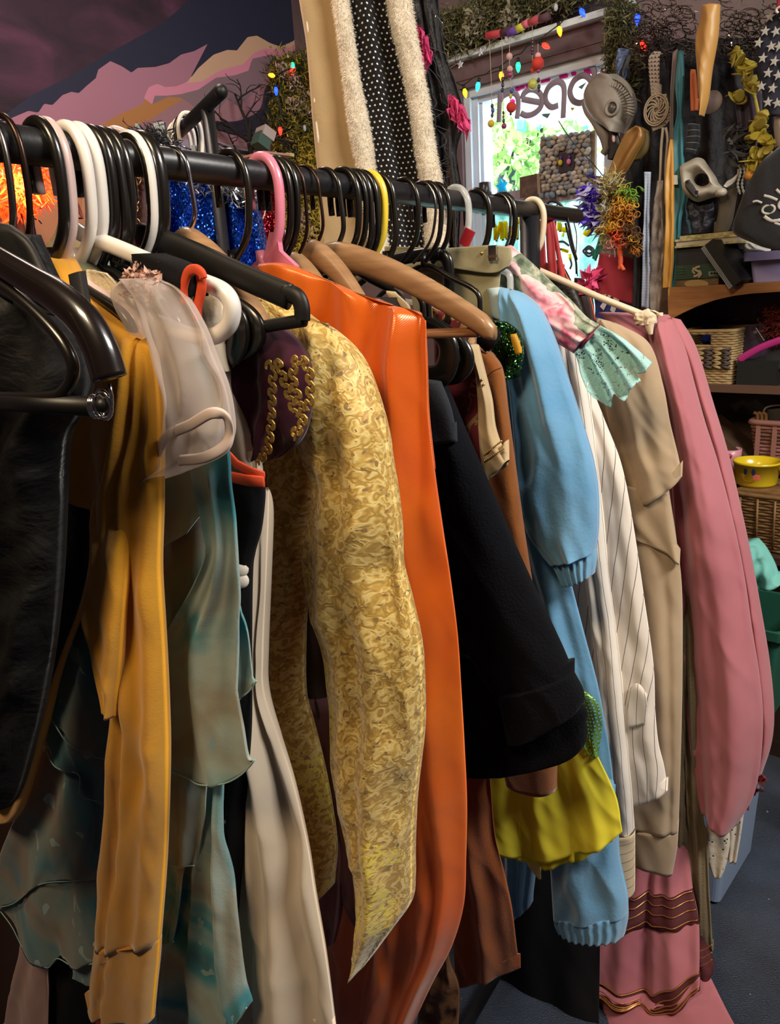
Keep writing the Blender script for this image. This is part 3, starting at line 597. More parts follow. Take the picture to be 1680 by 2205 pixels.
def tiedye(nm, cols, sc=6, alpha=1, dark=None):
    q = NT(nm); setb(q, .8, 0, .2, .2); co = q.co(sc=(1, 1, .8)); n_ = len(cols); nz = q.noise(co, sc, 3, 1.1)
    c = q.ramp(nz, [(.28+.46*i/(n_-1), lin(x)) for i, x in enumerate(cols)]); c = q.mix(q.math('GREATER_THAN', q.noise(co, 24, 2, .4), .66), c, lin('8aa0a0'))
    q.col(c); q.bump(q.noise(co, 420, 2), .25, .001)
    if alpha < 1: q.b.inputs['Alpha'].default_value = alpha
    return q.m
def sequin(nm, c1, c2, sc=420, em=0):
    q = NT(nm); setb(q, .22, .75, .7); co = q.co(); v = q.n('TexVoronoi'); v.inputs['Scale'].default_value = sc; q.l(co, v.inputs['Vector'])
    q.col(q.mix(q.math('POWER', q.n('SeparateColor').outputs[0], 1), lin(c1), lin(c2))); sp = q.t.nodes[-1]
    s_ = [x for x in q.t.nodes if x.bl_idname == 'ShaderNodeSeparateColor'][0]; q.l(v.outputs['Color'], s_.inputs[0])
    ge = q.n('NewGeometry'); vm = q.n('VectorMath', operation='SUBTRACT'); q.l(v.outputs['Color'], vm.inputs[0]); vm.inputs[1].default_value = (.5, .5, .5)
    sc2 = q.n('VectorMath', operation='SCALE'); q.l(vm.outputs[0], sc2.inputs[0]); sc2.inputs['Scale'].default_value = 1.3
    ad = q.n('VectorMath', operation='ADD'); q.l(ge.outputs['Normal'], ad.inputs[0]); q.l(sc2.outputs[0], ad.inputs[1]); no = q.n('VectorMath', operation='NORMALIZE'); q.l(ad.outputs[0], no.inputs[0]); q.l(no.outputs[0], q.b.inputs['Normal']); return q.m
def sheer(nm, hexc, op=.6, tl=.5):
    q = NT(nm); c = (*lin(hexc), 1); q.t.nodes.remove(q.b); d = q.n('BsdfDiffuse'); d.inputs[0].default_value = c; l_ = q.n('BsdfTranslucent'); l_.inputs[0].default_value = c; r_ = q.n('BsdfTransparent')
    m1_ = q.n('MixShader'); m1_.inputs[0].default_value = tl; q.l(d.outputs[0], m1_.inputs[1]); q.l(l_.outputs[0], m1_.inputs[2]); lw_ = q.n('LayerWeight'); lw_.inputs[0].default_value = .35
    a = q.math('MINIMUM', q.math('ADD', q.math('MULTIPLY', lw_.outputs['Facing'], .5), op), 1); m2_ = q.n('MixShader'); q.l(a, m2_.inputs[0]); q.l(r_.outputs[0], m2_.inputs[1]); q.l(m1_.outputs[0], m2_.inputs[2]); q.l(m2_.outputs[0], q.t.nodes['Material Output'].inputs[0]); return q.m
def floral():
    q = NT('floral_print'); setb(q, .7, 0, .25, .2); uv = q.co(); v = q.n('TexVoronoi'); v.inputs['Scale'].default_value = 13; v.inputs['Randomness'].default_value = .8
    nz = q.n('TexNoise'); nz.inputs['Scale'].default_value = 22; nz.inputs['Detail'].default_value = 3; q.l(uv, nz.inputs['Vector']); ad = q.n('VectorMath', operation='MULTIPLY_ADD'); q.l(nz.outputs['Color'], ad.inputs[0]); ad.inputs[1].default_value = (.035,)*3; q.l(uv, ad.inputs[2]); q.l(ad.outputs[0], v.inputs['Vector'])
    d = v.outputs['Distance']; pet = q.noise(ad.outputs[0], 34, 3, 1.5)
    rose = q.ramp(q.math('ADD', q.math('MULTIPLY', d, 1.15), q.math('MULTIPLY', q.math('SUBTRACT', pet, .5), 1.0)), [(.06, lin('8d2b47')), (.22, lin('c4586f')), (.40, lin('e0919a')), (.58, lin('eec0bd'))])
    leaf = q.ramp(q.noise(uv, 30, 3, 1.5), [(.32, lin('3f4a3a')), (.5, lin('7d8a72')), (.64, lin('b9b8a0')), (.76, lin('7a4a50'))])
    q.col(q.mix(q.math('GREATER_THAN', d, .57), rose, leaf)); q.bump(q.noise(uv, 300, 2), .2, .001); return q.m
def lace(nm, hexc, sc=170, thr=.30, uvs=True, big=26):
    q = NT(nm); setb(q, .75, 0, .25, .3); q.b.inputs['Base Color'].default_value = (*lin(hexc), 1); uv = q.co(uvs); v = q.n('TexVoronoi', feature='DISTANCE_TO_EDGE'); v.inputs['Scale'].default_value = sc; q.l(uv, v.inputs['Vector'])
    fl_ = q.noise(uv, big, 2, 1.2); solid = q.math('GREATER_THAN', fl_, .43); net = q.math('LESS_THAN', v.outputs['Distance'], thr*.35)
    a = q.math('MAXIMUM', solid, net); q.alpha(a); q.bump(q.math('ADD', q.noise(uv, 260, 3), fl_), .8, .002); return q.m
def paisley():
    q = NT('paisley_maroon'); setb(q, .75, 0, .2, .2); co = q.co(); d = q.noise(co, 15, 2, 2.2); p = q.math('PINGPONG', q.math('MULTIPLY', d, 10), 1)
    base = q.ramp(q.noise(co, 9, 2), [(.35, lin('5c1a22')), (.65, lin('8e3848'))]); c = q.mix(q.math('MULTIPLY', q.math('GREATER_THAN', p, .6), q.math('GREATER_THAN', q.noise(co, 8, 1), .46)), base, lin('a8875e')); q.col(c); return q.m
def polka():
    q = NT('polka_dots'); setb(q, .8, 0, .2, .1); uv = q.co(True, sc=(1/.0118, 1/.0118, 1)); sp = q.n('SeparateXYZ'); q.l(uv, sp.inputs[0])
    row = q.math('FLOOR', sp.outputs['Y']); x = q.math('ADD', sp.outputs['X'], q.math('MULTIPLY', q.math('MODULO', row, 2), .5))
    fx = q.math('SUBTRACT', q.math('FRACT', x), .5); fy = q.math('SUBTRACT', q.math('FRACT', sp.outputs['Y']), .5)
    d = q.math('ADD', q.math('MULTIPLY', fx, fx), q.math('MULTIPLY', fy, fy)); q.col(q.mix(q.math('LESS_THAN', d, .033), lin('17161a'), lin('e8e4dc'))); return q.m
def vinyl():
    q = NT('black_vinyl'); setb(q, .5, 0, .3, 0, 0); q.b.inputs['Base Color'].default_value = (.004, .0038, .004, 1); co = q.co(); q.bump(q.math('ADD', q.noise(co, 16, 4, 1.5), q.math('MULTIPLY', q.noise(co, 60, 3), .3)), .55, .010)
    q.l(q.ramp(q.noise(co, 7, 3), [(.45, (.75,)*3), (.66, (.3,)*3)]), q.b.inputs['Roughness']); return q.m
def twill():
    q = NT('orange_satin'); setb(q, .28, .15, .6, .2); uv = q.co(True, rot=(0, 0, .5)); w_ = q.n('TexWave', bands_direction='X'); w_.inputs['Scale'].default_value = 190; w_.inputs['Distortion'].default_value = .4; q.l(uv, w_.inputs['Vector'])
    co = q.co(); q.col(q.ramp(q.noise(co, 5, 3), [(.3, lin('c64c08')), (.7, lin('e66e0e'))])); q.bump(q.math('ADD', q.math('MULTIPLY', w_.outputs['Fac'], .12), q.noise(co, 26, 3)), .45, .0016); return q.m
def eyelets():
    q = NT('eyelet_white'); setb(q, .8, 0, .25, .3); q.b.inputs['Base Color'].default_value = (*lin('d8ccb8'), 1); v = q.n('TexVoronoi'); v.inputs['Scale'].default_value = 75; q.l(q.co(), v.inputs['Vector']); q.alpha(q.math('GREATER_THAN', v.outputs['Distance'], .17)); q.bump(v.outputs['Distance'], .4, .002); return q.m
def netting(nm, hexc, sc=260, hexback=None):
    q = NT(nm); setb(q, .4, .3, .5); q.b.inputs['Base Color'].default_value = (*lin(hexc), 1); uv = q.co(True); v = q.n('TexVoronoi', feature='DISTANCE_TO_EDGE'); v.inputs['Scale'].default_value = sc; v.inputs['Randomness'].default_value = .25; q.l(uv, v.inputs['Vector']); q.alpha(q.math('LESS_THAN', v.outputs['Distance'], .16)); return q.m
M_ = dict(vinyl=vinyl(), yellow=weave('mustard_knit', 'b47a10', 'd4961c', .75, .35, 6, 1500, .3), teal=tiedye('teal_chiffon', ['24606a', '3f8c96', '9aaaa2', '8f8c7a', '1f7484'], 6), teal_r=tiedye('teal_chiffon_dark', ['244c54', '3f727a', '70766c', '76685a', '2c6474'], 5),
 organza=sheer('organza_white', 'dccdc4', .42, .35), band=M('organza_band', 'dcc6ba', .6, sheen=.4), satin=M('ivory_satin', 'cabaa4', .3, spec=.6, sheen=.2, bump=(14, .25, .004)), velvet=M('burgundy_velvet', '300a1c', .85, spec=.15, sheen=.25, var=(9, '4a1028'), bump=(40, .4)),
 gold=brocade(), orange=twill(), wool=M('black_wool', '0b0c11', .95, spec=.1, sheen=.03, bump=(260, .7, .003)), black=M('black_cotton', '0f0e10', .9, spec=.2, bump=(200, .2)), denim=M('denim_dark', '1b2028', .9, bump=(300, .3)), paisley=paisley(), beige=weave('beige_linen', 'b39a72', 'c2aa84', .85, .2, 9, 1600, .3),
 suede=M('brown_suede', '7a4418', .95, spec=.1, sheen=.35, var=(11, '8f5420'), bump=(300, .3)), rust=M('rust_suede', '7d4018', .92, spec=.12, sheen=.3, var=(9, '944e20'), bump=(240, .3)), greenseq=sequin('green_sequin', '0b1c0c', '2b5a2a', 500), tulle=sheer('tulle_yellow', 'fff24c', .92, .1), tulle2=sheer('tulle_lemon', 'fff8a4', .8, .1),
 blue=M('blue_velour', '5b93bd', .85, spec=.2, sheen=.5, var=(5, '7aaed0'), bump=(150, .35, .002)), stripe=pinstripe('pinstripe'), stripe_h=pinstripe('pinstripe_cuff', True, 'd9c3a0', '4a3a30', .021), stripe_d=pinstripe('pinstripe_front', False, 'e6dacd', '4a4246', .021, .22), floral=floral(), lace=lace('teal_lace', 'a6d6ce', 240, .30, True, 50), lace_b=weave('aqua_lining', '94c6be', 'a6d4cc', .8),
 suede_b=weave('tan_suede', 'a48d70', 'b8a184', .95, .35, 6, 1200, .15, .1), pink=weave('rose_crepe', 'a8626a', 'b46e76', .8, .25, 4, 1700, .15), ribbon=M('ribbon_maroon', '4a141a', .8, bump=(200, .4)), gilt=M('gilt_thread', 'd8a060', .3, .8), eyelet=eyelets(), olive=M('olive_knit', '6a5c42', .95, spec=.1, sheen=.2, var=(12, '7a6a4c'), bump=(220, .6, .003)),
 khaki=weave('khaki_sateen', '8f8764', 'a09878', .8), trimorange=M('trim_orange', 'd4481f', .7, bump=(120, .2)), mauve=weave('mauve_crepe', '6b4048', '7a4c54', .85), green=weave('sage_velvet', '5d5c36', '70704a', .9), cream=lace('cream_lace', 'c9b896', 120, .9))
# ---- 1 black vinyl jacket
sv = -.06; pl = rack(sv)
t = T('jacket', 'glossy crumpled black vinyl jacket, nearest garment at the left edge', 'jacket', flat(bp(sv, .1)))
garm('body', M_['vinyl'], pl, [(-60, 500, 60, 505), (-80, 560, 95, 575), (-90, 620, 130, 640), (-100, 690, 165, 700), (-105, 760, 188, 770), (-105, 820, 190, 830), (-105, 885, 168, 890), (-105, 930, 142, 935), (-105, 1000, 134, 1010), (-105, 1100, 132, 1100), (-105, 1200, 128, 1210), (-105, 1300, 120, 1310), (-105, 1400, 108, 1410), (-105, 1500, 90, 1510), (-105, 1600, 66, 1610), (-105, 1690, 40, 1700), (-105, 1742, 18, 1735)], .028, [(2.2, .006, .2, .3), (4.3, .003, .5, -.4)], crum=(.005, 16, 12, 3), par=t, M=110)
garm('collar', M('vinyl_matte', '0a0809', .55, bump=(90, .15)), pl, [(-60, 470, 25, 485), (-60, 500, 66, 520), (-60, 560, 110, 600), (-20, 620, 150, 636), (70, 668, 188, 664), (170, 688, 198, 680)], .004, off=-.022, par=t, N=20, M=30, crum=(.002, 12, 9, 5))
pl = rack(.048); t = T('vinyl_skirt', 'black vinyl skirt panel showing below the short mustard hem', 'skirt', flat(bp(.048, .05)))
garm('panel', M_['vinyl'], pl, [(0, 950, 180, 950), (0, 1080, 193, 1085), (0, 1200, 190, 1210), (0, 1300, 168, 1310), (0, 1400, 130, 1410), (0, 1500, 97, 1510), (0, 1600, 73, 1610), (-20, 1690, 47, 1700), (-30, 1742, 25, 1735)], .008, [(1.4, .003, .1, .1)], crum=(.002, 16, 12, 3), par=t, N=40, M=60)
# ---- 2 mustard top
sv = .03; pl = rack(sv)
t = T('knit_top', 'mustard yellow long sleeved knit top beside the black vinyl jacket', 'top', flat(bp(sv, .1)))
garm('body', M_['yellow'], pl, [(112, 548, 145, 562), (92, 585, 190, 620), (90, 640, 250, 678), (95, 700, 308, 725), (105, 760, 332, 770), (118, 830, 338, 830), (128, 900, 342, 900), (134, 970, 344, 970), (140, 1030, 345, 1030), (150, 1072, 346, 1078), (200, 1090, 346, 1092)], .018, [(1.3, .004, .1, .2), (2.6, .002, .4, .3)], crum=(.0015, 14, 7, 2), par=t)
garm('sleeve', M_['yellow'], pl, [(262, 715, 318, 738), (262, 770, 334, 800), (262, 850, 341, 865), (250, 935, 344, 940), (225, 1010, 345, 1010), (206, 1087, 346, 1087), (206, 1200, 343, 1200), (197, 1270, 345, 1260), (206, 1350, 350, 1340), (228, 1440, 355, 1440), (240, 1530, 359, 1540), (237, 1610, 361, 1620), (231, 1740, 359, 1740), (219, 1880, 354, 1870), (210, 2030, 342, 2030)], .020, [(1.5, .005, .62, .12), (3.2, .0014, .1, .5)], [(.60, .34, -.011, .05)], (.0022, 18, 6, 3), par=t, off=-.010, M=110, hem=False, tap=.16)
garm('front_fold', M_['yellow'], pl, [(216, 1050, 300, 1020), (206, 1110, 288, 1100), (205, 1200, 277, 1200), (188, 1312, 268, 1310), (206, 1390, 262, 1400), (219, 1450, 256, 1470), (238, 1520, 252, 1540)], .014, [(1, .003, .3, 0)], crum=(.002, 16, 9, 5), par=t, off=0, offs=[-.004, -.012, -.024, -.032, -.034, -.034, -.034], N=24, tap=.5)
garm('cuff', M_['yellow'], pl, [(209, 2022, 343, 2022), (204, 2060, 341, 2060), (198, 2120, 334, 2130), (193, 2172, 328, 2196)], .0205, [(1.5, .005, .74, .02, .01)], [(.35, .34, -.011, .05)], par=t, off=-.010, M=24, wr=.0008)
garm('far_sleeve', M_['yellow'], pl, [(120, 1080, 200, 1110), (120, 1250, 196, 1250), (105, 1330, 172, 1330), (70, 1440, 133, 1440), (50, 1550, 106, 1550), (25, 1650, 78, 1650), (0, 1730, 52, 1735), (-5, 1762, 32, 1766)], .012, par=t, off=.03, M=40)
# lace top behind it
pl = rack(.055); t = T('lace_blouse', 'sage velvet blouse with cream lace collar behind the mustard top', 'blouse', flat(bp(.055, .1)))
garm('body', M_['green'], pl, [(170, 560, 195, 575), (175, 600, 245, 622), (185, 660, 268, 680), (200, 800, 300, 800), (205, 1050, 320, 1050)], .012, par=t, M=30, N=20)
garm('collar', M_['cream'], pl, [(185, 580, 225, 588), (190, 612, 250, 620), (215, 640, 263, 646), (240, 662, 266, 664)], .003, [(3, .002, 0, 0)], par=t, thin=True, off=-.016, N=20, M=20)
# ---- 3 tie-dye chiffon dress
sv = .082; pl = rack(sv)
t = T('chiffon_dress', 'teal tie-dyed chiffon dress with tiered ruffles and white organza puff sleeve', 'dress', flat(bp(sv, .1)))
garm('bodice', M_['teal_r'], pl, [(250, 640, 330, 620), (290, 760, 420, 740), (300, 900, 470, 880), (310, 1000, 470, 980), (310, 1150, 470, 1130), (305, 1300, 470, 1290), (300, 1480, 470, 1480), (300, 1600, 480, 1600)], .016, [(2, .004, .2, .3)], par=t)
garm('sleeve_panel', M_['teal'], pl, [(400, 985, 488, 965), (420, 1050, 497, 1040), (440, 1130, 505, 1120), (445, 1200, 508, 1200), (400, 1300, 510, 1290), (345, 1400, 506, 1370), (345, 1500, 507, 1490), (350, 1580, 522, 1570), (362, 1650, 535, 1630), (362, 1660, 400, 1674, 430, 1690, 480, 1688, 520, 1668, 549, 1636)], .004, [(1.6, .004, .35, .1), (3.5, .002, .4, .1, .4)], par=t, thin=True, off=-.024, N=50)
garm('shoulder_drape', M_['teal'], pl, [(352, 1010, 440, 985), (350, 1080, 470, 1050), (348, 1180, 400, 1150)], .003, par=t, thin=True, off=-.02, N=20, M=20)
garm('ruffle', M_['teal'], pl, [(430, 1290, 510, 1290), (455, 1360, 530, 1360), (470, 1430, 545, 1440), (500, 1522, 515, 1505, 535, 1490, 553, 1466)], .002, [(2, .004, 0, .3)], par=t, thin=True, off=-.008, N=24, M=30)
garm('ruffle', M_['teal'], pl, [(352, 1640, 440, 1660), (354, 1750, 437, 1760), (356, 1860, 385, 1866, 418, 1864)], .002, [(1.5, .005, .3, .1)], par=t, thin=True, off=-.016, N=30, M=30)
garm('ruffle', M_['teal'], pl, [(395, 1660, 480, 1670), (405, 1760, 482, 1780), (390, 1880, 490, 1870), (370, 2000, 506, 2000), (352, 2100, 519, 2110), (345, 2215, 440, 2230, 505, 2206, 531, 2170)], .003, [(2.4, .007, .2, .1), (5, .002, .4, .1)], par=t, thin=True, off=-.004, N=50, M=60)
garm('ruffle', M_['teal'], pl, [(352, 1850, 400, 1862), (346, 1940, 392, 1940), (337, 2030, 355, 2034, 375, 2028)], .002, [(1, .003, .2, .1)], par=t, thin=True, off=-.012, N=20, M=30)
garm('ruffle', M_['teal_r'], pl, [(130, 1200, 290, 1200), (120, 1350, 290, 1340), (108, 1480, 290, 1500), (107, 1540, 137, 1590, 160, 1610, 200, 1628, 250, 1638, 290, 1640)], .002, [(2, .004, .2, .2)], par=t, thin=True, off=-.012, N=40, M=40)
garm('ruffle', M_['teal_r'], pl, [(108, 1500, 270, 1600), (94, 1570, 270, 1640), (96, 1612, 120, 1652, 169, 1668, 174, 1712, 223, 1728, 270, 1730)], .002, [(2, .004, .4, .2)], par=t, thin=True, off=-.006, N=40, M=30)
garm('ruffle', M_['teal_r'], pl, [(105, 1540, 270, 1580), (70, 1680, 280, 1700), (30, 1780, 290, 1800), (0, 1870, 290, 1850), (-10, 1955, 30, 1945, 85, 1905, 160, 1897, 220, 1889, 290, 1886)], .003, [(2.5, .006, .1, .2)], par=t, thin=True, off=.006, N=50, M=50)
garm('ruffle', M_['teal_r'], pl, [(30, 1780, 290, 1800), (0, 1900, 290, 1900), (-5, 1955, 25, 1995, 55, 2050, 100, 2084, 123, 2064, 140, 2068, 160, 2082, 200, 2075, 260, 2080)], .003, [(2.5, .006, .3, .2)], par=t, thin=True, off=.014, N=50, M=40)
garm('ruffle', M_['teal_r'], pl, [(140, 1990, 290, 2000), (155, 2080, 290, 2080), (156, 2108, 175, 2122, 200, 2128, 290, 2130)], .003, [(1.5, .004, .3, .2)], par=t, thin=True, off=.02, N=30, M=20)
edge = M('overlock_edge', '8db0a8', .7)
for pts, of in [([(362, 1660), (400, 1674), (430, 1690), (480, 1688), (520, 1668), (549, 1636)], -.027), ([(500, 1522), (515, 1505), (535, 1490), (553, 1466)], -.011), ([(107, 1540), (137, 1590), (160, 1610), (200, 1628), (240, 1637)], -.014), ([(96, 1612), (120, 1652), (169, 1668), (174, 1712), (223, 1728)], -.009), ([(-10, 1955), (30, 1945), (85, 1905), (160, 1897), (220, 1889)], .004), ([(-5, 1955), (25, 1995), (55, 2050), (100, 2084), (123, 2064), (160, 2082), (200, 2075)], .012), ([(356, 1860), (385, 1866), (418, 1864)], -.019), ([(337, 2030), (355, 2034), (375, 2028)], -.014), ([(475, 2216), (505, 2206), (531, 2170)], -.008)]:
    MB().pipe(spl([pl.w(x, y, of) for x, y in pts], 40), .0009, 6).build('overlock_edge', edge, t)
pl2 = rack(.052)
garm('puff_sleeve', M_['organza'], pl2, [(285, 600, 335, 598), (268, 630, 385, 628), (290, 690, 430, 700), (312, 760, 458, 770), (330, 830, 482, 830), (335, 890, 495, 890), (330, 950, 496, 940), (340, 1000, 470, 985), (350, 1028, 372, 1026)], .024, [(1.8, .006, .1, .3), (3.3, .003, .5, .2)], [(.42, .62, .006, .06)], (.006, 16, 9, 3), par=t, off=-.01, N=60, M=90, hem=False, wr=.003)
MB().pipe(spl([pl2.w(x, y, o2) for x, y, o2 in [(335, 985, -.03), (360, 940, -.036), (410, 915, -.04), (455, 890, -.04), (486, 898, -.034), (494, 930, -.028), (484, 960, -.03), (440, 985, -.036), (385, 992, -.034)]], 50), .0050, 10, False, pl2.n, .35).build('sleeve_band', M_['band'], t)
tufts('gathered_frill', [pl2.w(x, 605+abs(x-310)*.25, -.012) for x in range(280, 340, 6)], (.004, .004, .006), M('frill_peach', 'c9a190', .7), t, 420, .006, .0022, 11)
# ---- 4 black top with orange binding folded over a white hanger
sv = .108; pl = rack(sv)
t = T('halter_shirt', 'black halter top with orange binding draped over a white hanger', 'top', flat(bp(sv, .12)))
plh = rack(WH[1]); garm('neckband', M_['black'], plh, [(300, 548, 345, 545), (305, 575, 405, 566), (330, 605, 432, 588), (365, 625, 440, 612), (385, 640, 438, 638)], .016, par=t, N=24, M=30, off=-.006)
MB().pipe(spl([plh.w(x, y, -.02) for x, y in [(398, 655), (396, 620), (404, 588), (420, 580), (434, 588), (438, 600)]], 30), .0046, 10, False, pl.n, .5).build('orange_loop', M_['trimorange'], t)
MB().pipe(spl([plh.w(x, y, -.012) for x, y in [(432, 590), (434, 620), (425, 660), (425, 690)]], 20), .0055, 10, False, pl.n, .5).build('orange_loop', M_['trimorange'], t)
garm('body', M_['black'], pl, [(430, 1010, 568, 1035), (430, 1080, 570, 1070), (440, 1150, 562, 1140), (460, 1200, 548, 1190), (470, 1250, 542, 1240), (475, 1400, 540, 1400), (478, 1600, 540, 1560), (480, 1700, 530, 1700), (484, 1850, 520, 1850), (490, 2000, 508, 1990)], .010, [(1.4, .003, .1, .3)], crum=(.002, 14, 8, 3), par=t, off=-.002, M=70)
mb = MB(); mb.pipe(np.array([pl.w(x, y, -.016) for x, y in [(440, 1020), (492, 1026), (530, 1034), (568, 1038)]]), .0058, 8, False, pl.n, .3); mb.pipe(np.array([pl.w(x, y, -.013) for x, y in [(470, 960), (487, 975), (510, 1000), (540, 1016), (569, 1026)]]), .0052, 8, False, pl.n, .3); mb.build('orange_binding', M_['trimorange'], t)
for x, y, r_ in [(515, 1225, .010), (518, 1250, .009), (512, 1205, .007), (497, 1755, .005), (490, 1770, .004)]:
    MB().ball(pl.w(x, y, -.012), r_, r_*.5, r_).build('rosette', M('rosette_white', 'd8cdbf', .8), t)
# cream moulded scrap behind the white hanger end
pl = rack(.118); t = T('bodice', 'cream moulded bodice showing inside the white hanger end', 'bodice', flat(bp(.118, .14)))
garm('front', M('cream_plush', 'bfae96', .8, bump=(50, .6, .004)), pl, [(420, 600, 465, 604), (425, 640, 478, 640), (430, 690, 480, 690), (440, 740, 482, 740), (460, 800, 490, 800)], .012, crum=(.004, 40, 30, 2), par=t, N=20, M=30)
# ---- 5 ivory satin dress
sv = .14; pl = rack(sv)
t = T('satin_dress', 'ivory satin gown with flared skirt left of the gold brocade coat', 'dress', flat(bp(sv, .08)))
garm('bodice', M_['satin'], pl, [(440, 720, 490, 730), (450, 800, 503, 800), (460, 880, 518, 880), (470, 960, 545, 960), (480, 1030, 566, 1030)], .012, [(1, .003, .2, 0)], par=t, N=24, M=30)
garm('skirt', M_['satin'], pl, [(540, 1040, 578, 1052), (545, 1120, 577, 1120), (545, 1250, 572, 1250), (543, 1400, 566, 1400), (540, 1480, 568, 1490), (532, 1600, 600, 1590), (524, 1700, 632, 1690), (515, 1850, 662, 1820), (505, 1950, 678, 1920), (500, 2080, 702, 2060), (500, 2230, 724, 2230)], .02, [(1.6, .012, .3, .12, .4), (3.4, .006, .1, -.1, .5)], [(.3, .45, .010, .1)], (.003, 8, 4, 3), par=t, N=60, M=110, tap=.12)
# ---- 6 burgundy velvet with gold braid
sv = .158; pl = rack(sv)
t = T('velvet_doublet', 'burgundy velvet doublet trimmed with looping gold braid', 'doublet', flat(bp(sv, .1)))
garm('body', M_['velvet'], pl, [(520, 690, 590, 690), (505, 735, 640, 735), (503, 800, 668, 790), (505, 870, 670, 860), (512, 930, 660, 920), (530, 975, 640, 955), (545, 1002, 600, 985)], .018, [(1.8, .005, .1, .1), (3.1, .003, .4, .2)], crum=(.005, 20, 14, 3), par=t, N=50, M=60)
def braid(par, pl, pts, amp, wl_, off):
    P = spl([pl.w(x, y, off) for x, y in pts], 420); d = np.r_[0, np.cumsum(np.linalg.norm(np.diff(P, axis=0), axis=1))]; tg = np.gradient(P, axis=0); tg /= np.linalg.norm(tg, axis=1)[:, None]; sd = np.cross(tg, pl.n)
    mb = MB()
    for ph in (0, .55, 1.1):
        Q = P + sd*(amp*np.sin(d/wl_*2*pi))[:, None] - tg*(wl_*.16*np.sin(d/wl_*4*pi))[:, None] + sd*(ph-.55)*.0022 + tg*(ph-.55)*.0018; mb.pipe(Q, .0011, 6)
    mb.build('gold_braid', M('braid_gold', 'c7a256', .32, .75), par)
for pts in ([(575, 792), (592, 782), (604, 792), (612, 822), (626, 860), (636, 895)], [(588, 800), (586, 850), (584, 900), (580, 950), (572, 975), (552, 994)], [(650, 772), (636, 780), (631, 815), (640, 850), (652, 885), (650, 915), (628, 940)], [(650, 772), (666, 800), (668, 845), (664, 880)]):
    braid(t, pl, pts, .0038, .0125, -.024)
# ---- 7 gold brocade coat
sv = .250; pl = rack(sv)
t = T('brocade_coat', 'shimmering gold brocade coat with long pointed sleeve', 'coat', flat(bp(sv, .12)))
garm('body', M_['gold'], pl, [(470, 590, 640, 662), (470, 640, 700, 708), (480, 720, 745, 760), (500, 800, 740, 830), (520, 900, 710, 910), (535, 980, 690, 990), (545, 1060, 684, 1080), (550, 1150, 668, 1150), (548, 1250, 662, 1250), (548, 1350, 655, 1360), (552, 1480, 655, 1490), (560, 1560, 672, 1560), (575, 1640, 695, 1650), (600, 1740, 712, 1740), (640, 1850, 722, 1830), (682, 1925, 712, 1912)], .024, [(1.3, .007, .2, .1), (2.8, .004, .6, .1)], [(.5, .8, .01, .12)], (.004, 11, 8, 2), par=t, N=60, M=140)
garm('lining', M('coat_shade', '2c1408', .7, sheen=.2, bump=(30, .3)), pl, [(600, 1060, 730, 1060), (600, 1300, 740, 1300), (610, 1500, 760, 1500), (640, 1700, 790, 1700), (670, 1850, 800, 1850), (690, 1900, 800, 1900)], .012, [(2, .006, .1, .1)], par=t, off=.035, N=30, M=40)  # back panel coloured dark brown to stand for shade between body and sleeve
garm('sleeve', M_['gold'], pl, [(652, 678, 708, 703), (655, 740, 768, 770), (655, 830, 802, 845), (650, 920, 828, 930), (668, 985, 838, 1000), (688, 1050, 848, 1060), (676, 1130, 858, 1140), (664, 1200, 862, 1220), (672, 1280, 880, 1290), (698, 1390, 902, 1390), (712, 1490, 908, 1480), (722, 1590, 908, 1580), (742, 1720, 892, 1720), (764, 1840, 886, 1830), (764, 1890, 886, 1900), (772, 1950, 880, 1950), (781, 2010, 845, 2000), (789, 2054, 803, 2057)], .04, [(1.2, .006, .55, .1), (2.6, .003, .2, .4)], [(.75, .3, -.006, .12)], (.006, 10, 7, 3), par=t, off=-.03, N=60, M=150, hem=False, tap=.12)
for pts in ([(664, 1180), (700, 1150), (740, 1120), (790, 1105)], [(672, 1240), (720, 1235), (760, 1180)]):
    pass
# mauve petal hem below it
pl = rack(.275); t = T('petal_skirt', 'dusky mauve skirt with petal shaped hem under the gold sleeve', 'skirt', flat(bp(.275, .05)))
for L in ([(620, 1500, 740, 1500), (660, 1800, 745, 1800), (684, 1900, 742, 1900), (692, 1980, 735, 1970), (708, 2035, 720, 2030)], [(730, 1500, 800, 1500), (735, 1800, 800, 1800), (738, 1900, 800, 1900), (748, 1960, 800, 1960), (770, 1998, 785, 2005)]):
    garm('petal', M_['mauve'], pl, L, .008, [(1, .003, .2, .1)], par=t, N=24, M=40)
# ---- 8 orange satin
sv = HS['h14'][1]; pl = rack(sv)
t = T('satin_tabard', 'bright orange satin tabard hanging from the pink hanger', 'tabard', flat(bp(sv, .1)))
garm('panel', M_['orange'], pl, [(560, 568, 614, 568, 700, 602, 800, 645, 872, 664, 908, 678), (560, 590, 618, 586, 710, 622, 805, 662, 875, 684, 917, 702), (560, 690, 740, 740, 918, 780), (560, 800, 750, 850, 922, 890), (560, 930, 750, 960, 935, 1010), (560, 1060, 760, 1090, 952, 1130), (560, 1180, 770, 1200, 970, 1250), (560, 1300, 780, 1310, 985, 1370), (560, 1430, 800, 1430, 993, 1490), (570, 1560, 820, 1560, 1000, 1610), (600, 1700, 830, 1700, 1005, 1730), (640, 1830, 840, 1830, 1003, 1850), (670, 1930, 850, 1930, 998, 1950), (690, 2030, 850, 2040, 972, 2040), (700, 2120, 840, 2130, 930, 2120), (710, 2230, 800, 2230, 885, 2215)], .02, [(1.4, .009, .15, .1), (3.2, .005, .3, .15), (6.1, .002, .1, .2)], [(.86, .93, .014, .04), (.97, .84, -.008, .03), (.55, .6, .009, .07), (.7, .74, -.006, .05)], (.008, 6, 2.5, 3), par=t, N=70, M=140, tap=.3, off=-.016)
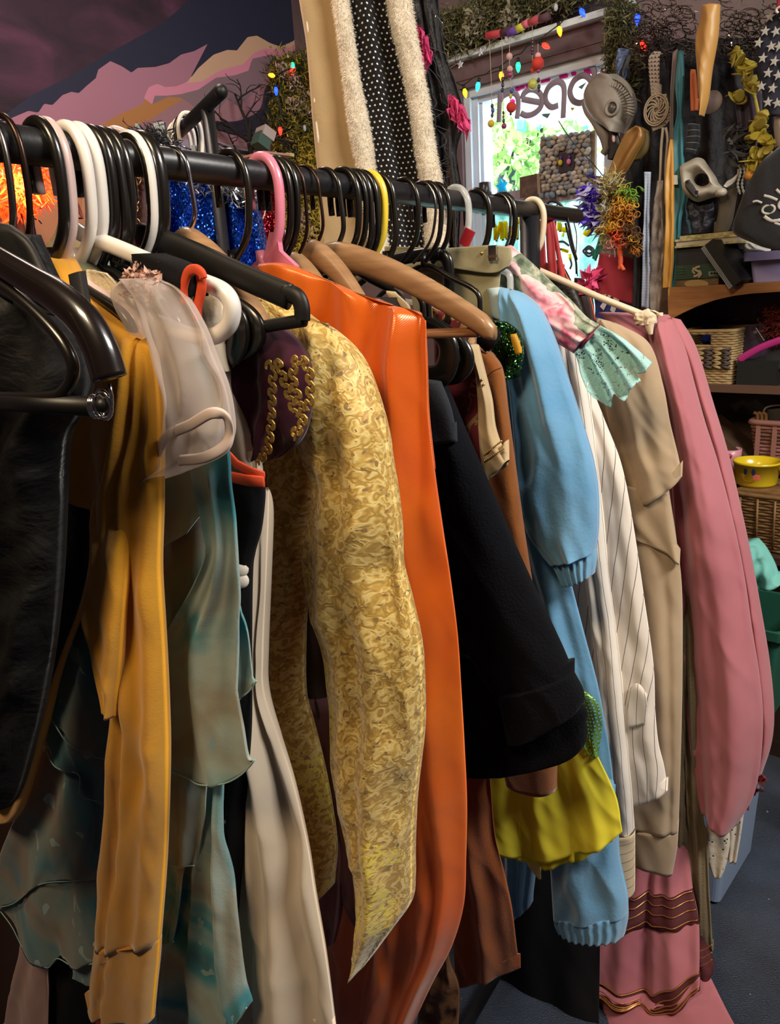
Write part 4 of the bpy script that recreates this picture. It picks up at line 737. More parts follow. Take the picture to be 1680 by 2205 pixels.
mb = MB(); mb.pipe(spl([pl.w(x, y, -.004) for x, y in [(915, 690), (919, 780), (923, 890), (936, 1010)]], 30), .0014, 6); mb.build('frayed_edge', M('orange_fray', 'd0602a', .9), t)
garm('scrap', M('eyelet_cream', 'b9a888', .8), rack(HS['h17'][1]+.02), [(832, 626, 850, 628), (838, 645, 880, 655), (850, 655, 885, 668)], .003, par=T('lace_edging', 'scrap of cream eyelet lace under the large wooden hanger', 'lace', bp(HS['h17'][1]+.02, .1, -.25)), thin=True, N=10, M=10)
# ---- 9 black wool coat and its denim and hanger ends
sv = .52; pl = rack(sv)
t = T('wool_coat', 'thick black wool coat with deep turned-up sleeve cuffs', 'coat', flat(bp(sv, .15)))
garm('body', M_['wool'], pl, [(800, 800, 930, 820), (800, 950, 960, 950), (800, 1150, 1000, 1150), (800, 1350, 1030, 1350), (820, 1500, 1050, 1500), (850, 1560, 1060, 1560)], .018, par=t, N=30, M=40, off=.02)
garm('sleeve', M_['wool'], pl, [(890, 800, 952, 815), (915, 860, 976, 880), (925, 960, 1012, 960), (935, 1080, 1064, 1075), (950, 1200, 1114, 1190), (975, 1320, 1165, 1300), (1030, 1430, 1212, 1400), (1085, 1520, 1236, 1462)], .032, [(1.2, .004, .3, .1)], crum=(.002, 14, 8, 2), par=t, off=-.012, N=44, M=80, tap=.15)
garm('cuff', M_['wool'], pl, [(1080, 1490, 1232, 1448), (1085, 1525, 1256, 1500), (1092, 1560, 1240, 1535), (1100, 1590, 1190, 1565)], .036, par=t, off=-.02, N=36, M=24)
garm('far_sleeve', M_['wool'], pl, [(960, 1380, 1130, 1480), (985, 1520, 1250, 1520), (992, 1560, 1262, 1562), (998, 1600, 1258, 1606), (1000, 1638, 1215, 1640), (1004, 1660, 1130, 1655)], .028, par=t, off=.012, N=44, M=40, hem=False)
garm('faded_shoulder', M_['denim'], pl, [(895, 815, 950, 822), (900, 880, 972, 880), (905, 960, 985, 950)], .008, par=t, off=-.040, N=20, M=20, label='faded denim blue patch at the shoulder')
# round black hanger ends in front of the paisley shirt
sv = .50; s2 = sv
for lab, pts, hw in [('black flocked hanger with drooping round end under the trouser bar', [(880, 690), (930, 705), (962, 735), (966, 775), (950, 808), (915, 815)], .017), ('glossy black hanger with drooping round end nearest the paisley shirt', [(930, 690), (975, 722), (1000, 752), (1004, 782), (985, 806), (950, 812)], .013)]:
    contour(lab, s2, pts, hw, .008); s2 += .03
contour('black flocked hanger shoulder above the brown suede top', .64, [(960, 650), (1010, 690), (1045, 720), (1066, 740)], .02, .008, M_['black'])
# flat squared black hanger
t, s_ = HS['h26']; pl = rack(s_)
mb = MB(); ribbonbar(mb, pl, [(800, 572), (850, 560), (905, 549), (950, 547)], .011, .006); ribbonbar(mb, pl, [(948, 545), (962, 560), (966, 590), (968, 640)], .0105, .006); mb.build('frame', M('plastic_sleek_black', '0f0f11', .3, coat=.3), t)
t, s_ = HS['h28']; pl = rack(s_)
mb = MB(); mb.pipe([pl.w(968, 606), pl.w(1080, 636)], .0052, 10); mb.pipe([pl.w(1010, 618), pl.w(1024, 660)], .003, 8); mb.build('arm', hpl['black'], t)
# ---- 10 paisley shirt
sv = .585; pl = rack(sv)
t = T('paisley_shirt', 'maroon and beige paisley shirt with beige beaded sleeve', 'shirt', flat(bp(sv, .15)))
garm('body', M_['paisley'], pl, [(930, 660, 1030, 700), (935, 730, 1025, 740), (940, 820, 1036, 815), (960, 900, 1042, 890), (975, 980, 1046, 980), (990, 1060, 1046, 1060), (1000, 1200, 1060, 1200), (1000, 1400, 1060, 1400)], .012, [(1.3, .004, .1, .1)], par=t, N=36, M=60)
sl = garm('sleeve', M_['beige'], pl, [(1012, 740, 1028, 745), (1030, 800, 1044, 810), (1034, 860, 1058, 860), (1036, 920, 1066, 920), (1040, 980, 1082, 965), (1044, 1040, 1062, 1022, 1080, 1010, 1096, 990)], .014, [(1, .003, .3, 0)], par=t, off=-.014, N=24, M=40)
mb = MB()
for k, (a, b) in enumerate([((1044, 978), (1080, 950)), ((1044, 992), (1085, 966))]):
    for q in np.linspace(0, 1, 12): mb.ball(pl.w(a[0]+(b[0]-a[0])*q, a[1]+(b[1]-a[1])*q, -.030), .0016, n=6, m=4)
for x, y in [(1038, 818), (1042, 828)]: mb.ball(pl.w(x, y, -.028), .0022, n=6, m=4)
mb.build('beading', M('bead_gilt', 'd9b878', .3, .7), t)
garm('cuff_facing', M('beige_facing', 'bda888', .8), pl, [(1044, 1022, 1095, 985), (1046, 1038, 1094, 1002)], .002, par=t, thin=True, off=-.006, N=10, M=8)
# ---- 11 brown suede top and rust skirt
sv = .65; pl = rack(sv)
t = T('suede_shirt', 'brown suede long top between the paisley shirt and blue velour', 'top', flat(bp(sv, .15)))
garm('body', M_['suede'], pl, [(1000, 735, 1062, 765), (1025, 790, 1082, 800), (1030, 880, 1094, 890), (1035, 1000, 1110, 1010), (1050, 1120, 1126, 1130), (1075, 1220, 1141, 1230), (1100, 1310, 1156, 1325), (1080, 1450, 1180, 1450), (1080, 1600, 1195, 1600), (1085, 1650, 1199, 1640), (1092, 1682, 1150, 1700, 1198, 1700)], .02, [(1, .003, .2, .1)], par=t, N=36, M=70)
MB().pipe(spl([pl.w(x, y, -.0222) for x, y in [(1045, 815), (1062, 800), (1080, 792)]], 16), .0007, 5).build('seam', M('seam_brown', '4a2810', .9), t)
sv = .56; pl = rack(sv)
t = T('suede_skirt', 'rust brown suede skirt with ragged hem beside the orange satin', 'skirt', flat(bp(sv, .1)))
garm('panel', M_['rust'], pl, [(940, 1550, 1050, 1600), (950, 1700, 1056, 1690), (960, 1800, 1066, 1800), (965, 1880, 1086, 1880), (975, 1960, 1102, 1955), (978, 2050, 1114, 2050), (982, 2126, 1010, 2120, 1060, 2100, 1121, 2084)], .012, [(1.6, .006, .2, .2), (3, .003, .6, .1)], crum=(.002, 9, 7, 2), par=t, N=44, M=60, off=-.01)
pl = rack(.53); t = T('leather_vest', 'crumpled dark brown leather piece at the bottom beside the orange satin', 'vest', flat(bp(.53, .1)))
garm('panel', M('leather_brown', '5c3c22', .6, bump=(30, .6, .006)), pl, [(900, 1900, 970, 1950), (910, 2040, 966, 2060), (905, 2120, 988, 2130), (900, 2230, 985, 2230)], .016, crum=(.007, 22, 18, 3), par=t, N=36, M=40, off=-.01)
# ---- 12 green sequin costume with tulle skirt
sv = .71; pl = rack(sv)
t = T('tulle_costume', 'bright yellow tulle tutu with dark green sequinned bodice and mesh overlay', 'costume', flat(bp(sv, .15)))
garm('bodice', M_['greenseq'], pl, [(1060, 690, 1092, 694), (1060, 730, 1118, 716), (1062, 780, 1128, 760), (1072, 820, 1100, 816, 1118, 812)], .014, crum=(.004, 30, 20, 3), par=t, N=28, M=30)
garm('lining', M('lining_yellow', 'b8860f', .6), pl, [(1100, 720, 1112, 718), (1104, 740, 1120, 738), (1112, 765, 1124, 760)], .004, par=t, N=10, M=12, off=-.016)
garm('underbodice', M_['greenseq'], pl, [(1050, 800, 1088, 800), (1050, 1000, 1096, 1000), (1070, 1300, 1130, 1300), (1080, 1500, 1200, 1480), (1080, 1580, 1240, 1560)], .008, par=t, N=24, M=30, off=.006)
garm('mesh_overlay', netting('green_mesh', '7fae50', 150), pl, [(1200, 1450, 1246, 1480), (1215, 1510, 1285, 1510), (1230, 1560, 1296, 1550), (1255, 1600, 1290, 1610), (1276, 1632, 1288, 1630)], .003, [(1.5, .004, .1, .1)], par=t, thin=True, off=-.03, N=24, M=30)
for L, mt, of in [([(1060, 1560, 1250, 1560), (1050, 1680, 1290, 1640), (1048, 1760, 1325, 1720), (1062, 1828, 1100, 1848, 1160, 1856, 1230, 1846, 1290, 1828, 1338, 1796)], 'tulle', -.03), ([(1100, 1560, 1230, 1560), (1090, 1700, 1240, 1700), (1075, 1838, 1100, 1840, 1160, 1868, 1200, 1866, 1240, 1850)], 'tulle', -.016), ([(1060, 1560, 1240, 1560), (1056, 1700, 1310, 1700), (1060, 1790, 1120, 1850, 1165, 1890, 1180, 1850, 1320, 1815)], 'tulle2', 0.0), ([(1070, 1580, 1240, 1560), (1060, 1700, 1300, 1680), (1060, 1815, 1150, 1850, 1250, 1850, 1325, 1800)], 'tulle', .018)]:
    garm('tulle_layer', M_[mt], pl, L, .0015, [(2.6, .006, of*30, .1, .5), (7.3, .0015, .2, .1, .6)], par=t, thin=True, off=of, N=90, M=50)
# ---- 13 blue velour
sv = .80; pl = rack(sv)
t = T('velour_suit', 'pale blue velour suit with elasticated puff sleeve and leg cuffs', 'suit', flat(bp(sv, .15)))
garm('body', M_['blue'], pl, [(1040, 640, 1100, 640), (1040, 760, 1120, 760), (1045, 900, 1130, 900), (1060, 1050, 1160, 1050), (1090, 1180, 1210, 1180), (1120, 1280, 1236, 1280), (1150, 1380, 1262, 1380), (1180, 1480, 1288, 1480), (1190, 1600, 1310, 1600), (1188, 1720, 1325, 1720)], .016, [(1.6, .006, .2, .15), (3.2, .003, .3, .1)], par=t, N=40, M=80, off=.012)
garm('neck_binding', M('binding_pale', 'a9b9b8', .8), pl, [(1052, 622, 1078, 618), (1056, 650, 1086, 650), (1062, 680, 1088, 690)], .014, par=t, N=16, M=16)
garm('sleeve', M_['blue'], pl, [(1078, 618, 1122, 628), (1084, 660, 1162, 668), (1094, 740, 1196, 740), (1106, 830, 1226, 830), (1114, 920, 1252, 910), (1118, 1000, 1276, 990), (1120, 1070, 1287, 1060), (1138, 1135, 1288, 1130), (1170, 1185, 1284, 1170), (1192, 1212, 1282, 1186)], .042, [(1.4, .006, .3, .1), (3, .003, .1, .2)], [(.45, .7, -.006, .1)], (.003, 12, 7, 3), par=t, off=-.022, N=50, M=90, hem=False, tap=.12)
garm('elastic_cuff', M_['blue'], pl, [(1190, 1206, 1283, 1182), (1200, 1228, 1284, 1206), (1214, 1258, 1246, 1250, 1280, 1234)], .026, [(7, .0035, 0, .02, .01)], par=t, off=-.022, N=70, M=20)
garm('leg', M_['blue'], pl, [(1185, 1700, 1320, 1690), (1188, 1800, 1330, 1790), (1190, 1880, 1334, 1850), (1194, 1940, 1350, 1925), (1196, 1968, 1352, 1960)], .04, [(2, .004, .2, .1)], crum=(.002, 12, 8, 3), par=t, off=-.012, N=50, M=50, hem=False)
garm('leg_cuff', M_['blue'], pl, [(1195, 1962, 1352, 1956), (1198, 1982, 1352, 1980), (1206, 1998, 1346, 2010)], .04, [(9, .003, 0, .02, .01)], par=t, off=-.012, N=80, M=14)
garm('leg', M_['blue'], pl, [(1076, 1760, 1160, 1760), (1080, 1850, 1156, 1850), (1090, 1920, 1148, 1920), (1104, 1972, 1122, 1962, 1146, 1944)], .025, [(3, .004, .2, .1)], par=t, off=.03, N=40, M=30)
# ---- 14 floral blouse with lace cuff
sv = .87; pl = rack(sv)
t = T('floral_blouse', 'rose printed blouse with turquoise lace cuff', 'blouse', flat(bp(sv, .15)))
garm('body', M_['floral'], pl, [(870, 580, 1090, 560), (950, 630, 1110, 620), (1000, 700, 1120, 700), (1010, 800, 1140, 800), (1020, 1000, 1150, 1000)], .010, [(2.2, .005, .1, .1)], par=t, N=40, M=40, off=.012)
garm('sleeve', M_['floral'], pl, [(1050, 570, 1100, 528), (1066, 620, 1140, 562), (1110, 668, 1188, 608), (1158, 712, 1232, 650), (1200, 738, 1262, 682), (1236, 760, 1290, 700)], .026, [(1.5, .005, .2, .3), (3.4, .0025, .5, .2)], [(.3, .6, -.006, .08)], (.003, 20, 14, 3), par=t, off=-.016, N=50, M=60, hem=False)
MB().pipe(spl([pl.w(x, y, -.036+.012*abs(k-2)) for k, (x, y) in enumerate([(1236, 758), (1250, 748), (1264, 732), (1278, 716), (1293, 700)])], 24), .0028, 8).build('cuff_cord', M('cord_maroon', '6e1c2c', .7, bump=(200, .5)), t)
Lc = [(1236, 760, 1292, 701), (1252, 798, 1338, 724), (1266, 832, 1372, 752), (1282, 858, 1312, 884, 1326, 852, 1342, 870, 1356, 845, 1380, 826, 1366, 812, 1392, 806, 1404, 786)]
garm('cuff_lining', M_['lace_b'], pl, [(1238, 762, 1290, 703), (1252, 795, 1332, 728), (1264, 822, 1355, 756)], .002, [(3, .004, .1, .1, .1)], par=t, thin=True, off=-.014, N=50, M=24)
garm('lace_cuff', M_['lace'], pl, Lc, .002, [(3.2, .010, .1, .05, .3), (6.4, .003, .3, 0, .4)], par=t, thin=True, off=-.026, N=90, M=50, rag=.004)
# khaki trousers clipped over the clear hanger
sv = HS['h27'][1]-.014; pl = rack(sv)
t = T('khaki_trousers', 'khaki waistband of trousers clipped on the clear hanger', 'trousers', flat(bp(sv, .05)))
garm('waistband', M_['khaki'], pl, [(830, 530, 960, 534, 1060, 528, 1100, 533), (826, 560, 960, 560, 1064, 566, 1102, 556), (828, 580, 960, 576, 1060, 588, 1096, 574)], .012, crum=(.0015, 20, 20, 3), par=t, N=50, M=20)
garm('seat', M_['khaki'], pl, [(835, 576, 1080, 576), (880, 620, 1075, 620), (900, 720, 1060, 720)], .008, par=t, N=30, M=20, off=.006)
MB().box(pl.w(1061, 545, -.013), HD, BARD, ZV, .007, .002, .012).build('clip', chrome, t, smooth=False)
MB().box(pl.w(1061, 552, -.015), HD, BARD, ZV, .008, .002, .002).build('clip_lip', M('clip_brown', '5a4034', .4), t, smooth=False)
for x, y in [(1038, 545), (895, 545)]: MB().ball(pl.w(x, y, -.012), .0035, .002, .003, 8, 6).build('rivet', M('rivet_gilt', 'c9a45c', .3, .8), t)
# ---- 15 pinstripe jacket
sv = .95; pl = rack(sv)
t = T('pinstripe_jacket', 'cream pinstriped jacket with narrow long sleeve', 'jacket', flat(bp(sv, .15)))
garm('collar', M_['stripe'], pl, [(970, 600, 1000, 572), (972, 650, 1040, 600), (980, 690, 1056, 640)], .006, par=t, N=20, M=16, off=-.01)
garm('body', M_['stripe_d'], pl, [(1100, 690, 1240, 690), (1150, 800, 1262, 800), (1170, 900, 1300, 900), (1180, 1000, 1338, 1000), (1190, 1130, 1362, 1120), (1200, 1280, 1386, 1280), (1210, 1430, 1407, 1430), (1220, 1540, 1411, 1530), (1240, 1600, 1418, 1600), (1270, 1660, 1430, 1650), (1300, 1740, 1370, 1728, 1438, 1702)], .02, [(1.2, .005, .1, .1)], [(.86, .8, -.004, .05)], (.0015, 10, 5, 3), par=t, N=50, M=90)
garm('sleeve', M_['stripe'], pl, [(1196, 700, 1238, 705), (1206, 800, 1262, 800), (1222, 900, 1276, 900), (1236, 1000, 1288, 1000), (1250, 1120, 1300, 1110), (1262, 1230, 1311, 1230), (1276, 1340, 1325, 1340), (1290, 1480, 1342, 1470), (1302, 1600, 1352, 1600), (1312, 1700, 1361, 1700), (1319, 1792, 1366, 1792)], .026, [(1, .003, .3, .05)], [(.5, .4, -.004, .12)], (.002, 16, 6, 3), par=t, off=-.018, N=40, M=100, hem=False, tap=.12)
garm('cuff', M_['stripe_h'], pl, [(1318, 1788, 1367, 1788), (1316, 1850, 1367, 1850), (1322, 1895, 1367, 1898), (1332, 1914, 1366, 1922)], .025, par=t, off=-.022, N=30, M=20)
garm('pocket_flap', M_['stripe'], pl, [(1353, 1484, 1374, 1472, 1394, 1496), (1352, 1530, 1392, 1530), (1354, 1568, 1388, 1560)], .002, par=t, thin=True, off=-.026, N=14, M=10)
# ---- 16 tan suede tunic
sv = 1.03; pl = rack(sv)
t = T('suede_tunic', 'tan suede tunic with layered cape sleeve', 'tunic', flat(bp(sv, .15)))
garm('body', M_['suede_b'], pl, [(1180, 690, 1360, 720), (1220, 800, 1400, 800), (1240, 950, 1430, 940), (1260, 1060, 1440, 1050), (1280, 1160, 1455, 1150), (1300, 1260, 1468, 1260), (1320, 1400, 1470, 1400), (1340, 1550, 1468, 1550), (1350, 1700, 1464, 1700), (1355, 1780, 1461, 1790)], .022, [(1.2, .004, .3, .1)], [(.75, .88, -.005, .06)], (.002, 9, 6, 2), par=t, N=50, M=90)
garm('hem_band', M_['suede_b'], pl, [(1354, 1780, 1461, 1788), (1356, 1820, 1458, 1830), (1358, 1856, 1400, 1864, 1448, 1882)], .021, par=t, N=40, M=14)
garm('cape_sleeve', M_['suede_b'], pl, [(1284, 684, 1330, 696), (1290, 740, 1398, 740), (1298, 820, 1428, 830), (1310, 900, 1443, 910), (1330, 980, 1460, 980), (1365, 1100, 1410, 1075, 1452, 1046, 1469, 1026)], .02, [(1.1, .006, .55, .1), (2.4, .003, .1, .2)], [(.3, .55, .007, .1)], (.003, 12, 9, 3), par=t, off=-.018, N=46, M=60, tap=.3)
garm('lower_flap', M_['suede_b'], pl, [(1330, 1040, 1440, 1060), (1350, 1120, 1448, 1120), (1366, 1158, 1400, 1172, 1440, 1190, 1464, 1215)], .012, [(1, .003, .1, .1)], par=t, off=-.016, N=30, M=26)
# ---- 17 rose dress
sv = 1.18; pl = rack(sv)
t = T('rose_dress', 'long rose pink dress with balloon sleeves and maroon ribbon bands on the skirt', 'dress', flat(bp(sv, .2)))
garm('yoke', M_['pink'], pl, [(1290, 672, 1440, 678), (1330, 720, 1478, 720), (1360, 800, 1500, 800), (1380, 1000, 1520, 1000), (1400, 1200, 1540, 1200), (1400, 1500, 1540, 1500), (1390, 1700, 1540, 1700)], .02, [(1.6, .006, .1, .1)], par=t, N=44, M=60, off=.02)
garm('sleeve', M_['pink'], pl, [(1392, 690, 1446, 684), (1404, 740, 1474, 752), (1425, 820, 1495, 830), (1440, 900, 1517, 910), (1448, 1000, 1546, 1000), (1456, 1130, 1580, 1130), (1464, 1250, 1604, 1250), (1470, 1360, 1620, 1360), (1473, 1450, 1636, 1460), (1480, 1540, 1643, 1550), (1490, 1620, 1638, 1640), (1500, 1690, 1624, 1710), (1512, 1738, 1560, 1768, 1592, 1768)], .046, [(1.2, .008, .5, .08), (2.6, .004, .2, .1)], [(.12, .18, -.007, .1), (.55, .62, .006, .09)], (.004, 7, 4, 3), par=t, off=-.03, N=56, M=120, tap=.1)
garm('far_sleeve', M_['pink'], pl, [(1420, 678, 1466, 688), (1450, 740, 1500, 752), (1490, 860, 1536, 870), (1520, 960, 1566, 970), (1545, 1060, 1590, 1070), (1570, 1180, 1616, 1190), (1590, 1300, 1640, 1320), (1600, 1420, 1658, 1430), (1610, 1520, 1667, 1530), (1615, 1590, 1662, 1600), (1615, 1640, 1642, 1664)], .03, [(1.2, .005, .3, .05)], [(.5, .5, -.006, .12)], par=t, off=.02, N=40, M=90, tap=.1)
mt = M('ragged_trim', '7a2430', .8)
tufts('torn_trim', [pl.w(x, y, -.01) for x, y in [(1628, 1700), (1634, 1682), (1612, 1722), (1640, 1670), (1600, 1730)]], (.004, .004, .004), mt, t, 40, .018, .006, 5)
UT = [(1330, 1600, 1470, 1600), (1330, 1760, 1480, 1760), (1300, 1900, 1490, 1900), (1250, 1990, 1505, 1985), (1225, 2050, 1270, 2098, 1390, 2132, 1430, 2126, 1506, 2098), (1225, 2072, 1270, 2128, 1390, 2164, 1450, 2168, 1506, 2130)]
ut = garm('upper_tier', M_['pink'], pl, UT, .03, [(2.6, .006, .1, .05, .3), (5, .004, .2, .05, .4)], [(.57, .56, -.016, .05)], par=t, N=80, M=100, offs=[0, -.02, -.07, -.13, -.175, -.19])
lt = garm('lower_tier', M_['pink'], pl, [(1250, 2050, 1500, 2050), (1230, 2120, 1530, 2110), (1215, 2200, 1570, 2190), (1205, 2260, 1610, 2260)], .045, [(2.2, .014, .3, .05, .2)], [(.45, .5, -.016, .06)], par=t, N=60, M=40, offs=[-.10, -.14, -.22, -.30])
band('ribbon_band', ut, .42, .60, M_['ribbon'], t, .003, .05, .98, .004); band('ribbon_band', ut, .78, .992, M_['ribbon'], t, .003, .02, .985, .006)
for q_ in (.43, .475, .53, .585): thread('gilt_thread', ut, q_, M_['gilt'], t, .0013, .006, .05, .97)
for q_ in (.785, .83, .875, .92, .965): thread('gilt_thread', ut, q_, M_['gilt'], t, .0014, .006, .03, .975)
garm('ribbon_band', M_['ribbon'], pl, [(1496, 2026, 1518, 2040), (1500, 2080, 1538, 2080), (1500, 2125, 1530, 2105)], .03, par=t, N=16, M=16, offs=[-.10, -.115, -.125])
for yy in (2042, 2058, 2074): MB().pipe(spl([pl.w(x, yy+d, -.152) for x, d in [(1500, 8), (1518, 2), (1534, -8)]], 10), .0012, 5).build('gilt_thread', M_['gilt'], t)
garm('side_tier', M('rose_shadow', 'a8626a', .8), pl, [(1180, 1880, 1260, 1900), (1185, 1960, 1260, 1990), (1195, 2080, 1290, 2100), (1190, 2160, 1300, 2230)], .03, [(1.5, .006, .1, 0)], par=t, N=30, M=30, offs=[.02, -.02, -.09, -.16])
garm('side_ribbon', M_['ribbon'], pl, [(1178, 1915, 1262, 1940), (1182, 1990, 1270, 2020)], .034, par=t, N=20, M=12, offs=[.0, -.04])
# white eyelet petticoat sleeve, olive scarf, cream tag knot
pl = rack(1.21); t = T('eyelet_petticoat', 'white eyelet lace frill hanging below the rose balloon sleeve', 'petticoat', flat(bp(1.21, .3)))
garm('frill', M_['eyelet'], pl, [(1515, 1700, 1560, 1690), (1524, 1760, 1566, 1750), (1518, 1810, 1572, 1810), (1526, 1852, 1564, 1862), (1540, 1884, 1556, 1882)], .016, [(1.2, .003, .1, .1)], par=t, N=30, M=30, wr=.0008)
garm('frill', M_['eyelet'], pl, [(1560, 1690, 1604, 1690), (1562, 1750, 1603, 1740), (1562, 1800, 1596, 1796), (1566, 1846, 1586, 1856)], .014, [(2, .004, .3, .1)], par=t, N=30, M=30, off=.02)
pl = rack(1.14); t = T('olive_scarf', 'olive brown knitted scarf ends hanging in front of the rose skirt', 'scarf', flat(bp(1.09, .2)))
for L in ([(1430, 1250, 1476, 1250), (1446, 1700, 1486, 1700), (1440, 1830, 1490, 1830), (1438, 1930, 1490, 1940), (1446, 2010, 1462, 2030, 1490, 2018)], [(1460, 1250, 1500, 1250), (1478, 1700, 1512, 1720), (1486, 1800, 1524, 1800), (1490, 1920, 1528, 1920), (1496, 2010, 1512, 2036, 1536, 2048)]):
    garm('scarf_end', M_['olive'], pl, L, .012, [(1.8, .004, .2, .1), (4, .0015, .1, .1)], par=t, N=36, M=60)
pl = rack(1.13); t = T('lace_tie', 'cream cotton tie knotted round the cream hanger arm', 'tie', bp(1.13, .24, -.22))
garm('knot', M('tie_cream', 'd6c2a4', .8, bump=(120, .3)), pl, [(1368, 676, 1396, 664), (1366, 690, 1416, 680), (1372, 702, 1414, 696)], .014, crum=(.004, 60, 50, 3), par=t, N=24, M=20, off=-.012)
garm('tail', M('tie_cream', 'd6c2a4', .8), pl, [(1386, 690, 1412, 686), (1390, 705, 1408, 702), (1398, 722, 1406, 720)], .005, par=t, N=12, M=12, off=-.022)
garm('tail', M('tie_cream', 'd6c2a4', .8), pl, [(1398, 668, 1410, 668), (1412, 672, 1424, 676), (1416, 680, 1428, 680)], .004, par=t, N=12, M=12, off=-.012)
# ---- 18 black dress with red halter straps at the end of the rail
sv = s_at(1195, 0); pl = rack(sv)
t = T('halter_dress', 'black halter dress with red satin straps looped over the rail end', 'dress', flat(bp(sv, .1)))
red = M('strap_red', 'b32a2c', .55, sheen=.3, bump=(60, .2))
garm('strap', red, pl, [(1172, 440, 1190, 440), (1174, 470, 1186, 466), (1176, 510, 1192, 500), (1180, 570, 1198, 560), (1182, 595, 1200, 600)], .004, [(1, .002, 0, 0)], par=t, N=14, M=40, off=-.022)
garm('strap', red, pl, [(1176, 452, 1186, 448), (1186, 490, 1196, 480), (1198, 545, 1206, 535), (1206, 600, 1216, 600)], .004, par=t, N=14, M=30, off=-.018)
garm('strap', red, pl, [(1158, 480, 1172, 470), (1162, 560, 1176, 560), (1168, 590, 1184, 600)], .004, par=t, N=14, M=30, off=.01)
garm('bodice', M('black_glitter', '17120f', .5, bump=(180, .8)), pl, [(1184, 560, 1204, 560), (1178, 600, 1228, 600), (1170, 700, 1262, 690), (1160, 900, 1280, 900), (1160, 1400, 1300, 1400)], .014, par=t, N=30, M=40, off=.012)
MB().pipe(spl([pl.w(x, y, -.004) for x, y in [(1204, 540), (1218, 590), (1238, 620)]], 16), .002, 6).build('orange_piping', M('piping_orange', 'd8542c', .6), t)
sv = s_at(1218, 0); pl = rack(sv)
t = T('ribbon_dress', 'dark dress with black ribbon loops and pink bow, last on the rail', 'dress', flat(bp(sv, .1)))
for P, r_ in [([(1178, 440), (1186, 433), (1200, 436), (1216, 452), (1224, 480), (1232, 520), (1242, 560)], .003), ([(1200, 440), (1196, 480), (1198, 520)], .0026), ([(1218, 480), (1230, 530), (1240, 560), (1242, 590)], .0026), ([(1236, 478), (1242, 510), (1240, 560), (1244, 595)], .0012)]:
    MB().pipe(spl([pl.w(x, y, -.02) for x, y in P], 24), r_, 8, False, pl.n, .4).build('ribbon_loop', M('ribbon_black', '17141a', .4), t)
garm('bodice', M('dark_sateen', '2a1418', .5, sheen=.2), pl, [(1238, 598, 1256, 600), (1236, 630, 1268, 625), (1240, 670, 1280, 670), (1240, 900, 1290, 900)], .012, par=t, N=24, M=30)
MB().pipe(spl([pl.w(x, y, -.016) for x, y in [(1268, 628), (1276, 660), (1282, 690)]], 12), .0016, 6).build('orange_piping', M('piping_orange', 'd8542c', .6), t)
tufts('pink_bow', [pl.w(1262, 612, -.02), pl.w(1268, 604, -.02)], (.004, .004, .004), M('bow_pink', 'd8487a', .5), t, 26, .028, .009, 9)
# bits hanging low at the left
pl = rack(.12); t = T('blush_slip', 'pale blush satin slip hem at the bottom left corner', 'slip', flat(bp(.12, .0)))
garm('panel', M('blush_satin', 'a88078', .45, sheen=.2), pl, [(60, 1950, 150, 1950), (45, 2060, 106, 2060), (25, 2140, 104, 2140), (10, 2230, 102, 2230)], .012, [(1.5, .005, .1, .1)], par=t, N=30, M=30)
pl = rack(.15); t = T('black_skirt', 'black skirt behind the teal ruffles at bottom left', 'skirt', flat(bp(.15, .02)))
garm('panel', M_['black'], pl, [(60, 1700, 240, 1700), (80, 2000, 230, 2000), (90, 2230, 190, 2230)], .014, [(1.5, .004, .1, .1)], par=t, N=30, M=30)
pl = rack(.17); t = T('red_skirt', 'red cloth showing below the mustard sleeve at the bottom edge', 'skirt', flat(bp(.17, .05)))
garm('panel', M('red_cloth', 'a02a18', .8), pl, [(150, 1900, 300, 1900), (165, 2100, 290, 2100), (170, 2230, 280, 2230)], .012, [(1.5, .004, .1, .1)], par=t, N=30, M=30)
pl = rack(.2); t = T('brown_cape', 'dark red brown cape in shadow at the far left bottom', 'cape', flat(bp(.2, -.1)))
garm('panel', M('cape_brown', '33160c', .8), pl, [(-150, 1500, 200, 1500), (-160, 1900, 190, 1900), (-160, 2230, 200, 2230)], .02, [(2.5, .01, .1, .1)], par=t, N=40, M=40)
# dark clothes filling the gaps between the coats, seen only as shadowed slivers; the last is a black panel added as shade
for k, (sv, x0, x1, y0, y1, c, lab) in enumerate([(.30, 520, 640, 760, 1900, '1c1212', 'dark plum lining dress hidden behind the gold coat'), (.42, 620, 900, 640, 1900, '1d1512', 'dark brown garment in the shade behind the orange satin'), (.93, 1050, 1290, 1650, 2230, '030304', 'black panel added as deep shade between rust skirt and blue leg')]):
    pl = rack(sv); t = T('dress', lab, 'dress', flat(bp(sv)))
    garm('panel', M('shade_cloth_%d' % k, c, .9), pl, [(x0, y0, x1-30, y0), (x0, (y0+y1)/2, x1, (y0+y1)/2), (x0, y1, x1, y1)], .01, [(2.5, .004, .1, .1)], par=t, N=30, M=30)
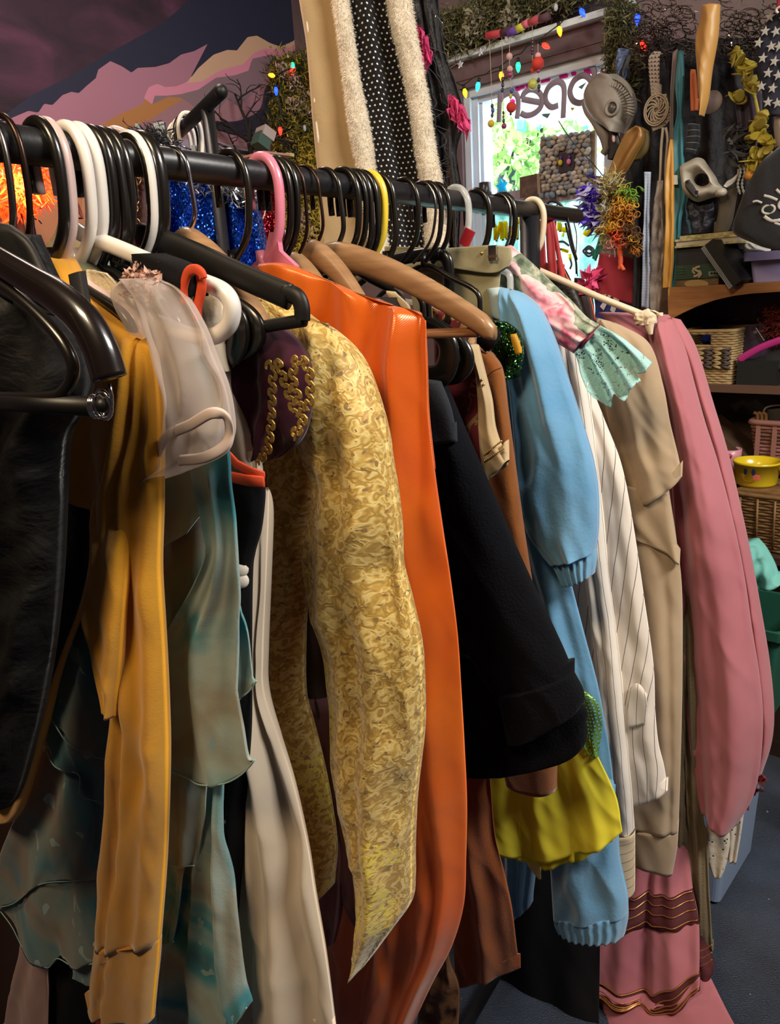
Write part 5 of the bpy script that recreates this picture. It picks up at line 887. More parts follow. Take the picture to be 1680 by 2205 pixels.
# ------------------------------------------------------------------ hung high: fur robe and black mesh cape
pl = FACE(1.95)
t = T('fur_robe', 'cream robe with fur edges and black polka dot lining hung high behind the rack', 'robe', pl.w(800, 560))
fur = M('fur_cream', 'e6dac4', .9, sheen=.4, bump=(60, .5, .004)); felt = M('robe_cream', 'ae9268', .9, sheen=.3, bump=(200, .3))
garm('outer_panel', felt, pl, [(730, -330, 770, -330), (670, -230, 760, -230), (640, -60, 740, -60), (660, 100, 752, 100), (672, 250, 764, 250), (686, 400, 776, 400), (690, 500, 790, 500), (695, 600, 800, 600)], .02, [(.8, .008, .2, .05)], par=t, N=30, M=40)
f1 = garm('fur_edge', fur, pl, [(740, -300, 770, -300), (712, -180, 748, -180), (708, -60, 744, -60), (724, 60, 760, 60), (738, 170, 776, 170), (752, 280, 798, 280), (768, 360, 808, 360), (782, 440, 826, 440), (800, 560, 840, 560)], .035, crum=(.006, 30, 30, 2), par=t, off=-.03, N=24, M=60)
garm('dotted_lining', polka(), pl, [(760, -300, 810, -300), (742, -180, 840, -180), (740, -60, 850, -60), (752, 30, 868, 30), (774, 160, 888, 150), (792, 280, 902, 280), (812, 400, 918, 400), (836, 540, 930, 540), (845, 600, 935, 600)], .012, [(1.2, .022, .0, .05, .05), (2.6, .008, .3, .05)], par=t, off=.0, N=50, M=50)
f2 = garm('fur_edge', fur, pl, [(800, -300, 830, -300), (812, -180, 862, -180), (826, -60, 880, -60), (838, 40, 890, 30), (862, 140, 908, 130), (880, 230, 926, 230), (894, 330, 940, 330), (908, 420, 954, 410), (916, 540, 964, 540)], .035, crum=(.006, 30, 30, 2), par=t, off=-.03, N=24, M=60)
for f_, k in ((f1, 1), (f2, 2)): fuzz('fur_pile', f_, M('fur_hair', 'eee4d2', .9), t, 11000, .0055, .0006, .5, seed=k)
garm('raw_edge', fur, pl, [(650, -60, 660, -60), (664, 100, 671, 100), (678, 250, 684, 250), (692, 400, 698, 400), (694, 500, 700, 500)], .006, crum=(.003, 60, 60, 2), par=t, N=10, M=50, off=-.01)
h_ = pl.w(785, -330, .01); mb = MB(); mb.pipe(np.array([h_, h_+ZV*.05, np.array([h_[0], h_[1], CEIL-.005])]), .003, 8); mb.build('hanging_cord', m_blk, t)
pl = FACE(2.05)
t = T('mesh_cape', 'ragged black mesh cape with pink tassels beside the window', 'cape', pl.w(960, 560))
bm_ = M('black_rag', '0e0e11', .6, sheen=.2, bump=(50, .9, .008)); garm('drape', bm_, pl, [(850, -330, 880, -330), (860, -200, 920, -200), (880, -60, 940, -60), (890, 40, 948, 40), (900, 120, 960, 120), (910, 200, 985, 190), (925, 260, 1000, 260), (940, 330, 984, 330), (950, 400, 992, 400), (960, 470, 990, 480), (965, 560, 985, 560)], .03, [(1.8, .012, .1, .2), (4, .006, .3, -.2)], crum=(.008, 26, 16, 3), par=t, N=44, M=70)
mb = MB(); r = np.random.default_rng(12)
for k in range(26):
    x, y = 900+r.random()*70, r.random()*420; P = [pl.w(x+j*5*r.normal(.5, 1), y+j*16, -.04-.01*r.random()) for j in range(6)]; mb.pipe(spl(P, 14), .0011, 5)
mb.build('loose_yarn', M('yarn_grey', '3a3a40', .6), t, kind='stuff')
mb = MB(); mb.pipe(spl([pl.w(x, y, -.04) for x, y in [(930, 20), (938, 35), (930, 46), (924, 34), (934, 28), (956, 54)]], 24), .0016, 6); mb.build('earring_wire', chrome, t)
tp = M('tassel_pink', 'd6427c', .7)
for x, y, a in [(903, 60, .12), (972, 208, .3)]:
    tufts('tassel', [pl.w(x+a*k*10, y+k*6, -.05) for k in range(8)], (.004, .004, .006), tp, t, 120, .036, .004, 3, dirv=-ZV*2+np.array([a*2, 0, 0]), jit=.35)
# ------------------------------------------------------------------ second rack, behind to the left
a26 = radians(-26); D2 = np.array([sin(a26), cos(a26), 0]); E0 = C + ray(476, 197)*1.35
R2 = T('garment_rack', 'second smaller black rack behind, with its bar end sticking up at the left', 'rack', flat(E0+D2*.1))
e1 = E0 + D2*.75
MB().pipe([E0, e1], .0125, 18).build('rail', m_blk, R2); MB().ball(E0, .0123).build('end_cap', M('cap_black', '141416', .5), R2)
P0 = E0 + D2*.10; mb = MB(); mb.pipe([P0-ZV*.008, flat(P0)+ZV*.04], .0125, 16); mb.build('post', m_blk, R2)
mb = MB(); P1 = E0+D2*.7; mb.pipe([P1-ZV*.008, flat(P1)+ZV*.04], .0125, 16); mb.build('post', m_blk, R2)
mb = MB(); mb.box((flat(P0)+flat(P1))/2+ZV*.025, D2, np.cross(ZV, D2), ZV, .33, .02, .02); mb.build('base', m_blk, R2, smooth=False)
pl = Pl(E0, np.array([1., 0, 0]))
def hook2(dist, colr, lab, sc=1.0):
    o = E0 + D2*dist; n2 = np.cross(ZV, D2); t = T('clothes_hanger', lab, 'hanger', o)
    H = spl(np.array(hook_pts)*[sc, sc], 30); MB().pipe(np.array([o + n2*(-u) + ZV*z for u, z in H]), .0042, 9).build('hook', hpl[colr], t)
    z0 = -.115*sc; L = [(0, z0), (-.09, z0-.04), (-.18, z0-.09), (-.17, z0-.12), (0, z0-.12), (.17, z0-.12), (.18, z0-.09), (.09, z0-.04)]
    MB().pipe(np.array([o + n2*(-u)+ZV*z for u, z in spl(L, 40, True)]), .0042, 8, True).build('frame', hpl[colr], t)
for k, (dd, c) in enumerate([(.26, 'white'), (.29, 'black'), (.32, 'white'), (.36, 'white')]):
    hook2(dd, c, ['white hanger nearest the second rack post', 'dark hanger squeezed between white ones on the second rack', 'white hanger just behind the dark one on the second rack', 'white hanger farthest along the second rack'][k])
pl = FACE(1.62)
t = T('clip_hanger', 'chrome wire skirt hanger with metal clips above the blue sequins', 'hanger', pl.w(350, 330))
mb = MB(); mb.pipe(spl([pl.w(x, y) for x, y in [(262, 320), (285, 296), (296, 278), (299, 270)]], 20), .0018, 8); mb.pipe([pl.w(294, 272), pl.w(350, 296), pl.w(432, 331)], .0018, 8); mb.build('wire', chrome, t)
for x, y in [(346, 284), (298, 273), (418, 320)]:
    MB().box(pl.w(x, y), np.array([1., 0, 0]), np.array([0, 1., 0]), ZV, .010 if x == 346 else .004, .006, .016 if x == 346 else .005).build('clip', M('clip_steel', '9aa4b0', .25, .9), t, smooth=False)
t = T('clothes_hanger', 'beige plastic hanger corner poking up behind the black hangers', 'hanger', pl.w(260, 290))
MB().pipe(spl([pl.w(x, y) for x, y in [(232, 330), (227, 296), (238, 281), (255, 280), (300, 300), (330, 318), (335, 326)]], 30), .0072, 10).build('frame', hpl['blush'], t)
# tinsel boa and sequin dresses
tin = M('tinsel_grey', '5a5c60', .25, .7)
t = T('tinsel_boa', 'grey tinsel boa lying over the shoulder of the blue sequin dress', 'boa', pl.w(340, 340))
tufts('tinsel', [pl.w(x, y, -.02) for x, y in [(305, 300), (320, 305), (335, 312), (350, 322), (365, 335), (380, 345), (345, 302), (330, 298)]], (.010, .012, .010), tin, t, 900, .02, .0016, 21)
tufts('tinsel', [pl.w(x, y, -.02) for x, y in [(480, 408), (500, 410), (520, 415), (540, 420), (420, 402)]], (.012, .012, .008), M('tinsel_pale', '9a9ca2', .25, .7), t, 600, .02, .0016, 22)
bs = sequin('blue_sequin', '041a6e', '1f5fe0', 330)
t = T('sequin_dress', 'royal blue sequin dress glittering behind the front rail', 'dress', pl.w(430, 620))
garm('front', bs, pl, [(338, 375, 480, 395), (336, 450, 480, 460), (330, 540, 482, 550), (320, 700, 490, 700)], .03, [(2.4, .012, .1, .2)], par=t, N=50, M=40)
garm('side', bs, pl, [(468, 400, 552, 415), (470, 450, 562, 455), (480, 520, 574, 515), (490, 620, 590, 620)], .03, [(2.2, .012, .4, .1)], par=t, N=44, M=40, off=.02)
t = T('sequin_dress', 'red sequin dress with green sparkle trim right of the blue one', 'dress', FACE(1.78).w(580, 560)); pl = FACE(1.78)
garm('front', sequin('red_sequin', '5a0612', 'b01c2c', 420), pl, [(548, 415, 606, 410), (552, 460, 612, 450), (560, 520, 614, 520), (565, 620, 620, 620)], .025, [(1.4, .006, .1, .1)], par=t, N=30, M=36)
garm('trim', sequin('green_trim', '0c4a26', '4fb070', 420), pl, [(590, 412, 612, 410), (602, 440, 612, 438)], .006, par=t, N=14, M=12, off=-.03)
MB().pipe(spl([pl.w(x, y, -.03) for x, y in [(566, 412), (571, 440), (570, 460), (562, 480)]], 16), .0012, 6).build('strap_loop', hpl['white'], t)
pl = FACE(1.9); t = T('red_boa', 'dark red sequin sleeve peeping above the rail beside the second post', 'sleeve', pl.w(470, 350))
garm('sleeve', MC.get('red_dark') or sequin('red_dark', '4a0610', '8a1a26', 380), pl, [(452, 325, 466, 322), (450, 340, 480, 338), (455, 360, 505, 362)], .02, par=t, N=20, M=20)
pl = FACE(1.5); t = T('embroidered_dress', 'dark red dress with gold chain embroidery behind the black hangers', 'dress', pl.w(300, 560))
garm('front', M('dress_oxblood', '34080a', .6, bump=(40, .4)), pl, [(262, 380, 325, 370), (258, 460, 330, 450), (250, 560, 340, 560), (240, 700, 350, 700)], .02, [(1.4, .006, .1, .1)], par=t, N=30, M=30)
mb = MB(); r = np.random.default_rng(3)
for x, y in [(282, 385), (288, 396), (280, 405), (290, 412), (284, 425), (292, 432), (282, 442), (290, 450), (300, 375), (296, 388), (276, 455), (292, 490), (297, 500), (300, 510), (303, 520), (294, 480)]:
    c = pl.w(x, y, -.032); mb.pipe(np.array([c+np.array([.006*cos(q), .002*sin(q*2), .0075*sin(q)]) for q in np.linspace(0, 2*pi, 14)[:-1]]), .0012, 6, True)
mb.build('chain_embroidery', M('chain_gold', 'c8a878', .3, .85), t, kind='stuff')
# pale sage cloth and striped candy cloth behind white hangers
pl = FACE(1.3); t = T('sage_cloth', 'pale sage blouse sleeve behind the white hangers', 'blouse', pl.w(215, 560))
garm('sleeve', M('sage_pale', '8f9a8a', .85, bump=(100, .3)), pl, [(196, 430, 232, 420), (190, 500, 236, 500), (180, 600, 240, 600)], .014, par=t, N=24, M=24)
t = T('tan_coat', 'tan felt collar behind the pale pink hanger', 'coat', pl.w(140, 560))
garm('collar', M('tan_felt', '8f7a58', .9, bump=(160, .4)), pl, [(134, 462, 160, 460), (120, 500, 172, 500), (96, 540, 185, 540), (90, 620, 200, 620)], .016, par=t, N=24, M=24)
pl = FACE(1.45); t = T('striped_hat', 'orange and red striped pointed hat seen between hangers', 'hat', pl.w(155, 470))
q = NT('hat_stripes'); setb(q, .8); wv = q.n('TexWave', bands_direction='DIAGONAL'); wv.inputs['Scale'].default_value = 14; q.l(q.co(), wv.inputs['Vector']); q.col(q.ramp(wv.outputs['Fac'], [(.45, lin('c07a50')), (.55, lin('6e2a20'))])); m_hat = q.m
garm('cone', m_hat, pl, [(160, 392, 166, 392), (150, 420, 172, 420), (140, 450, 174, 450), (132, 470, 178, 470)], .02, par=t, N=20, M=20)
# ------------------------------------------------------------------ glowing feather lamp and curly wire stand by the left wall
pl = Pl(LEFT.w(40, 400) + WD*.34, np.array([1., 0, 0]))
t = T('feather_lamp', 'glowing lamp wrapped in orange feathers at the far left', 'lamp', flat(pl.w(30, 480)))
fm = []
for nm, c, e in (('feather_red', 'e0301c', .9), ('feather_orange', 'ee5a18', 1.1), ('feather_amber', 'f0641c', 1.0)): fm.append(M(nm, c, .8, emis=e))
cs = [pl.w(x, y, .0) for x, y in [(10, 350), (30, 345), (50, 370), (25, 385), (10, 400), (40, 400), (60, 385), (70, 400), (5, 430), (20, 425), (62, 410), (45, 385)]]
tufts('feathers', cs, (.018, .018, .018), None, t, 2600, .06, .0045, 5, dirv=-ZV*.3, mats=fm)
MB().ball(pl.w(15, 375), .03).build('bulb', M('bulb_warm', 'ffd27a', .4, emis=6), t)
MB().pipe([pl.w(25, 380), flat(pl.w(25, 380))+ZV*.02], .012, 12).build('stem', m_blk, t); MB().lathe(flat(pl.w(25, 380)), [(0, 0), (.13, 0), (.13, .015), (.02, .025), (0, .025)]).build('base', m_blk, t)
l = bpy.data.lights.new('feather_lamp_light', 'POINT'); l.energy = 11; l.color = (1, .52, .2); l.shadow_soft_size = .05
lo = link(bpy.data.objects.new('feather_lamp_light', l)); lo.location = pl.w(40, 395, -.08)
pl = ll(.12); t = T('curly_wire_stand', 'black curly wire ornament stand against the glowing wall', 'ornament', flat(pl.w(72, 500)))
mb = MB()
for P, r_ in [([(64, 418), (68, 450), (72, 495), (76, 560)], .006), ([(68, 425), (78, 428), (76, 437), (62, 440), (54, 450), (58, 462), (70, 466)], .0022), ([(54, 452), (46, 462), (44, 456)], .0022), ([(78, 435), (84, 446), (90, 448), (88, 440)], .0022), ([(70, 470), (82, 474), (90, 482)], .0022)]: mb.pipe(spl([pl.w(x, y) for x, y in P], 24), r_, 8)
mb.pipe([pl.w(72, 490), flat(pl.w(72, 490))+ZV*.01], .006, 8); mb.build('wirework', M('iron_black', '1c1a22', .5), t)
MB().lathe(flat(pl.w(72, 490)), [(0, 0), (.1, 0), (.1, .012), (0, .012)]).build('base', M('iron_black', '1c1a22', .5), t)
# ------------------------------------------------------------------ left corner: bare branches, little paper house, moss column, coloured bulbs
pl = ll(.10); bk = M('twig_black', '15110f', .9, bump=(80, .5))
t = T('branch_tree', 'bare black twiggy branch ornament against the painted sunset', 'branch', flat(pl.w(545, 370)))
mb = MB(); r = np.random.default_rng(8)
def grow(p, d, L, R, dep):
    n_ = 5; pts = [p]
    for k in range(n_):
        d = nrm(d + r.normal(0, .22, 3)); q_ = pts[-1]+d*L/n_; gap = (q_-CORN)@WD; q_ = q_+WD*max(0, .03-gap); pts.append(q_)
    mb.pipe(np.array(pts), np.linspace(R, R*.55, n_+1), 5)
    if dep:
        for k in range(3): grow(pts[2+k], nrm(d+r.normal(0, .75, 3)*[1, .5, 1]), L*.62, R*.5, dep-1)
b0 = pl.w(545, 380)
mb.pipe(spl([flat(b0)+ZV*.01, b0, pl.w(542, 340), pl.w(535, 300), pl.w(540, 260)], 20), np.linspace(.012, .007, 20), 7)
for (x, y), (x2, y2) in [((535, 330), (470, 290)), ((540, 310), (480, 240)), ((538, 300), (520, 190)), ((542, 290), (560, 250)), ((545, 320), (600, 260)), ((535, 345), (500, 330)), ((545, 300), (620, 300))]:
    a_, b_ = pl.w(x, y), pl.w(x2, y2); grow(a_, nrm(b_-a_), np.linalg.norm(b_-a_), .008, 2)
mb.build('twigs', bk, t)
pl = ll(.2); t = T('paper_house', 'small teal card house with a white price label hanging in the branches', 'ornament', pl.w(570, 320))
X = nrm(LD*.8-ZV*.45+WD*.1); Z_ = nrm(ZV*.85+LD*.45); Y_ = np.cross(Z_, X); MB().box(pl.w(563, 305), X, Y_, Z_, .028, .028, .026).build('body', M('card_teal', '3c5650', .7), t, smooth=False)
MB().box(pl.w(571, 290)-Y_*.0, X, Y_, Z_, .028, .034, .02).build('label', M('label_white', 'a89a98', .7), t, smooth=False)
t = T('wall_shelf', 'tiny pale wooden shelf board with little books beside the moss', 'shelf', pl.w(580, 338))
MB().box(pl.w(562, 339), LD, WD, ZV, .07, .1, .004).build('board', M('board_pale', 'b08a70', .6), t, smooth=False)
for x, a_ in [(568, .1), (574, .25), (580, .4)]: MB().box(pl.w(x, 333, -.04), nrm(LD+ZV*a_), WD, nrm(ZV-LD*a_), .024, .02, .003).build('booklet', M('booklet_pale', 'b59a92', .7), t, smooth=False)
MB().box(pl.w(609, 337), LD, WD, ZV, .02, .05, .006).build('end_block', M('board_ivory', 'c9b98c', .6), t, smooth=False)
ms = [M('moss_dark', '2c3018', .95), M('moss_olive', '5c5a1c', .95), M('moss_yellow', '9a8a24', .95)]; ms2 = [M('moss_gold', 'd2b840', .95), M('moss_lemon', 'b8a234', .95), M('moss_straw', '94822a', .95)]
pl = ll(.05); t = T('moss_column', 'tall column of shaggy moss, olive above and golden below, beside the fur robe', 'moss', flat(pl.w(640, 560)))
ct = [pl.w(x, y) for y in range(140, 320, 12) for x in range(606, 690, 12)]; tufts('upper_moss', ct, (.03, .03, .03), None, t, 9000, .034, .0028, 31, mats=ms)
ct = [pl.w(x, y) for y in range(310, 640, 12) for x in range(618, 720, 12)]; tufts('lower_moss', ct, (.03, .03, .03), None, t, 14000, .036, .0026, 32, dirv=-ZV*.5, mats=ms2)
ct = [pl.w(x, y, -.04) for x, y in [(622, 168), (632, 180), (626, 228), (640, 232), (648, 212), (660, 240), (612, 150), (662, 500), (650, 470)]]; tufts('lichen', ct, (.014, .014, .016), M('lichen_pink', 'b59a90', .95), t, 500, .025, .006, 33)
mb = MB()
for P in [(690, 125), (690, 560)]: pass
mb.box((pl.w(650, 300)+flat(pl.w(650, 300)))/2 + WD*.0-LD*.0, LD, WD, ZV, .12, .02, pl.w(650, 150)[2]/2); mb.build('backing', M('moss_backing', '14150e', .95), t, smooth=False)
bulbm = {}
def bulb(par, c, col, d, e=5, sz=1.):
    hx = dict(red='ff2418', green='18e070', blue='1838ff', orange='ff7a18', yellow='ffc41c', cyan='28d8e8', white='e8eef4')[col]
    if col not in bulbm: bulbm[col] = M('bulb_'+col, hx, .25, emis=e)
    d = nrm(d); X = nrm(np.cross(d, [.31, .5, .8])); ax = (X, np.cross(d, X), d); mb = MB()
    mb.lathe(c, [(0, -.004*sz), (.004*sz, -.003*sz), (.0068*sz, .004*sz), (.0062*sz, .010*sz), (.0035*sz, .018*sz), (0, .022*sz)], 12, ax); b = mb.build('bulb', bulbm[col], par)
    mb = MB(); mb.lathe(c, [(0, -.014*sz), (.004*sz, -.014*sz), (.0048*sz, -.003*sz), (0, -.003*sz)], 8, ax); mb.build('socket', M('socket_green', '10201a', .5), b)
pl = ll(.12); t = T('string_lights', 'coloured string lights over the mossy corner left of the fur robe', 'lights', pl.w(640, 160))
wire = M('cable_green', '122018', .6)
MB().pipe(spl([pl.w(x, y) for x, y in [(700, 140), (668, 158), (640, 140), (630, 146), (600, 160), (595, 185), (604, 230), (603, 265)]], 50), .0028, 6).build('cable', wire, t)
for x, y, c, d in [(630, 137, 'green', -ZV), (634, 149, 'red', -LD-ZV*.4), (589, 163, 'orange', -LD), (594, 190, 'blue', -ZV), (603, 276, 'red', -ZV), (670, 167, 'orange', LD)]: bulb(t, pl.w(x, y), c, d, sz=1.35)
MB().pipe(spl([pl.w(x, y) for x, y in [(455, 313), (520, 310), (600, 292), (640, 275), (690, 260)]], 30), .0012, 5).build('thin_wire', M('wire_pale', '9a9490', .4, .5), t); MB().ball(pl.w(656, 276), .008, .008, .014).build('clear_bulb', M('clear_bulb', 'd0d4dc', .1, alpha=.7), t)
# ------------------------------------------------------------------ window decorations
pl = wl(.09); mg = [M('garland_moss_a', '5c5c38', .95), M('garland_moss_b', '7c7a52', .95), M('garland_moss_c', '44462e', .95)]
t = T('moss_garland', 'long olive moss garland draped above the window casing', 'garland', pl.w(1090, 80))
ct = [pl.w(x+dx, y+dy) for (x, y) in [(945, 125), (965, 115), (990, 108), (1015, 100), (1040, 85), (1065, 75), (1090, 62), (1115, 52), (1140, 42), (1165, 32), (1190, 22), (1215, 12), (1245, 4), (1280, -6)] for dx in (-8, 0, 8) for dy in (-70, -56, -44, -32, -22)]
tufts('moss', ct, (.02, .02, .018), None, t, 15000, .026, .0028, 41, mats=mg)
tufts('lichen', [pl.w(x, y, -.03) for x, y in [(1030, 30), (1022, 45), (1018, 55), (1105, 20), (1095, 40)]], (.012, .012, .02), M('lichen_grey', '8f8a74', .95), t, 420, .025, .006, 42)
MB().pipe(spl([pl.w(x, y) for x, y in [(930, 95), (1000, 70), (1100, 20), (1200, -22), (1290, -45)]], 30), .03, 8).build('core', M('garland_core', '2c2c1c', .95), t)
t = T('moss_tuft', 'column of olive moss hanging at the right side of the window', 'moss', pl.w(1340, 300))
tufts('moss', [pl.w(x, y) for y in range(20, 200, 10) for x in (1322, 1334, 1346, 1358)], (.012, .012, .018), None, t, 5200, .028, .0026, 43, dirv=-ZV*.4, mats=mg)
zq = zx(3.5, 940, 0); pl = wl(.17)
t = T('string_lights', 'coloured string lights draped across the window top', 'lights', pl.w(1090, 130))
Pc = zq(60, 640, 140, 620, 200, 640, 290, 580, 370, 560, 420, 520, 480, 500, 560, 440, 600, 415, 640, 400, 700, 330, 760, 310, 850, 240, 930, 180, 1000, 110, 1060, 80, 1200, 40, 1400, 60, 1500, 100, 1540, 300)
MB().pipe(spl([pl.w(x, y) for x, y in Pc], 120), .0022, 6).build('cable', wire, t)
for x, y, c, dx in [(212, 680, 'yellow', .2), (316, 628, 'cyan', -.3), (488, 552, 'orange', .1), (616, 480, 'green', 0), (808, 338, 'red', 1.5), (925, 210, 'orange', .2), (1090, 76, 'blue', .6), (1516, 115, 'blue', 0), (1550, 322, 'red', .5)]:
    bulb(t, pl.w(940+x/3.5, y/3.5), c, -ZV+WD*dx, 2.6 if c in ('green', 'cyan', 'yellow') else 3.2, 1.25)
t = T('star_garland', 'clear fairy string with tiny stars and bulbs above the window', 'garland', pl.w(1080, 100))
MB().pipe(spl([pl.w(x, y, -.01) for x, y in zq(90, 520, 170, 470, 400, 320, 600, 200, 760, 110, 930, 0)], 40), .0013, 5).build('string', M('wire_pale', '9a9490', .4, .5), t)
def star(mb, c, R, r2, X, Y, N_, th, k=5, rot=0):
    V = [];
    for s_ in (-1, 1):
        for i in range(2*k):
            a = rot+pi/2+i*pi/k; q = R if i % 2 == 0 else r2; V.append(c + X*q*cos(a) + Y*q*sin(a) + N_*th*s_)
    n_ = 2*k; V += [c-N_*th*1.6, c+N_*th*1.6]; Fc = []
    for i in range(n_): j = (i+1) % n_; Fc += [(i, 2*n_, j), (n_+i, n_+j, 2*n_+1), (i, j, n_+j, n_+i)]
    mb.add(V, Fc)
for x, y in zq(180, 485, 335, 390, 695, 172): mb = MB(); star(mb, pl.w(x, y, -.012), .013, .006, WD, ZV, LD, .002); mb.build('star', M('star_clear', 'c8ccd4', .2, .3), t, smooth=False)
for x, y in zq(530, 295, 900, 55): MB().ball(pl.w(x, y, -.012), .007, .007, .011).build('clear_bulb', M('clear_bulb', 'd0d4dc', .1, alpha=.7), t)
pl = wl(.19)
t = T('felt_branch', 'branch wrapped with red, purple and yellow felt holding the bead strings', 'branch', pl.w(1090, 60))
for a_, b_, c in [((380, 270), (490, 250), 'b8404a'), ((490, 252), (560, 222), '4a3038'), ((540, 250), (610, 220), '6a48a0'), ((605, 222), (660, 195), 'c8c84a'), ((655, 190), (700, 170), 'd06a80'), ((700, 172), (780, 140), 'b04a54'), ((780, 145), (850, 120), '5a4048')]:
    p, q_ = [pl.w(940+x/3.5, y/3.5) for x, y in (a_, b_)]; MB().pipe([p, q_], .012, 10).build('felt_wrap', M('felt_'+c, c, .95, bump=(150, .6)), t)
BC = dict(r='c8392c', g='b4b85a', y='d8b83c', p='8a3a60', n='2a3048', b='3a5a9a', d='3a2a38', k='d8a8a8')
for nm, x, top, beads, lab in [
  ('a', 400, 290, [(420, 800, 12, 'n'), (425, 832, 14, 'b'), (420, 870, 11, 'n'), (412, 932, 27, 'y')], 'yellow ball bead string, leftmost in the window'),
  ('b', 492, 255, [(500, 600, 13, 'n'), (500, 640, 12, 'd'), (498, 680, 12, 'n'), (505, 850, 9, 'd'), (505, 880, 9, 'p'), (507, 912, 11, 'n'), (510, 950, 20, 'p')], 'thin dark bead string ending in a purple bead'),
  ('c', 552, 240, [(550, 425, 24, 'k'), (553, 520, 22, 'k'), (555, 565, 24, 'p'), (570, 686, 17, 'b'), (560, 725, 13, 'g'), (565, 808, 38, 'r'), (560, 855, 10, 'd')], 'bead string with a large red felt ball below blue bead'),
  ('d', 722, 190, [(725, 320, 12, 'd'), (722, 375, 13, 'd'), (722, 400, 10, 'd'), (726, 530, 18, 'r'), (728, 635, 38, 'g')], 'bead string ending in a lime green felt ball'),
  ('e', 765, 330, [(765, 420, 22, 'k'), (765, 478, 44, 'r'), (768, 535, 15, 'p'), (770, 605, 11, 'd'), (773, 655, 12, 'n'), (772, 682, 9, 'd')], 'bead string with the highest big red felt ball')]:
    t = T('bead_string', lab, 'beads', pl.w(940+x/3.5, top/3.5))
    pts = [pl.w(940+x/3.5, top/3.5)] + [pl.w(940+bx/3.5, by/3.5) for bx, by, *_ in beads]; MB().pipe(np.array(pts), .001, 5).build('string', M('string_pale', 'b8a890', .7), t)
    for bx, by, r_, c in beads: rr = r_/3.5/1650*2.6; MB().ball(pl.w(940+bx/3.5, by/3.5), rr, rr, rr*(1 if r_ > 14 else 1.5), 14, 9).build('bead', M('bead_'+c, BC[c], .8 if r_ > 20 else .3, bump=(140, .5)), t)
# open sign
zq2 = zx(6.222, 1060, 120); pl = wl(-.02)
t = T('open_sign', 'hand made sign reading open, seen from behind in the window', 'sign', pl.w(1180, 290))
ol = zq2(150, 480, 330, 370, 700, 275, 1050, 190, 1150, 165, 1250, 170, 1330, 230, 1335, 560, 1260, 640, 1255, 940, 1160, 940, 1120, 860, 1000, 840, 900, 940, 760, 970, 640, 890, 620, 960, 520, 940, 420, 840, 410, 990, 320, 980, 270, 830, 200, 790, 165, 640)
def plate(name, pl, pts, th, m, par, off=0, kind=None):
    A_ = [pl.w(x, y, off) for x, y in pts]; B_ = [p+pl.n*th for p in A_]; n_ = len(A_)
    return mk(name, A_+B_, [tuple(range(n_)), tuple(range(n_, 2*n_))[::-1]]+[(i, (i+1) % n_, n_+(i+1) % n_, n_+i) for i in range(n_)], m, par, smooth=False)
plate('backing_panel', pl, ol, .004, trans('sign_white', 'ffffff'), t)
plate('drip_edge', pl, zq2(330, 840, 440, 840, 462, 1000, 430, 1030, 330, 1000), .003, trans('sign_aqua', '9fe6da'), t, .006); plate('drip_edge', pl, zq2(620, 890, 665, 940, 640, 985, 590, 990), .003, trans('sign_aqua', '9fe6da'), t, .006); plate('drip_edge', pl, zq2(1250, 900, 1290, 960, 1270, 990, 1200, 985), .003, trans('sign_aqua', '9fe6da'), t, .006)
lm = M('sign_letter', '8f8698', .6)
for nm, pts, cl in [('letter_n', zq2(108, 500, 100, 640, 90, 890), 0), ('letter_n', zq2(110, 600, 150, 540, 230, 500, 305, 505, 345, 570, 350, 690, 332, 845), 0), ('letter_e', zq2(400, 580, 520, 605, 640, 625), 0), ('letter_e', zq2(400, 580, 425, 510, 500, 455, 590, 465, 655, 530, 672, 615, 635, 710, 550, 780, 460, 800, 385, 770), 0), ('letter_p', zq2(885, 665, 800, 690, 735, 640, 712, 550, 745, 440, 820, 370, 890, 350, 945, 385, 965, 470, 960, 640, 950, 835), 0), ('letter_o', zq2(1210, 265, 1305, 310, 1335, 420, 1295, 555, 1190, 632, 1085, 600, 1042, 480, 1095, 340), 1), ('letter_o', zq2(1105, 140, 1180, 115, 1265, 105, 1345, 155, 1370, 240, 1365, 310), 0)]:
    mb = MB(); stroke(mb, pl, pts, .0105, -.006, 44, .3, bool(cl)); mb.build(nm, lm, t)
pm = trans('petal_pink', 'f060c0')
for x, y in [(340, 440), (400, 410), (480, 390), (680, 330), (740, 315), (930, 275), (980, 265), (1090, 235), (1260, 205), (1300, 215), (1480, 240), (270, 610)]:
    plate('petal', pl, zq2(x-36, y-20, x+10, y-34, x+40, y-8, x+28, y+26, x-24, y+38), .002, pm, t, -.003)
for P_ in (zq2(660, 780, 780, 770, 740, 840, 680, 810), zq2(1150, 420, 1260, 355, 1200, 450)): plate('dark_mark', pl, P_, .002, M('sign_teal', '5a8a90', .7), t, -.003)
plate('yellow_mark', pl, zq2(1045, 690, 1110, 700, 1070, 740), .002, M('sign_gold', 'd8b45a', .7), t, -.003)
t = T('metal_wire', 'thin dark wire stretched diagonally in front of the stone frame', 'wire', pl.w(1250, 300))
MB().pipe(spl([pl.w(x, y, -.10) for x, y in [(1203, 260), (1222, 290), (1250, 325), (1275, 350), (1300, 380)]], 20), .0018, 6).build('wire', M('cable_dark', '2a2c34', .5), t)
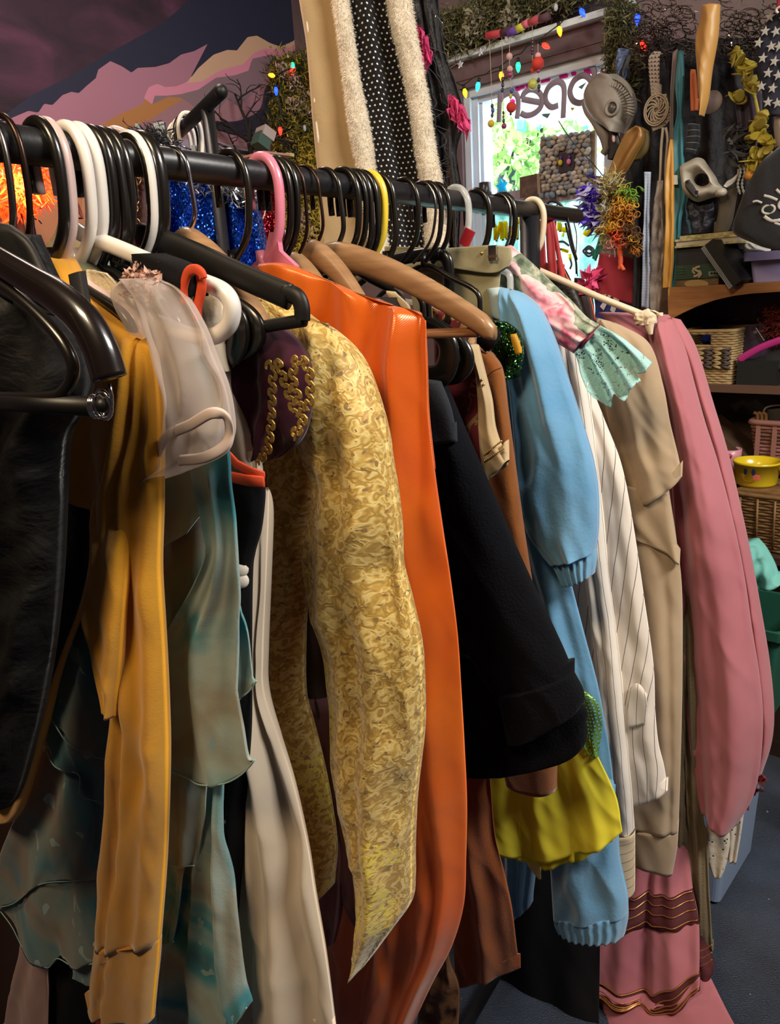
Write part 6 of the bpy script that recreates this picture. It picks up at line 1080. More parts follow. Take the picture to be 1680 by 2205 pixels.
# stone frame
pl = wl(.0); t = T('stone_frame', 'pebble covered picture frame with dark opening standing on the sash rail', 'frame', pl.w(1216, 415))
plate('board', pl, [(1164, 300), (1268, 284), (1274, 398), (1160, 420)], .02, M('mortar', '8a8078', .95), t)
plate('opening', pl, [(1203, 330), (1238, 326), (1236, 366), (1203, 374)], .004, M('frame_dark', '2c2434', .6), t, -.006)
plate('side_board', wl(-.01), [(1268, 284), (1282, 280), (1280, 400), (1274, 402)], .015, M('driftwood', '8f7660', .8, bump=(40, .4)), t)
stc = [M('stone_'+c, c, .7, bump=(60, .3)) for c in ('a4a8b0', 'b8b4ae', '8f9098', 'cac4ba', '8296aa', 'a89c8e')]
r = np.random.default_rng(15); iy = 0; sproto = None
for y in np.arange(300, 420, 9.2):
    iy += 1
    for x in np.arange(1168, 1272, 11.5):
        xx = x + r.normal(0, 1.6) + (iy % 2)*5; yy = y - (xx-1168)*.15 + r.normal(0, 1.2)
        if 1200 < xx < 1240 and 328 < yy < 372 or xx > 1270: continue
        c = pl.w(xx, yy, -.008); Rr = r.uniform(.8, 1.25); a = r.uniform(-.5, .5); A_ = np.array([WD*cos(a)+ZV*sin(a), LD, -WD*sin(a)+ZV*cos(a)])
        V, mb = None, MB(); mb.ball((0, 0, 0), .0118*Rr, .010, .0092*r.uniform(.8, 1.1), 7, 5, A_); V = mb.V[0]; V *= (1+.14*vn(V[:, 0]*160+iy, V[:, 2]*160+x, 4))[:, None]
        mk('stone', V+c, mb.F, stc[r.integers(0, 6)], t)
for x, c1, c2, y0 in [(1207, 'd8c828', '6a3a9a', 350), (1225, 'e07ab0', '5a3a9a', 348)]:
    MB().ball(pl.w(x, y0, -.014), .008, .006, .010).build('ornament_ball', M('orn_'+c1, c1, .5), t); MB().ball(pl.w(x+1, y0-10, -.014), .004, .004, .007).build('ornament_tip', M('orn_'+c2, c2, .5), t)
pl = wl(.01); t = T('picture_card', 'brownish picture card leaning on the window sash left of the stone frame', 'card', pl.w(1140, 425))
plate('card', pl, [(1119, 382), (1156, 374), (1158, 418), (1120, 427)], .004, M('card_brown', '6f5a50', .6, var=(40, '3c3030')), t); plate('border', pl, [(1156, 374), (1162, 373), (1164, 417), (1158, 418)], .004, M('card_edge', '9a8c7c', .6), t)
t = T('glass_star', 'turquoise star ornament on the sash rail', 'ornament', pl.w(1080, 415))
mb = MB(); star(mb, pl.w(1081, 401), .026, .013, WD, ZV, LD, .005, 5, .15); q = MB(); mb.build('star', trans('star_aqua', '3cc8e8', .5), t, smooth=False)
t = T('candle_jar', 'dark candle jar on the sash rail behind the clear hanger', 'candle', pl.w(1045, 425))
MB().lathe(pl.w(1046, 424, .0), [(0, 0), (.024, 0), (.025, .02), (.025, .05), (.022, .052), (0, .05)], 20).build('jar', M('jar_dark', '2a2428', .3, var=(30, '4a4046')), t)
# ------------------------------------------------------------------ right wall clutter
z4 = zx(3.818, 1240, 0)
def lv(f, *rows): return [sum(([*p] for p in f(*r_)), []) for r_ in rows]
pl = wl(.07); t = T('black_backdrop', 'black crinkled cloth pinned to the wall behind masks and hats', 'cloth', pl.w(1560, 500))
garm('drape', M('crinkle_black', '17161a', .75, var=(8, '22222a'), bump=(45, .8, .01)), pl, [(1352, 90, 1700, 80), (1350, 250, 1720, 250), (1350, 400, 1740, 400), (1350, 560, 1760, 540)], .012, [(6, .012, .1, .1), (11, .006, .4, .2)], crum=(.006, 18, 12, 3), par=t, N=90, M=50)
# wall sections: mauve board and tangled wire at the top
pl = wl(.16); t = T('wire_tangle', 'tangle of brown curly wire and twigs along the top right wall', 'twigs', pl.w(1500, 100))
mb = MB(); r = np.random.default_rng(77)
for k in range(300):
    x, y = r.uniform(1365, 1670), r.beta(2.2, 1.4)*135-10
    if 1490 < x < 1556: continue
    rad = r.uniform(6, 22); a0 = r.uniform(0, 6.28); L = r.uniform(2, 5.5)
    P = [pl.w(x+rad*cos(a0+q)*(1+.25*q/L), y+rad*.7*sin(a0+q), -.05*r.random()-.01*q) for q in np.linspace(0, L, 14)]; mb.pipe(np.array(P), .0013, 4)
mb.build('wire', M('wire_brown', '5a4e46', .35, .5), t, kind='stuff')
tufts('tinsel_glints', [pl.w(x, y, -.03) for x, y in zip(r.uniform(1375, 1660, 60), r.uniform(0, 120, 60))], (.02, .02, .02), M('glint', 'b8a898', .2, .8), t, 240, .02, .0016, 3)
pl = wl(.05); t = T('wall_panel', 'dusty mauve painted board behind the wire tangle', 'panel', pl.w(1500, 120))
plate('board', pl, [(1345, -80), (1760, -120), (1760, 120), (1345, 128)], .012, M('board_mauve', '7c686a', .85, var=(5, '6a5c58'), bump=(30, .3)), t)
# grey creature mask with trunk
pl = wl(.22); gm = M('mask_grey', '8c857a', .55, var=(14, '787066'), bump=(30, .3, .004))
t = T('creature_mask', 'grey ribbed long nosed creature mask hanging beside the window', 'mask', pl.w(1320, 290))
garm('head', gm, pl, lv(z4, (230, 622, 380, 640), (160, 672, 440, 712), (105, 745, 476, 790), (92, 820, 488, 870), (120, 910, 474, 950), (190, 1005, 450, 1010), (270, 1050, 420, 1060), (330, 1090, 400, 1105)), .07, par=t, N=36, M=40, hem=False)
MB().pipe(spl([pl.w(x, y, -.0) for x, y in z4(80, 835, 110, 910, 165, 980, 215, 1060, 245, 1140, 252, 1220, 225, 1265)], 40), np.concatenate([np.linspace(.014, .020, 20), np.linspace(.020, .010, 20)]), 12).build('trunk', gm, t)
c = pl.w(1240+300/3.818, 890/3.818, -.066); ax = (WD, ZV, -LD); MB().lathe(c, [(.0225, -.004), (.024, .004), (.019, .008), (.015, .004), (.015, -.002)], 26, ax).build('eye_rim', gm, t); MB().ball(c, .0145, .008, .0145, A=np.array([WD, LD, ZV])).build('eye', M('eye_grey', '4a4640', .3), t)
mb = MB()
for k in range(17):
    a = -0.15+k*.135; cx, cy = 300, 860; x0, y0 = cx+130*sin(a)-40+20*a, cy-150*cos(a); x1, y1 = cx+190*sin(a)-40+20*a, cy-215*cos(a)
    MB().pipe(spl([pl.w(1240+x/3.818, y/3.818, o) for x, y, o in ((x0, y0, -.062), ((x0+x1)/2, (y0+y1)/2, -.058), (x1, y1, -.045))], 8), .0032, 6).build('crest_rib', gm, t)
mb = MB()
for k in range(3): mb.pipe(spl([pl.w(1240+x/3.818, (y-16*k)/3.818, -.055+.012*k) for x, y in ((180, 690), (260, 650), (340, 655), (420, 720), (465, 800))], 20), .003, 6)
mb.build('brow_ridge', gm, t)
pl = wl(.30); t = T('leaf_blade', 'curved bronze satin leaf shape hanging below the grey mask', 'ornament', pl.w(1320, 400))
garm('blade', M('bronze_satin', '8a6432', .4, .2, bump=(20, .4, .004)), pl, lv(z4, (500, 1032, 552, 1050), (430, 1080, 566, 1120), (385, 1150, 545, 1190), (345, 1240, 500, 1270), (310, 1330, 430, 1390), (270, 1420, 360, 1470), (225, 1490, 300, 1510), (178, 1532, 195, 1538)), .018, [(1.2, .006, .2, .1)], par=t, N=26, M=40)
pl = wl(.26); t = T('olive_leaf', 'olive leaf shaped cloth behind the bronze blade', 'ornament', pl.w(1385, 330))
garm('blade', M('olive_satin', '6a5a2a', .6), pl, lv(z4, (560, 1050, 598, 1080), (540, 1140, 606, 1150), (510, 1230, 590, 1240), (450, 1330, 530, 1310)), .012, par=t, N=20, M=24)
pl = wl(.24); t = T('eye_mask', 'small black satin eye mask hanging under the grey mask', 'mask', pl.w(1320, 340))
garm('mask', M('mask_black', '14181a', .45), pl, lv(z4, (300, 1030, 325, 1032), (280, 1080, 350, 1100), (268, 1160, 368, 1170), (272, 1230, 350, 1240), (265, 1310, 310, 1320)), .008, par=t, N=20, M=24)
garm('jewel', M('jewel_pink', 'c8a0a4', .4), pl, lv(z4, (306, 1105, 322, 1110), (300, 1140, 324, 1150), (308, 1165, 318, 1170)), .004, par=t, N=10, M=10, off=-.012)
pl = wl(.2); t = T('blue_scarf', 'crumpled blue grey satin scarf above the creature mask', 'scarf', pl.w(1350, 160))
garm('scarf', M('scarf_blue', '4a5a7c', .45, bump=(40, .6)), pl, lv(z4, (360, 400, 450, 405), (340, 480, 440, 500), (330, 560, 420, 600), (350, 640, 400, 660)), .016, crum=(.006, 40, 30, 3), par=t, N=26, M=26)
garm('black_strap', M('strap_black', '141418', .5), pl, lv(z4, (435, 420, 470, 420), (410, 500, 440, 510), (370, 600, 400, 620), (420, 640, 440, 650)), .004, par=t, N=10, M=20, off=-.022)
# crochet strip
def crochet():
    q = NT('crochet_cream'); setb(q, .9, 0, .2, .3); q.b.inputs['Base Color'].default_value = (*lin('a8988a'), 1); uv = q.co(True, sc=(95, 95, 1)); sp = q.n('SeparateXYZ'); q.l(uv, sp.inputs[0])
    fx = q.math('ABSOLUTE', q.math('SUBTRACT', q.math('FRACT', sp.outputs['X']), .5)); fy = q.math('ABSOLUTE', q.math('SUBTRACT', q.math('FRACT', q.math('ADD', sp.outputs['Y'], q.math('MULTIPLY', fx, .9))), .5))
    q.alpha(q.math('GREATER_THAN', q.math('ADD', q.math('MULTIPLY', fx, .5), fy), .24)); q.bump(q.noise(q.co(), 200, 2), .8, .004); return q.m
cr = crochet(); pl = wl(.24)
t = T('crochet_doily', 'cream crochet strip ending in a pinwheel doily', 'doily', pl.w(1420, 280))
garm('strip', cr, pl, lv(z4, (640, 425, 700, 425), (600, 480, 690, 470), (602, 600, 690, 600), (615, 720, 695, 720), (620, 790, 705, 790)), .004, par=t, N=20, M=40)
garm('ragged_top', M('crochet_plain', 'b5a58e', .9), pl, lv(z4, (645, 422, 720, 440), (650, 445, 690, 450)), .006, crum=(.004, 60, 60, 3), par=t, N=16, M=12)
c = pl.w(1240+668/3.818, 905/3.818); mb = MB(); cw = M('crochet_plain', 'b5a58e', .9)
for k in range(12):
    a = k*pi/6; P = [c+(WD*cos(a+q*1.1)+ZV*sin(a+q*1.1)*1.15)*(.006+.022*q)-LD*.006 for q in np.linspace(0, 1, 9)]; mb.pipe(np.array(P), .0022, 6)
for R_ in (.031, .036): mb.pipe(np.array([c+WD*R_*cos(q)+ZV*R_*1.15*sin(q)-LD*.006 for q in np.linspace(0, 2*pi, 40)[:-1]]), .0022, 6, True)
mb.build('pinwheel', cw, t)
garm('lower_edge', cr, pl, lv(z4, (612, 800, 745, 770), (616, 900, 780, 900), (620, 1000, 785, 970), (632, 1082, 720, 1050)), .003, par=t, N=26, M=30, off=.004)
# long hanging straps and scarves
pl = wl(.28)
def strip(name, label, cat, m, rows, depth=.008, folds=((1.2, .004, .1, .1),), crum=(0, 12, 6, 1), off=0, N=22, M_n=60, part='length'):
    t = T(name, label, cat, pl.w(rows[-1][0], rows[-1][1], off)); garm(part, m, pl, rows, depth, folds, (), crum, par=t, N=N, M=M_n, off=off); return t
m1 = M('cord_cream', 'a89a84', .85, bump=(120, .4))
t = T('cream_cords', 'two cream cords hanging below the crochet doily', 'cord', pl.w(1425, 500)); mb = MB()
for P in ([(1428, 275), (1424, 320), (1422, 380), (1416, 440), (1410, 500)], [(1434, 275), (1438, 300), (1434, 360), (1434, 440)]): mb.pipe(spl([pl.w(x, y) for x, y in P], 30), .004, 8)
mb.build('cord', m1, t)
strip('mottled_scarf', 'mottled grey brown scarf hanging beside the yellow satin one', 'scarf', M('mottle', 'a0958a', .85, var=(18, '5a4a44'), bump=(60, .5)), [(1416, 390, 1428, 388), (1408, 450, 1430, 450), (1402, 520, 1434, 520), (1402, 570, 1433, 570), (1400, 620, 1428, 620), (1404, 680, 1424, 690)], crum=(.004, 40, 20, 3))
strip('striped_scarf', 'pale blue and white ribbed scarf hanging to the left of the mottled scarf', 'scarf', pinstripe('rib_blue', True, 'a8b4c8', '4a5470', .0085), [(1388, 370, 1402, 370), (1390, 440, 1399, 440), (1386, 520, 1400, 520), (1385, 600, 1402, 600), (1382, 660, 1400, 665)], off=.0)
strip('yellow_scarf', 'mustard yellow satin scarf running down past the shelf edge', 'scarf', M('satin_mustard', 'c9943c', .4, sheen=.2), [(1444, 300, 1450, 300), (1434, 380, 1452, 380), (1434, 480, 1452, 480), (1430, 560, 1451, 560), (1428, 620, 1446, 620), (1424, 700, 1442, 700)], off=-.01)
strip('teal_scarf', 'long teal satin scarf behind the mustard scarf', 'scarf', M('satin_teal', '2f6a74', .5, var=(6, '3c8494')), [(1458, 110, 1472, 110), (1454, 180, 1474, 180), (1460, 240, 1470, 245), (1448, 300, 1472, 290), (1450, 380, 1476, 390), (1450, 430, 1478, 428), (1450, 480, 1468, 470), (1452, 540, 1464, 540), (1448, 600, 1462, 600), (1446, 660, 1458, 660)], off=.012)
t = T('price_tag', 'white paper tag on the teal scarf', 'tag', pl.w(1453, 396)); plate('paper', pl, [(1446, 377), (1459, 377), (1460, 397), (1448, 398)], .001, M('paper_white', 'c8c4bc', .7), t, -.014)
strip('black_pole_cloth', 'narrow black cloth hanging left of the striped scarf', 'cloth', M('cloth_coal', '16161a', .8), [(1366, 420, 1386, 420), (1366, 560, 1384, 560), (1364, 660, 1380, 665)], off=.01)
strip('pink_strap', 'pale strap beside the teal scarf at the top', 'strap', M('strap_pale', '8a7a74', .7), [(1449, 115, 1460, 105), (1446, 200, 1452, 200), (1444, 300, 1450, 300)], off=.0, depth=.004)
strip('orange_cloth', 'short orange felt strip behind the folded yellow satin', 'cloth', M('felt_orange', 'b8643a', .8), [(1488, 150, 1498, 150), (1488, 190, 1502, 190), (1490, 240, 1504, 238)], off=.0)
pl = wl(.34)
strip('folded_satin', 'folded golden satin hanging in a point at the top right', 'cloth', M('satin_gold', 'b98a44', .42, sheen=.2), [(1513, 14, 1551, 10), (1507, 50, 1549, 50), (1499, 85, 1545, 90), (1502, 150, 1534, 150), (1506, 210, 1526, 210), (1510, 250, 1514, 250)], .02, ((1, .004, .7, 0),), N=30)
# white half mask, striped cuff, feathers
pl = wl(.26); z5 = zx(5.804, 1440, 280); im = M('mask_ivory', 'aea696', .45, bump=(10, .2, .003))
t = T('half_mask', 'ivory half face mask with pointed nose and white ribbon', 'mask', pl.w(1520, 430))
def ring_mask():
    out = z5(170, 450, 270, 395, 370, 348, 450, 365, 500, 430, 550, 500, 610, 590, 640, 660, 690, 708, 720, 730, 690, 790, 640, 835, 560, 850, 470, 880, 380, 900, 290, 860, 220, 800, 190, 720, 180, 620, 165, 530)
    cx, cy = 1440+440/5.804, 280+625/5.804; inn = [(cx+16*cos(a)*1.08, cy+14*sin(a)) for a in np.linspace(0, 2*pi, 40)[:-1]]
    O = spl([pl.w(x, y) for x, y in out], 78, True); I = spl([pl.w(x, y) for x, y in inn], 78, True)
    ctr = O.mean(0); ao = np.array([atan2((p-I.mean(0))[2], (p-I.mean(0))@WD) for p in O]); ai = np.array([atan2((p-I.mean(0))[2], (p-I.mean(0))@WD) for p in I])
    I2 = np.array([I[np.argmin(np.abs((ai-a+pi) % (2*pi)-pi))] for a in ao]); V = []; k = 7
    for s_ in range(k+1):
        q = s_/k; bul = .045*sin(pi*min(1, q*.8+.1)); V.append(O*(1-q)+I2*q - LD*bul)
    V = np.concatenate(V); n_ = 78; Fc = [(j*n_+i, j*n_+(i+1) % n_, (j+1)*n_+(i+1) % n_, (j+1)*n_+i) for j in range(k) for i in range(n_)]
    Vb = V + LD*.004; Fc += [tuple(x+len(V) for x in f[::-1]) for f in Fc]; return mk('face', np.concatenate([V, Vb]), Fc, im, t)
ring_mask()
MB().ball(pl.w(1440+655/5.804, 280+780/5.804, -.04), .016, .016, .012).build('nose_tip', im, t)
garm('lower_eye_shadow', M('mask_shadow', '1c1a18', .5), pl, lv(z5, (210, 640, 260, 620), (215, 720, 330, 720), (270, 800, 370, 800), (330, 845, 365, 835)), .006, par=t, N=14, M=16, off=-.046, label='dark second eye opening')
garm('ribbon', M('ribbon_ivory', 'c8c4b8', .5), pl, lv(z5, (685, 700, 720, 720), (730, 640, 770, 690), (790, 610, 830, 640), (860, 550, 880, 560)), .004, par=t, N=12, M=20, off=-.02)
t = T('striped_cuff', 'black cuff with grey horizontal bands above the half mask', 'cuff', pl.w(1492, 330))
garm('cuff', pinstripe('cuff_bands', True, '26282c', '9aa0a0', .016), pl, [(1484, 268, 1506, 268), (1480, 300, 1507, 298), (1478, 328, 1496, 332)], .02, par=t, N=20, M=20)
t = T('grey_feathers', 'tuft of dark grey feathers right of the striped cuff', 'feathers', pl.w(1575, 320)); tufts('feathers', [pl.w(x, y, -.02) for x, y in [(1565, 290), (1572, 300), (1580, 310), (1570, 320), (1585, 295)]], (.012, .01, .012), None, t, 60, .05, .006, 4, dirv=WD*.7-ZV*.2, jit=.5, mats=[M('feather_grey', '3a3a40', .6), M('feather_pale', '5a5a58', .6)])
t = T('grey_cape', 'dark grey blue crumpled satin bundle below the half mask', 'cloth', pl.w(1520, 500)); garm('bundle', M('satin_slate', '20222e', .45, bump=(30, .8, .01)), pl, [(1480, 420, 1552, 420), (1480, 460, 1552, 470), (1486, 505, 1540, 502)], .04, crum=(.008, 20, 16, 3), par=t, N=30, M=26, off=.05)
t = T('khaki_cloth', 'khaki cloth hanging between the half mask and pirate hat', 'cloth', pl.w(1560, 500)); garm('cloth', M('cloth_khaki', '5c5446', .8), pl, [(1548, 415, 1590, 400), (1548, 460, 1578, 470), (1538, 502, 1566, 500)], .02, par=t, N=24, M=24, off=.02)
t = T('braid_cord', 'pale braided cords hanging left of the orange ball', 'cord', pl.w(1592, 400)); mb = MB()
for dx in (0, 9): 
    P = spl([pl.w(1592+dx+3*sin(k), 355+k*9, -.03) for k in range(8)], 40); mb.pipe(P, .0032*(1+.3*np.sin(np.arange(40)*1.3)), 7)
mb.build('braid', M('cord_grey', '8a8a80', .8), t)
t = T('purple_drape', 'dark purple velvet drape between braided cords and yellow garland', 'drape', pl.w(1612, 360)); garm('drape', M('velvet_purple', '2a1c2c', .8, sheen=.3), pl, [(1580, 200, 1640, 195), (1590, 260, 1640, 260), (1600, 330, 1626, 330), (1602, 370, 1620, 365)], .02, [(2, .006, .1, .1)], par=t, N=26, M=30, off=.03)
t = T('orange_ball', 'small orange ball ornament below the yellow garland', 'ball', pl.w(1615, 388)); MB().ball(pl.w(1614, 378, -.03), .0125, n=18, m=12).build('ball', M('ball_orange', 'c8862c', .5), t)
t = T('white_badge', 'round white badge peeping out behind the golden satin', 'badge', pl.w(1535, 240)); MB().lathe(pl.w(1533, 220, .01), [(0, -.004), (.028, -.003), (.03, .0), (.028, .004), (0, .005)], 24, (WD, ZV, -LD)).build('disc', M('badge_white', '9a8c88', .5), t)
# yellow petal garland
ptl = M('petal_yellow', 'c0b24a', .6, var=(14, 'a09040')); ptb = M('petal_bright', 'd8cc50', .5)
t = T('petal_garland', 'yellow silk flower garland hanging at the right', 'garland', pl.w(1610, 380)); r = np.random.default_rng(5)
for x, y, k, mt_ in [(1590, 125, 9, ptl), (1602, 145, 9, ptb), (1612, 165, 9, ptl), (1618, 182, 8, ptl), (1632, 260, 7, ptl), (1640, 290, 8, ptb), (1650, 310, 8, ptb), (1632, 335, 8, ptl), (1622, 355, 7, ptb), (1645, 330, 7, ptl), (1590, 205, 5, ptl)]:
    for j in range(k):
        c = pl.w(x+r.normal(0, 8), y+r.normal(0, 8), -.03+r.normal(0, .012)); A_ = np.linalg.qr(r.normal(0, 1, (3, 3)))[0]; MB().ball(c, .020, .014, .0016, 8, 4, A_).build('petal', mt_, t)
MB().pipe(spl([pl.w(x, y) for x, y in [(1585, 100), (1600, 150), (1620, 190), (1635, 250), (1650, 310), (1625, 370)]], 30), .005, 6).build('cord', ptl, t)
# star spangled cloth
pl = wl(.36); t = T('star_cloth', 'navy cloth with white stars hanging at the top right edge', 'cloth', pl.w(1660, 250))
sc_ = garm('cloth', M('navy_star', '16182a', .8, bump=(120, .2)), pl, [(1672, 20, 1740, 20), (1645, 60, 1740, 60), (1630, 100, 1740, 100), (1634, 160, 1740, 160), (1645, 210, 1740, 210), (1660, 250, 1740, 250)], .012, [(1, .005, .1, .1)], par=t, N=30, M=40)
sm = M('star_white', 'a8a49c', .7); r = np.random.default_rng(2)
for x, y in [(1659, 36), (1648, 67), (1671, 68), (1634, 92), (1661, 100), (1678, 100), (1643, 125), (1668, 132), (1654, 157), (1676, 162), (1640, 186), (1664, 190), (1654, 220), (1674, 222), (1688, 40), (1690, 130)]:
    mb = MB(); star(mb, pl.w(x, y, -.020), .0125, .0052, WD, ZV, LD, .001, 5, r.uniform(-.3, .3)); mb.build('star', sm, t, smooth=False)
t = T('red_trim', 'red satin edge beside the star cloth at the upper right corner', 'trim', pl.w(1676, 30)); garm('edge', M('satin_red', '8a1c2c', .5), pl, [(1674, 0, 1700, 0), (1672, 24, 1700, 24)], .01, par=t, N=12, M=10, off=-.03)
MB().pipe(spl([pl.w(x, y, -.045) for x, y in [(1682, 14), (1674, 18), (1672, 24), (1676, 28)]], 12), .003, 6).build('hook', M('hook_white', 'c8c0b4', .5), t)
# pirate hat
pl = wl(.42); z6 = z5; hm_ = M('hat_black', '121214', .85, sheen=.25, bump=(160, .4))
t = T('pirate_hat', 'black felt pirate hat with white skull emblem at the right edge', 'hat', pl.w(1650, 540))
garm('brim', hm_, pl, [(1676, 322, 1800, 300), (1640, 352, 1800, 350), (1612, 400, 1800, 400), (1592, 450, 1800, 450), (1580, 490, 1800, 490), (1590, 508, 1800, 520), (1640, 530, 1700, 540, 1800, 540)], .05, par=t, N=36, M=40)
wm_ = M('emblem_white', 'b8b4ac', .7); mb = MB()
for P, r_ in [([(1645, 421), (1660, 425), (1674, 431)], .0035), ([(1672, 408), (1680, 415), (1690, 418)], .0035), ([(1621, 435), (1630, 433), (1641, 437)], .0028), ([(1646, 466), (1656, 473), (1668, 476), (1680, 474)], .0045), ([(1668, 480), (1680, 484)], .003)]: mb.pipe(spl([pl.w(x, y, -.05) for x, y in P], 12), r_, 7, False, pl.n, .4)
cc = pl.w(1655, 451, -.05); mb.pipe(np.array([cc+WD*.0145*cos(q)+ZV*.010*sin(q) for q in np.linspace(0, 2*pi, 24)[:-1]]), .003, 7, True, pl.n, .4); cc = pl.w(1690, 440, -.05); mb.pipe(np.array([cc+WD*.014*cos(q)+ZV*.012*sin(q) for q in np.linspace(0, 2*pi, 24)[:-1]]), .003, 7, True, pl.n, .4)
mb.build('skull_emblem', wm_, t)
t = T('flesh_mask', 'pale latex mask edge beside the yellow garland at the right edge', 'mask', pl.w(1680, 300)); garm('mask', M('latex_pale', '9a8e84', .5), wl(.33), [(1672, 245, 1720, 245), (1668, 275, 1720, 275), (1674, 310, 1720, 315), (1684, 330, 1720, 330)], .03, par=t, N=18, M=18)
# clown wig, purple fringe mask, striped flag cloth
pl = wl(.34)
t = T('fringe_mask', 'black eye mask edged with purple ribbon fringe in front of the window', 'mask', pl.w(1292, 480))
garm('mask', M('mask_black', '14181a', .45), pl, [(1290, 418, 1305, 418), (1284, 440, 1308, 438), (1288, 458, 1306, 460)], .012, par=t, N=16, M=16)
tufts('fringe', [pl.w(x, y, -.01) for x, y in [(1282, 410), (1276, 420), (1278, 435), (1280, 450), (1284, 465), (1290, 472), (1286, 404), (1300, 475)]], (.006, .006, .006), None, t, 240, .045, .006, 8, dirv=-WD*.8-ZV*.15, jit=.6, mats=[M('ribbon_purple', '4a2ac0', .4), M('ribbon_violet', '3a1c98', .4), M('ribbon_lilac', 'b8b4e0', .4)])
tufts('white_fringe', [pl.w(x, y, -.015) for x, y in [(1304, 405), (1300, 470), (1308, 462)]], (.005, .005, .005), M('ribbon_white', 'c8d0e0', .4), t, 30, .04, .007, 9)
MB().ball(pl.w(1303, 436, -.018), .008, .006, .012).build('blue_jewel', M('jewel_blue', '4a8ac8', .3), t)
t = T('clown_wig', 'curly clown wig of yellow, orange, green and cream strands', 'wig', pl.w(1335, 580))
ww = {k: M('wig_'+k, c, .6) for k, c in dict(cream='b8ac74', gold='c8962c', amber='a86a20', orange='d8562c', green='6a9a2c', brown='5a3c1c', pink='c8887c').items()}
tufts('cream_frizz', [pl.w(x, y, -.01) for x, y in [(1312, 395), (1314, 420), (1316, 445), (1314, 470), (1310, 490), (1312, 510), (1318, 400), (1320, 460), (1306, 450)]], (.012, .014, .014), ww['cream'], t, 1500, .03, .0016, 11)
mb = {k: MB() for k in ww}; r = np.random.default_rng(6)
for cx, cy, k, n_, sp in [(1352, 418, 'green', 16, 9), (1340, 445, 'gold', 34, 11), (1332, 460, 'amber', 18, 10), (1320, 492, 'gold', 20, 8), (1350, 470, 'amber', 16, 10), (1328, 505, 'orange', 10, 6), (1335, 520, 'orange', 10, 6), (1326, 420, 'brown', 10, 8), (1352, 500, 'brown', 14, 10), (1358, 520, 'brown', 14, 9), (1318, 530, 'pink', 10, 8), (1364, 520, 'gold', 8, 4), (1366, 540, 'amber', 8, 4)]:
    for j in range(int(n_*1.8)):
        x, y = cx+r.normal(0, sp), cy+r.normal(0, sp); rad = r.uniform(.006, .014); A_ = np.linalg.qr(r.normal(0, 1, (3, 3)))[0]; c = pl.w(x, y, -.03+r.normal(0, .012)); a0 = r.uniform(0, 6)
        mb[k].pipe(np.array([c + (A_[0]*cos(a0+q)+A_[1]*sin(a0+q))*rad + A_[2]*rad*.22*q for q in np.linspace(0, 7, 16)]), .0018, 5)
for P in ([(1330, 470), (1336, 500), (1334, 530), (1338, 560), (1334, 580)], [(1334, 510), (1338, 540), (1336, 566), (1344, 582)], [(1326, 500), (1332, 530), (1336, 556)]): mb['orange'].pipe(spl([pl.w(x, y, -.03) for x, y in P], 24), .006, 7)
for k in ww:
    if mb[k].n: mb[k].build(k+'_curls', ww[k], t, kind='stuff')
t = T('flag_cloth', 'dark red cloth with white and navy striped lower edge hanging by the window', 'cloth', pl.w(1320, 690)); pl = wl(.22)
garm('red_field', M('cloth_red', '9a2434', .7, bump=(100, .2)), pl, [(1292, 545, 1366, 556), (1284, 590, 1366, 600), (1276, 626, 1366, 656)], .014, par=t, N=26, M=26)
garm('navy_field', M('cloth_navy', '1c2a6a', .7), pl, [(1276, 626, 1366, 650), (1282, 660, 1366, 690), (1280, 700, 1360, 720)], .010, par=t, N=20, M=16)
for P in ([(1297, 634), (1306, 634), (1300, 652), (1291, 648)], [(1322, 640), (1334, 646), (1322, 676), (1314, 668)], [(1310, 635), (1316, 637), (1300, 668), (1292, 660)]): plate('white_stripe', pl, P, .002, M('cloth_white', 'c0b4b4', .7), t, -.016)
strip('grey_net', 'grey net cloth with teal edge beside the painted lower pane', 'cloth', M('net_grey', '8a8a80', .8, bump=(120, .6)), [(1306, 490, 1340, 500), (1296, 520, 1350, 530), (1290, 548, 1364, 558)], .006, off=.02)
strip('teal_pennant', 'teal green slanting cloth edge beside the painted lower pane', 'cloth', M('cloth_teal', '2c7c64', .7), [(1300, 480, 1306, 480), (1286, 530, 1294, 532), (1277, 556, 1284, 562)], .004, off=.01)
t = T('pink_flower', 'bright pink silk flower at the lower corner of the window', 'flower', pl.w(1276, 610)); tufts('petals', [pl.w(1275, 604, -.02), pl.w(1279, 590, -.02), pl.w(1272, 618, -.02)], (.006, .006, .008), M('bow_pink', 'd8487a', .5), t, 40, .03, .009, 14)
# ------------------------------------------------------------------ shelves on the right
wdm = woodm('shelf_pine', '8a5c34', 'a87444'); wdk = woodm('shelf_dark', '3c2a20', '4c382a')
SO = .30; sp_ = wl(SO); z1 = sp_.w(1570, 612)[2]; z2 = sp_.w(1600, 832)[2]; z3 = sp_.w(1600, 1000)[2]
ua = wu(sp_.w(1440, 640)); ub = ua + 1.5
sh = T('shelf_unit', 'wooden wall shelves with arched pine front edge, crowded with boxes and baskets', 'shelf', flat(sp_.w(1560, 900)))
def wbox(par, name, u0, u1, o0, o1, z0, z1_, m, **k):   # box on the window wall: u range, distance range from the wall, z range
    return MB().box(wp((u0+u1)/2, (z0+z1_)/2, -(o0+o1)/2), WD, LD, ZV, (u1-u0)/2, (o1-o0)/2, (z1_-z0)/2).build(name, m, par, smooth=False, **k)
for z_, m_ in ((z1, wdm), (z2, wdk), (z3, wdk)): wbox(sh, 'board', ua, ub, .03, SO-.002, z_-.02, z_, m_)
wbox(sh, 'side_panel', ua-.02, ua, .02, SO, 0, z1, wdk); wbox(sh, 'back_panel', ua, ub, .015, .03, 0, z1, wdk)
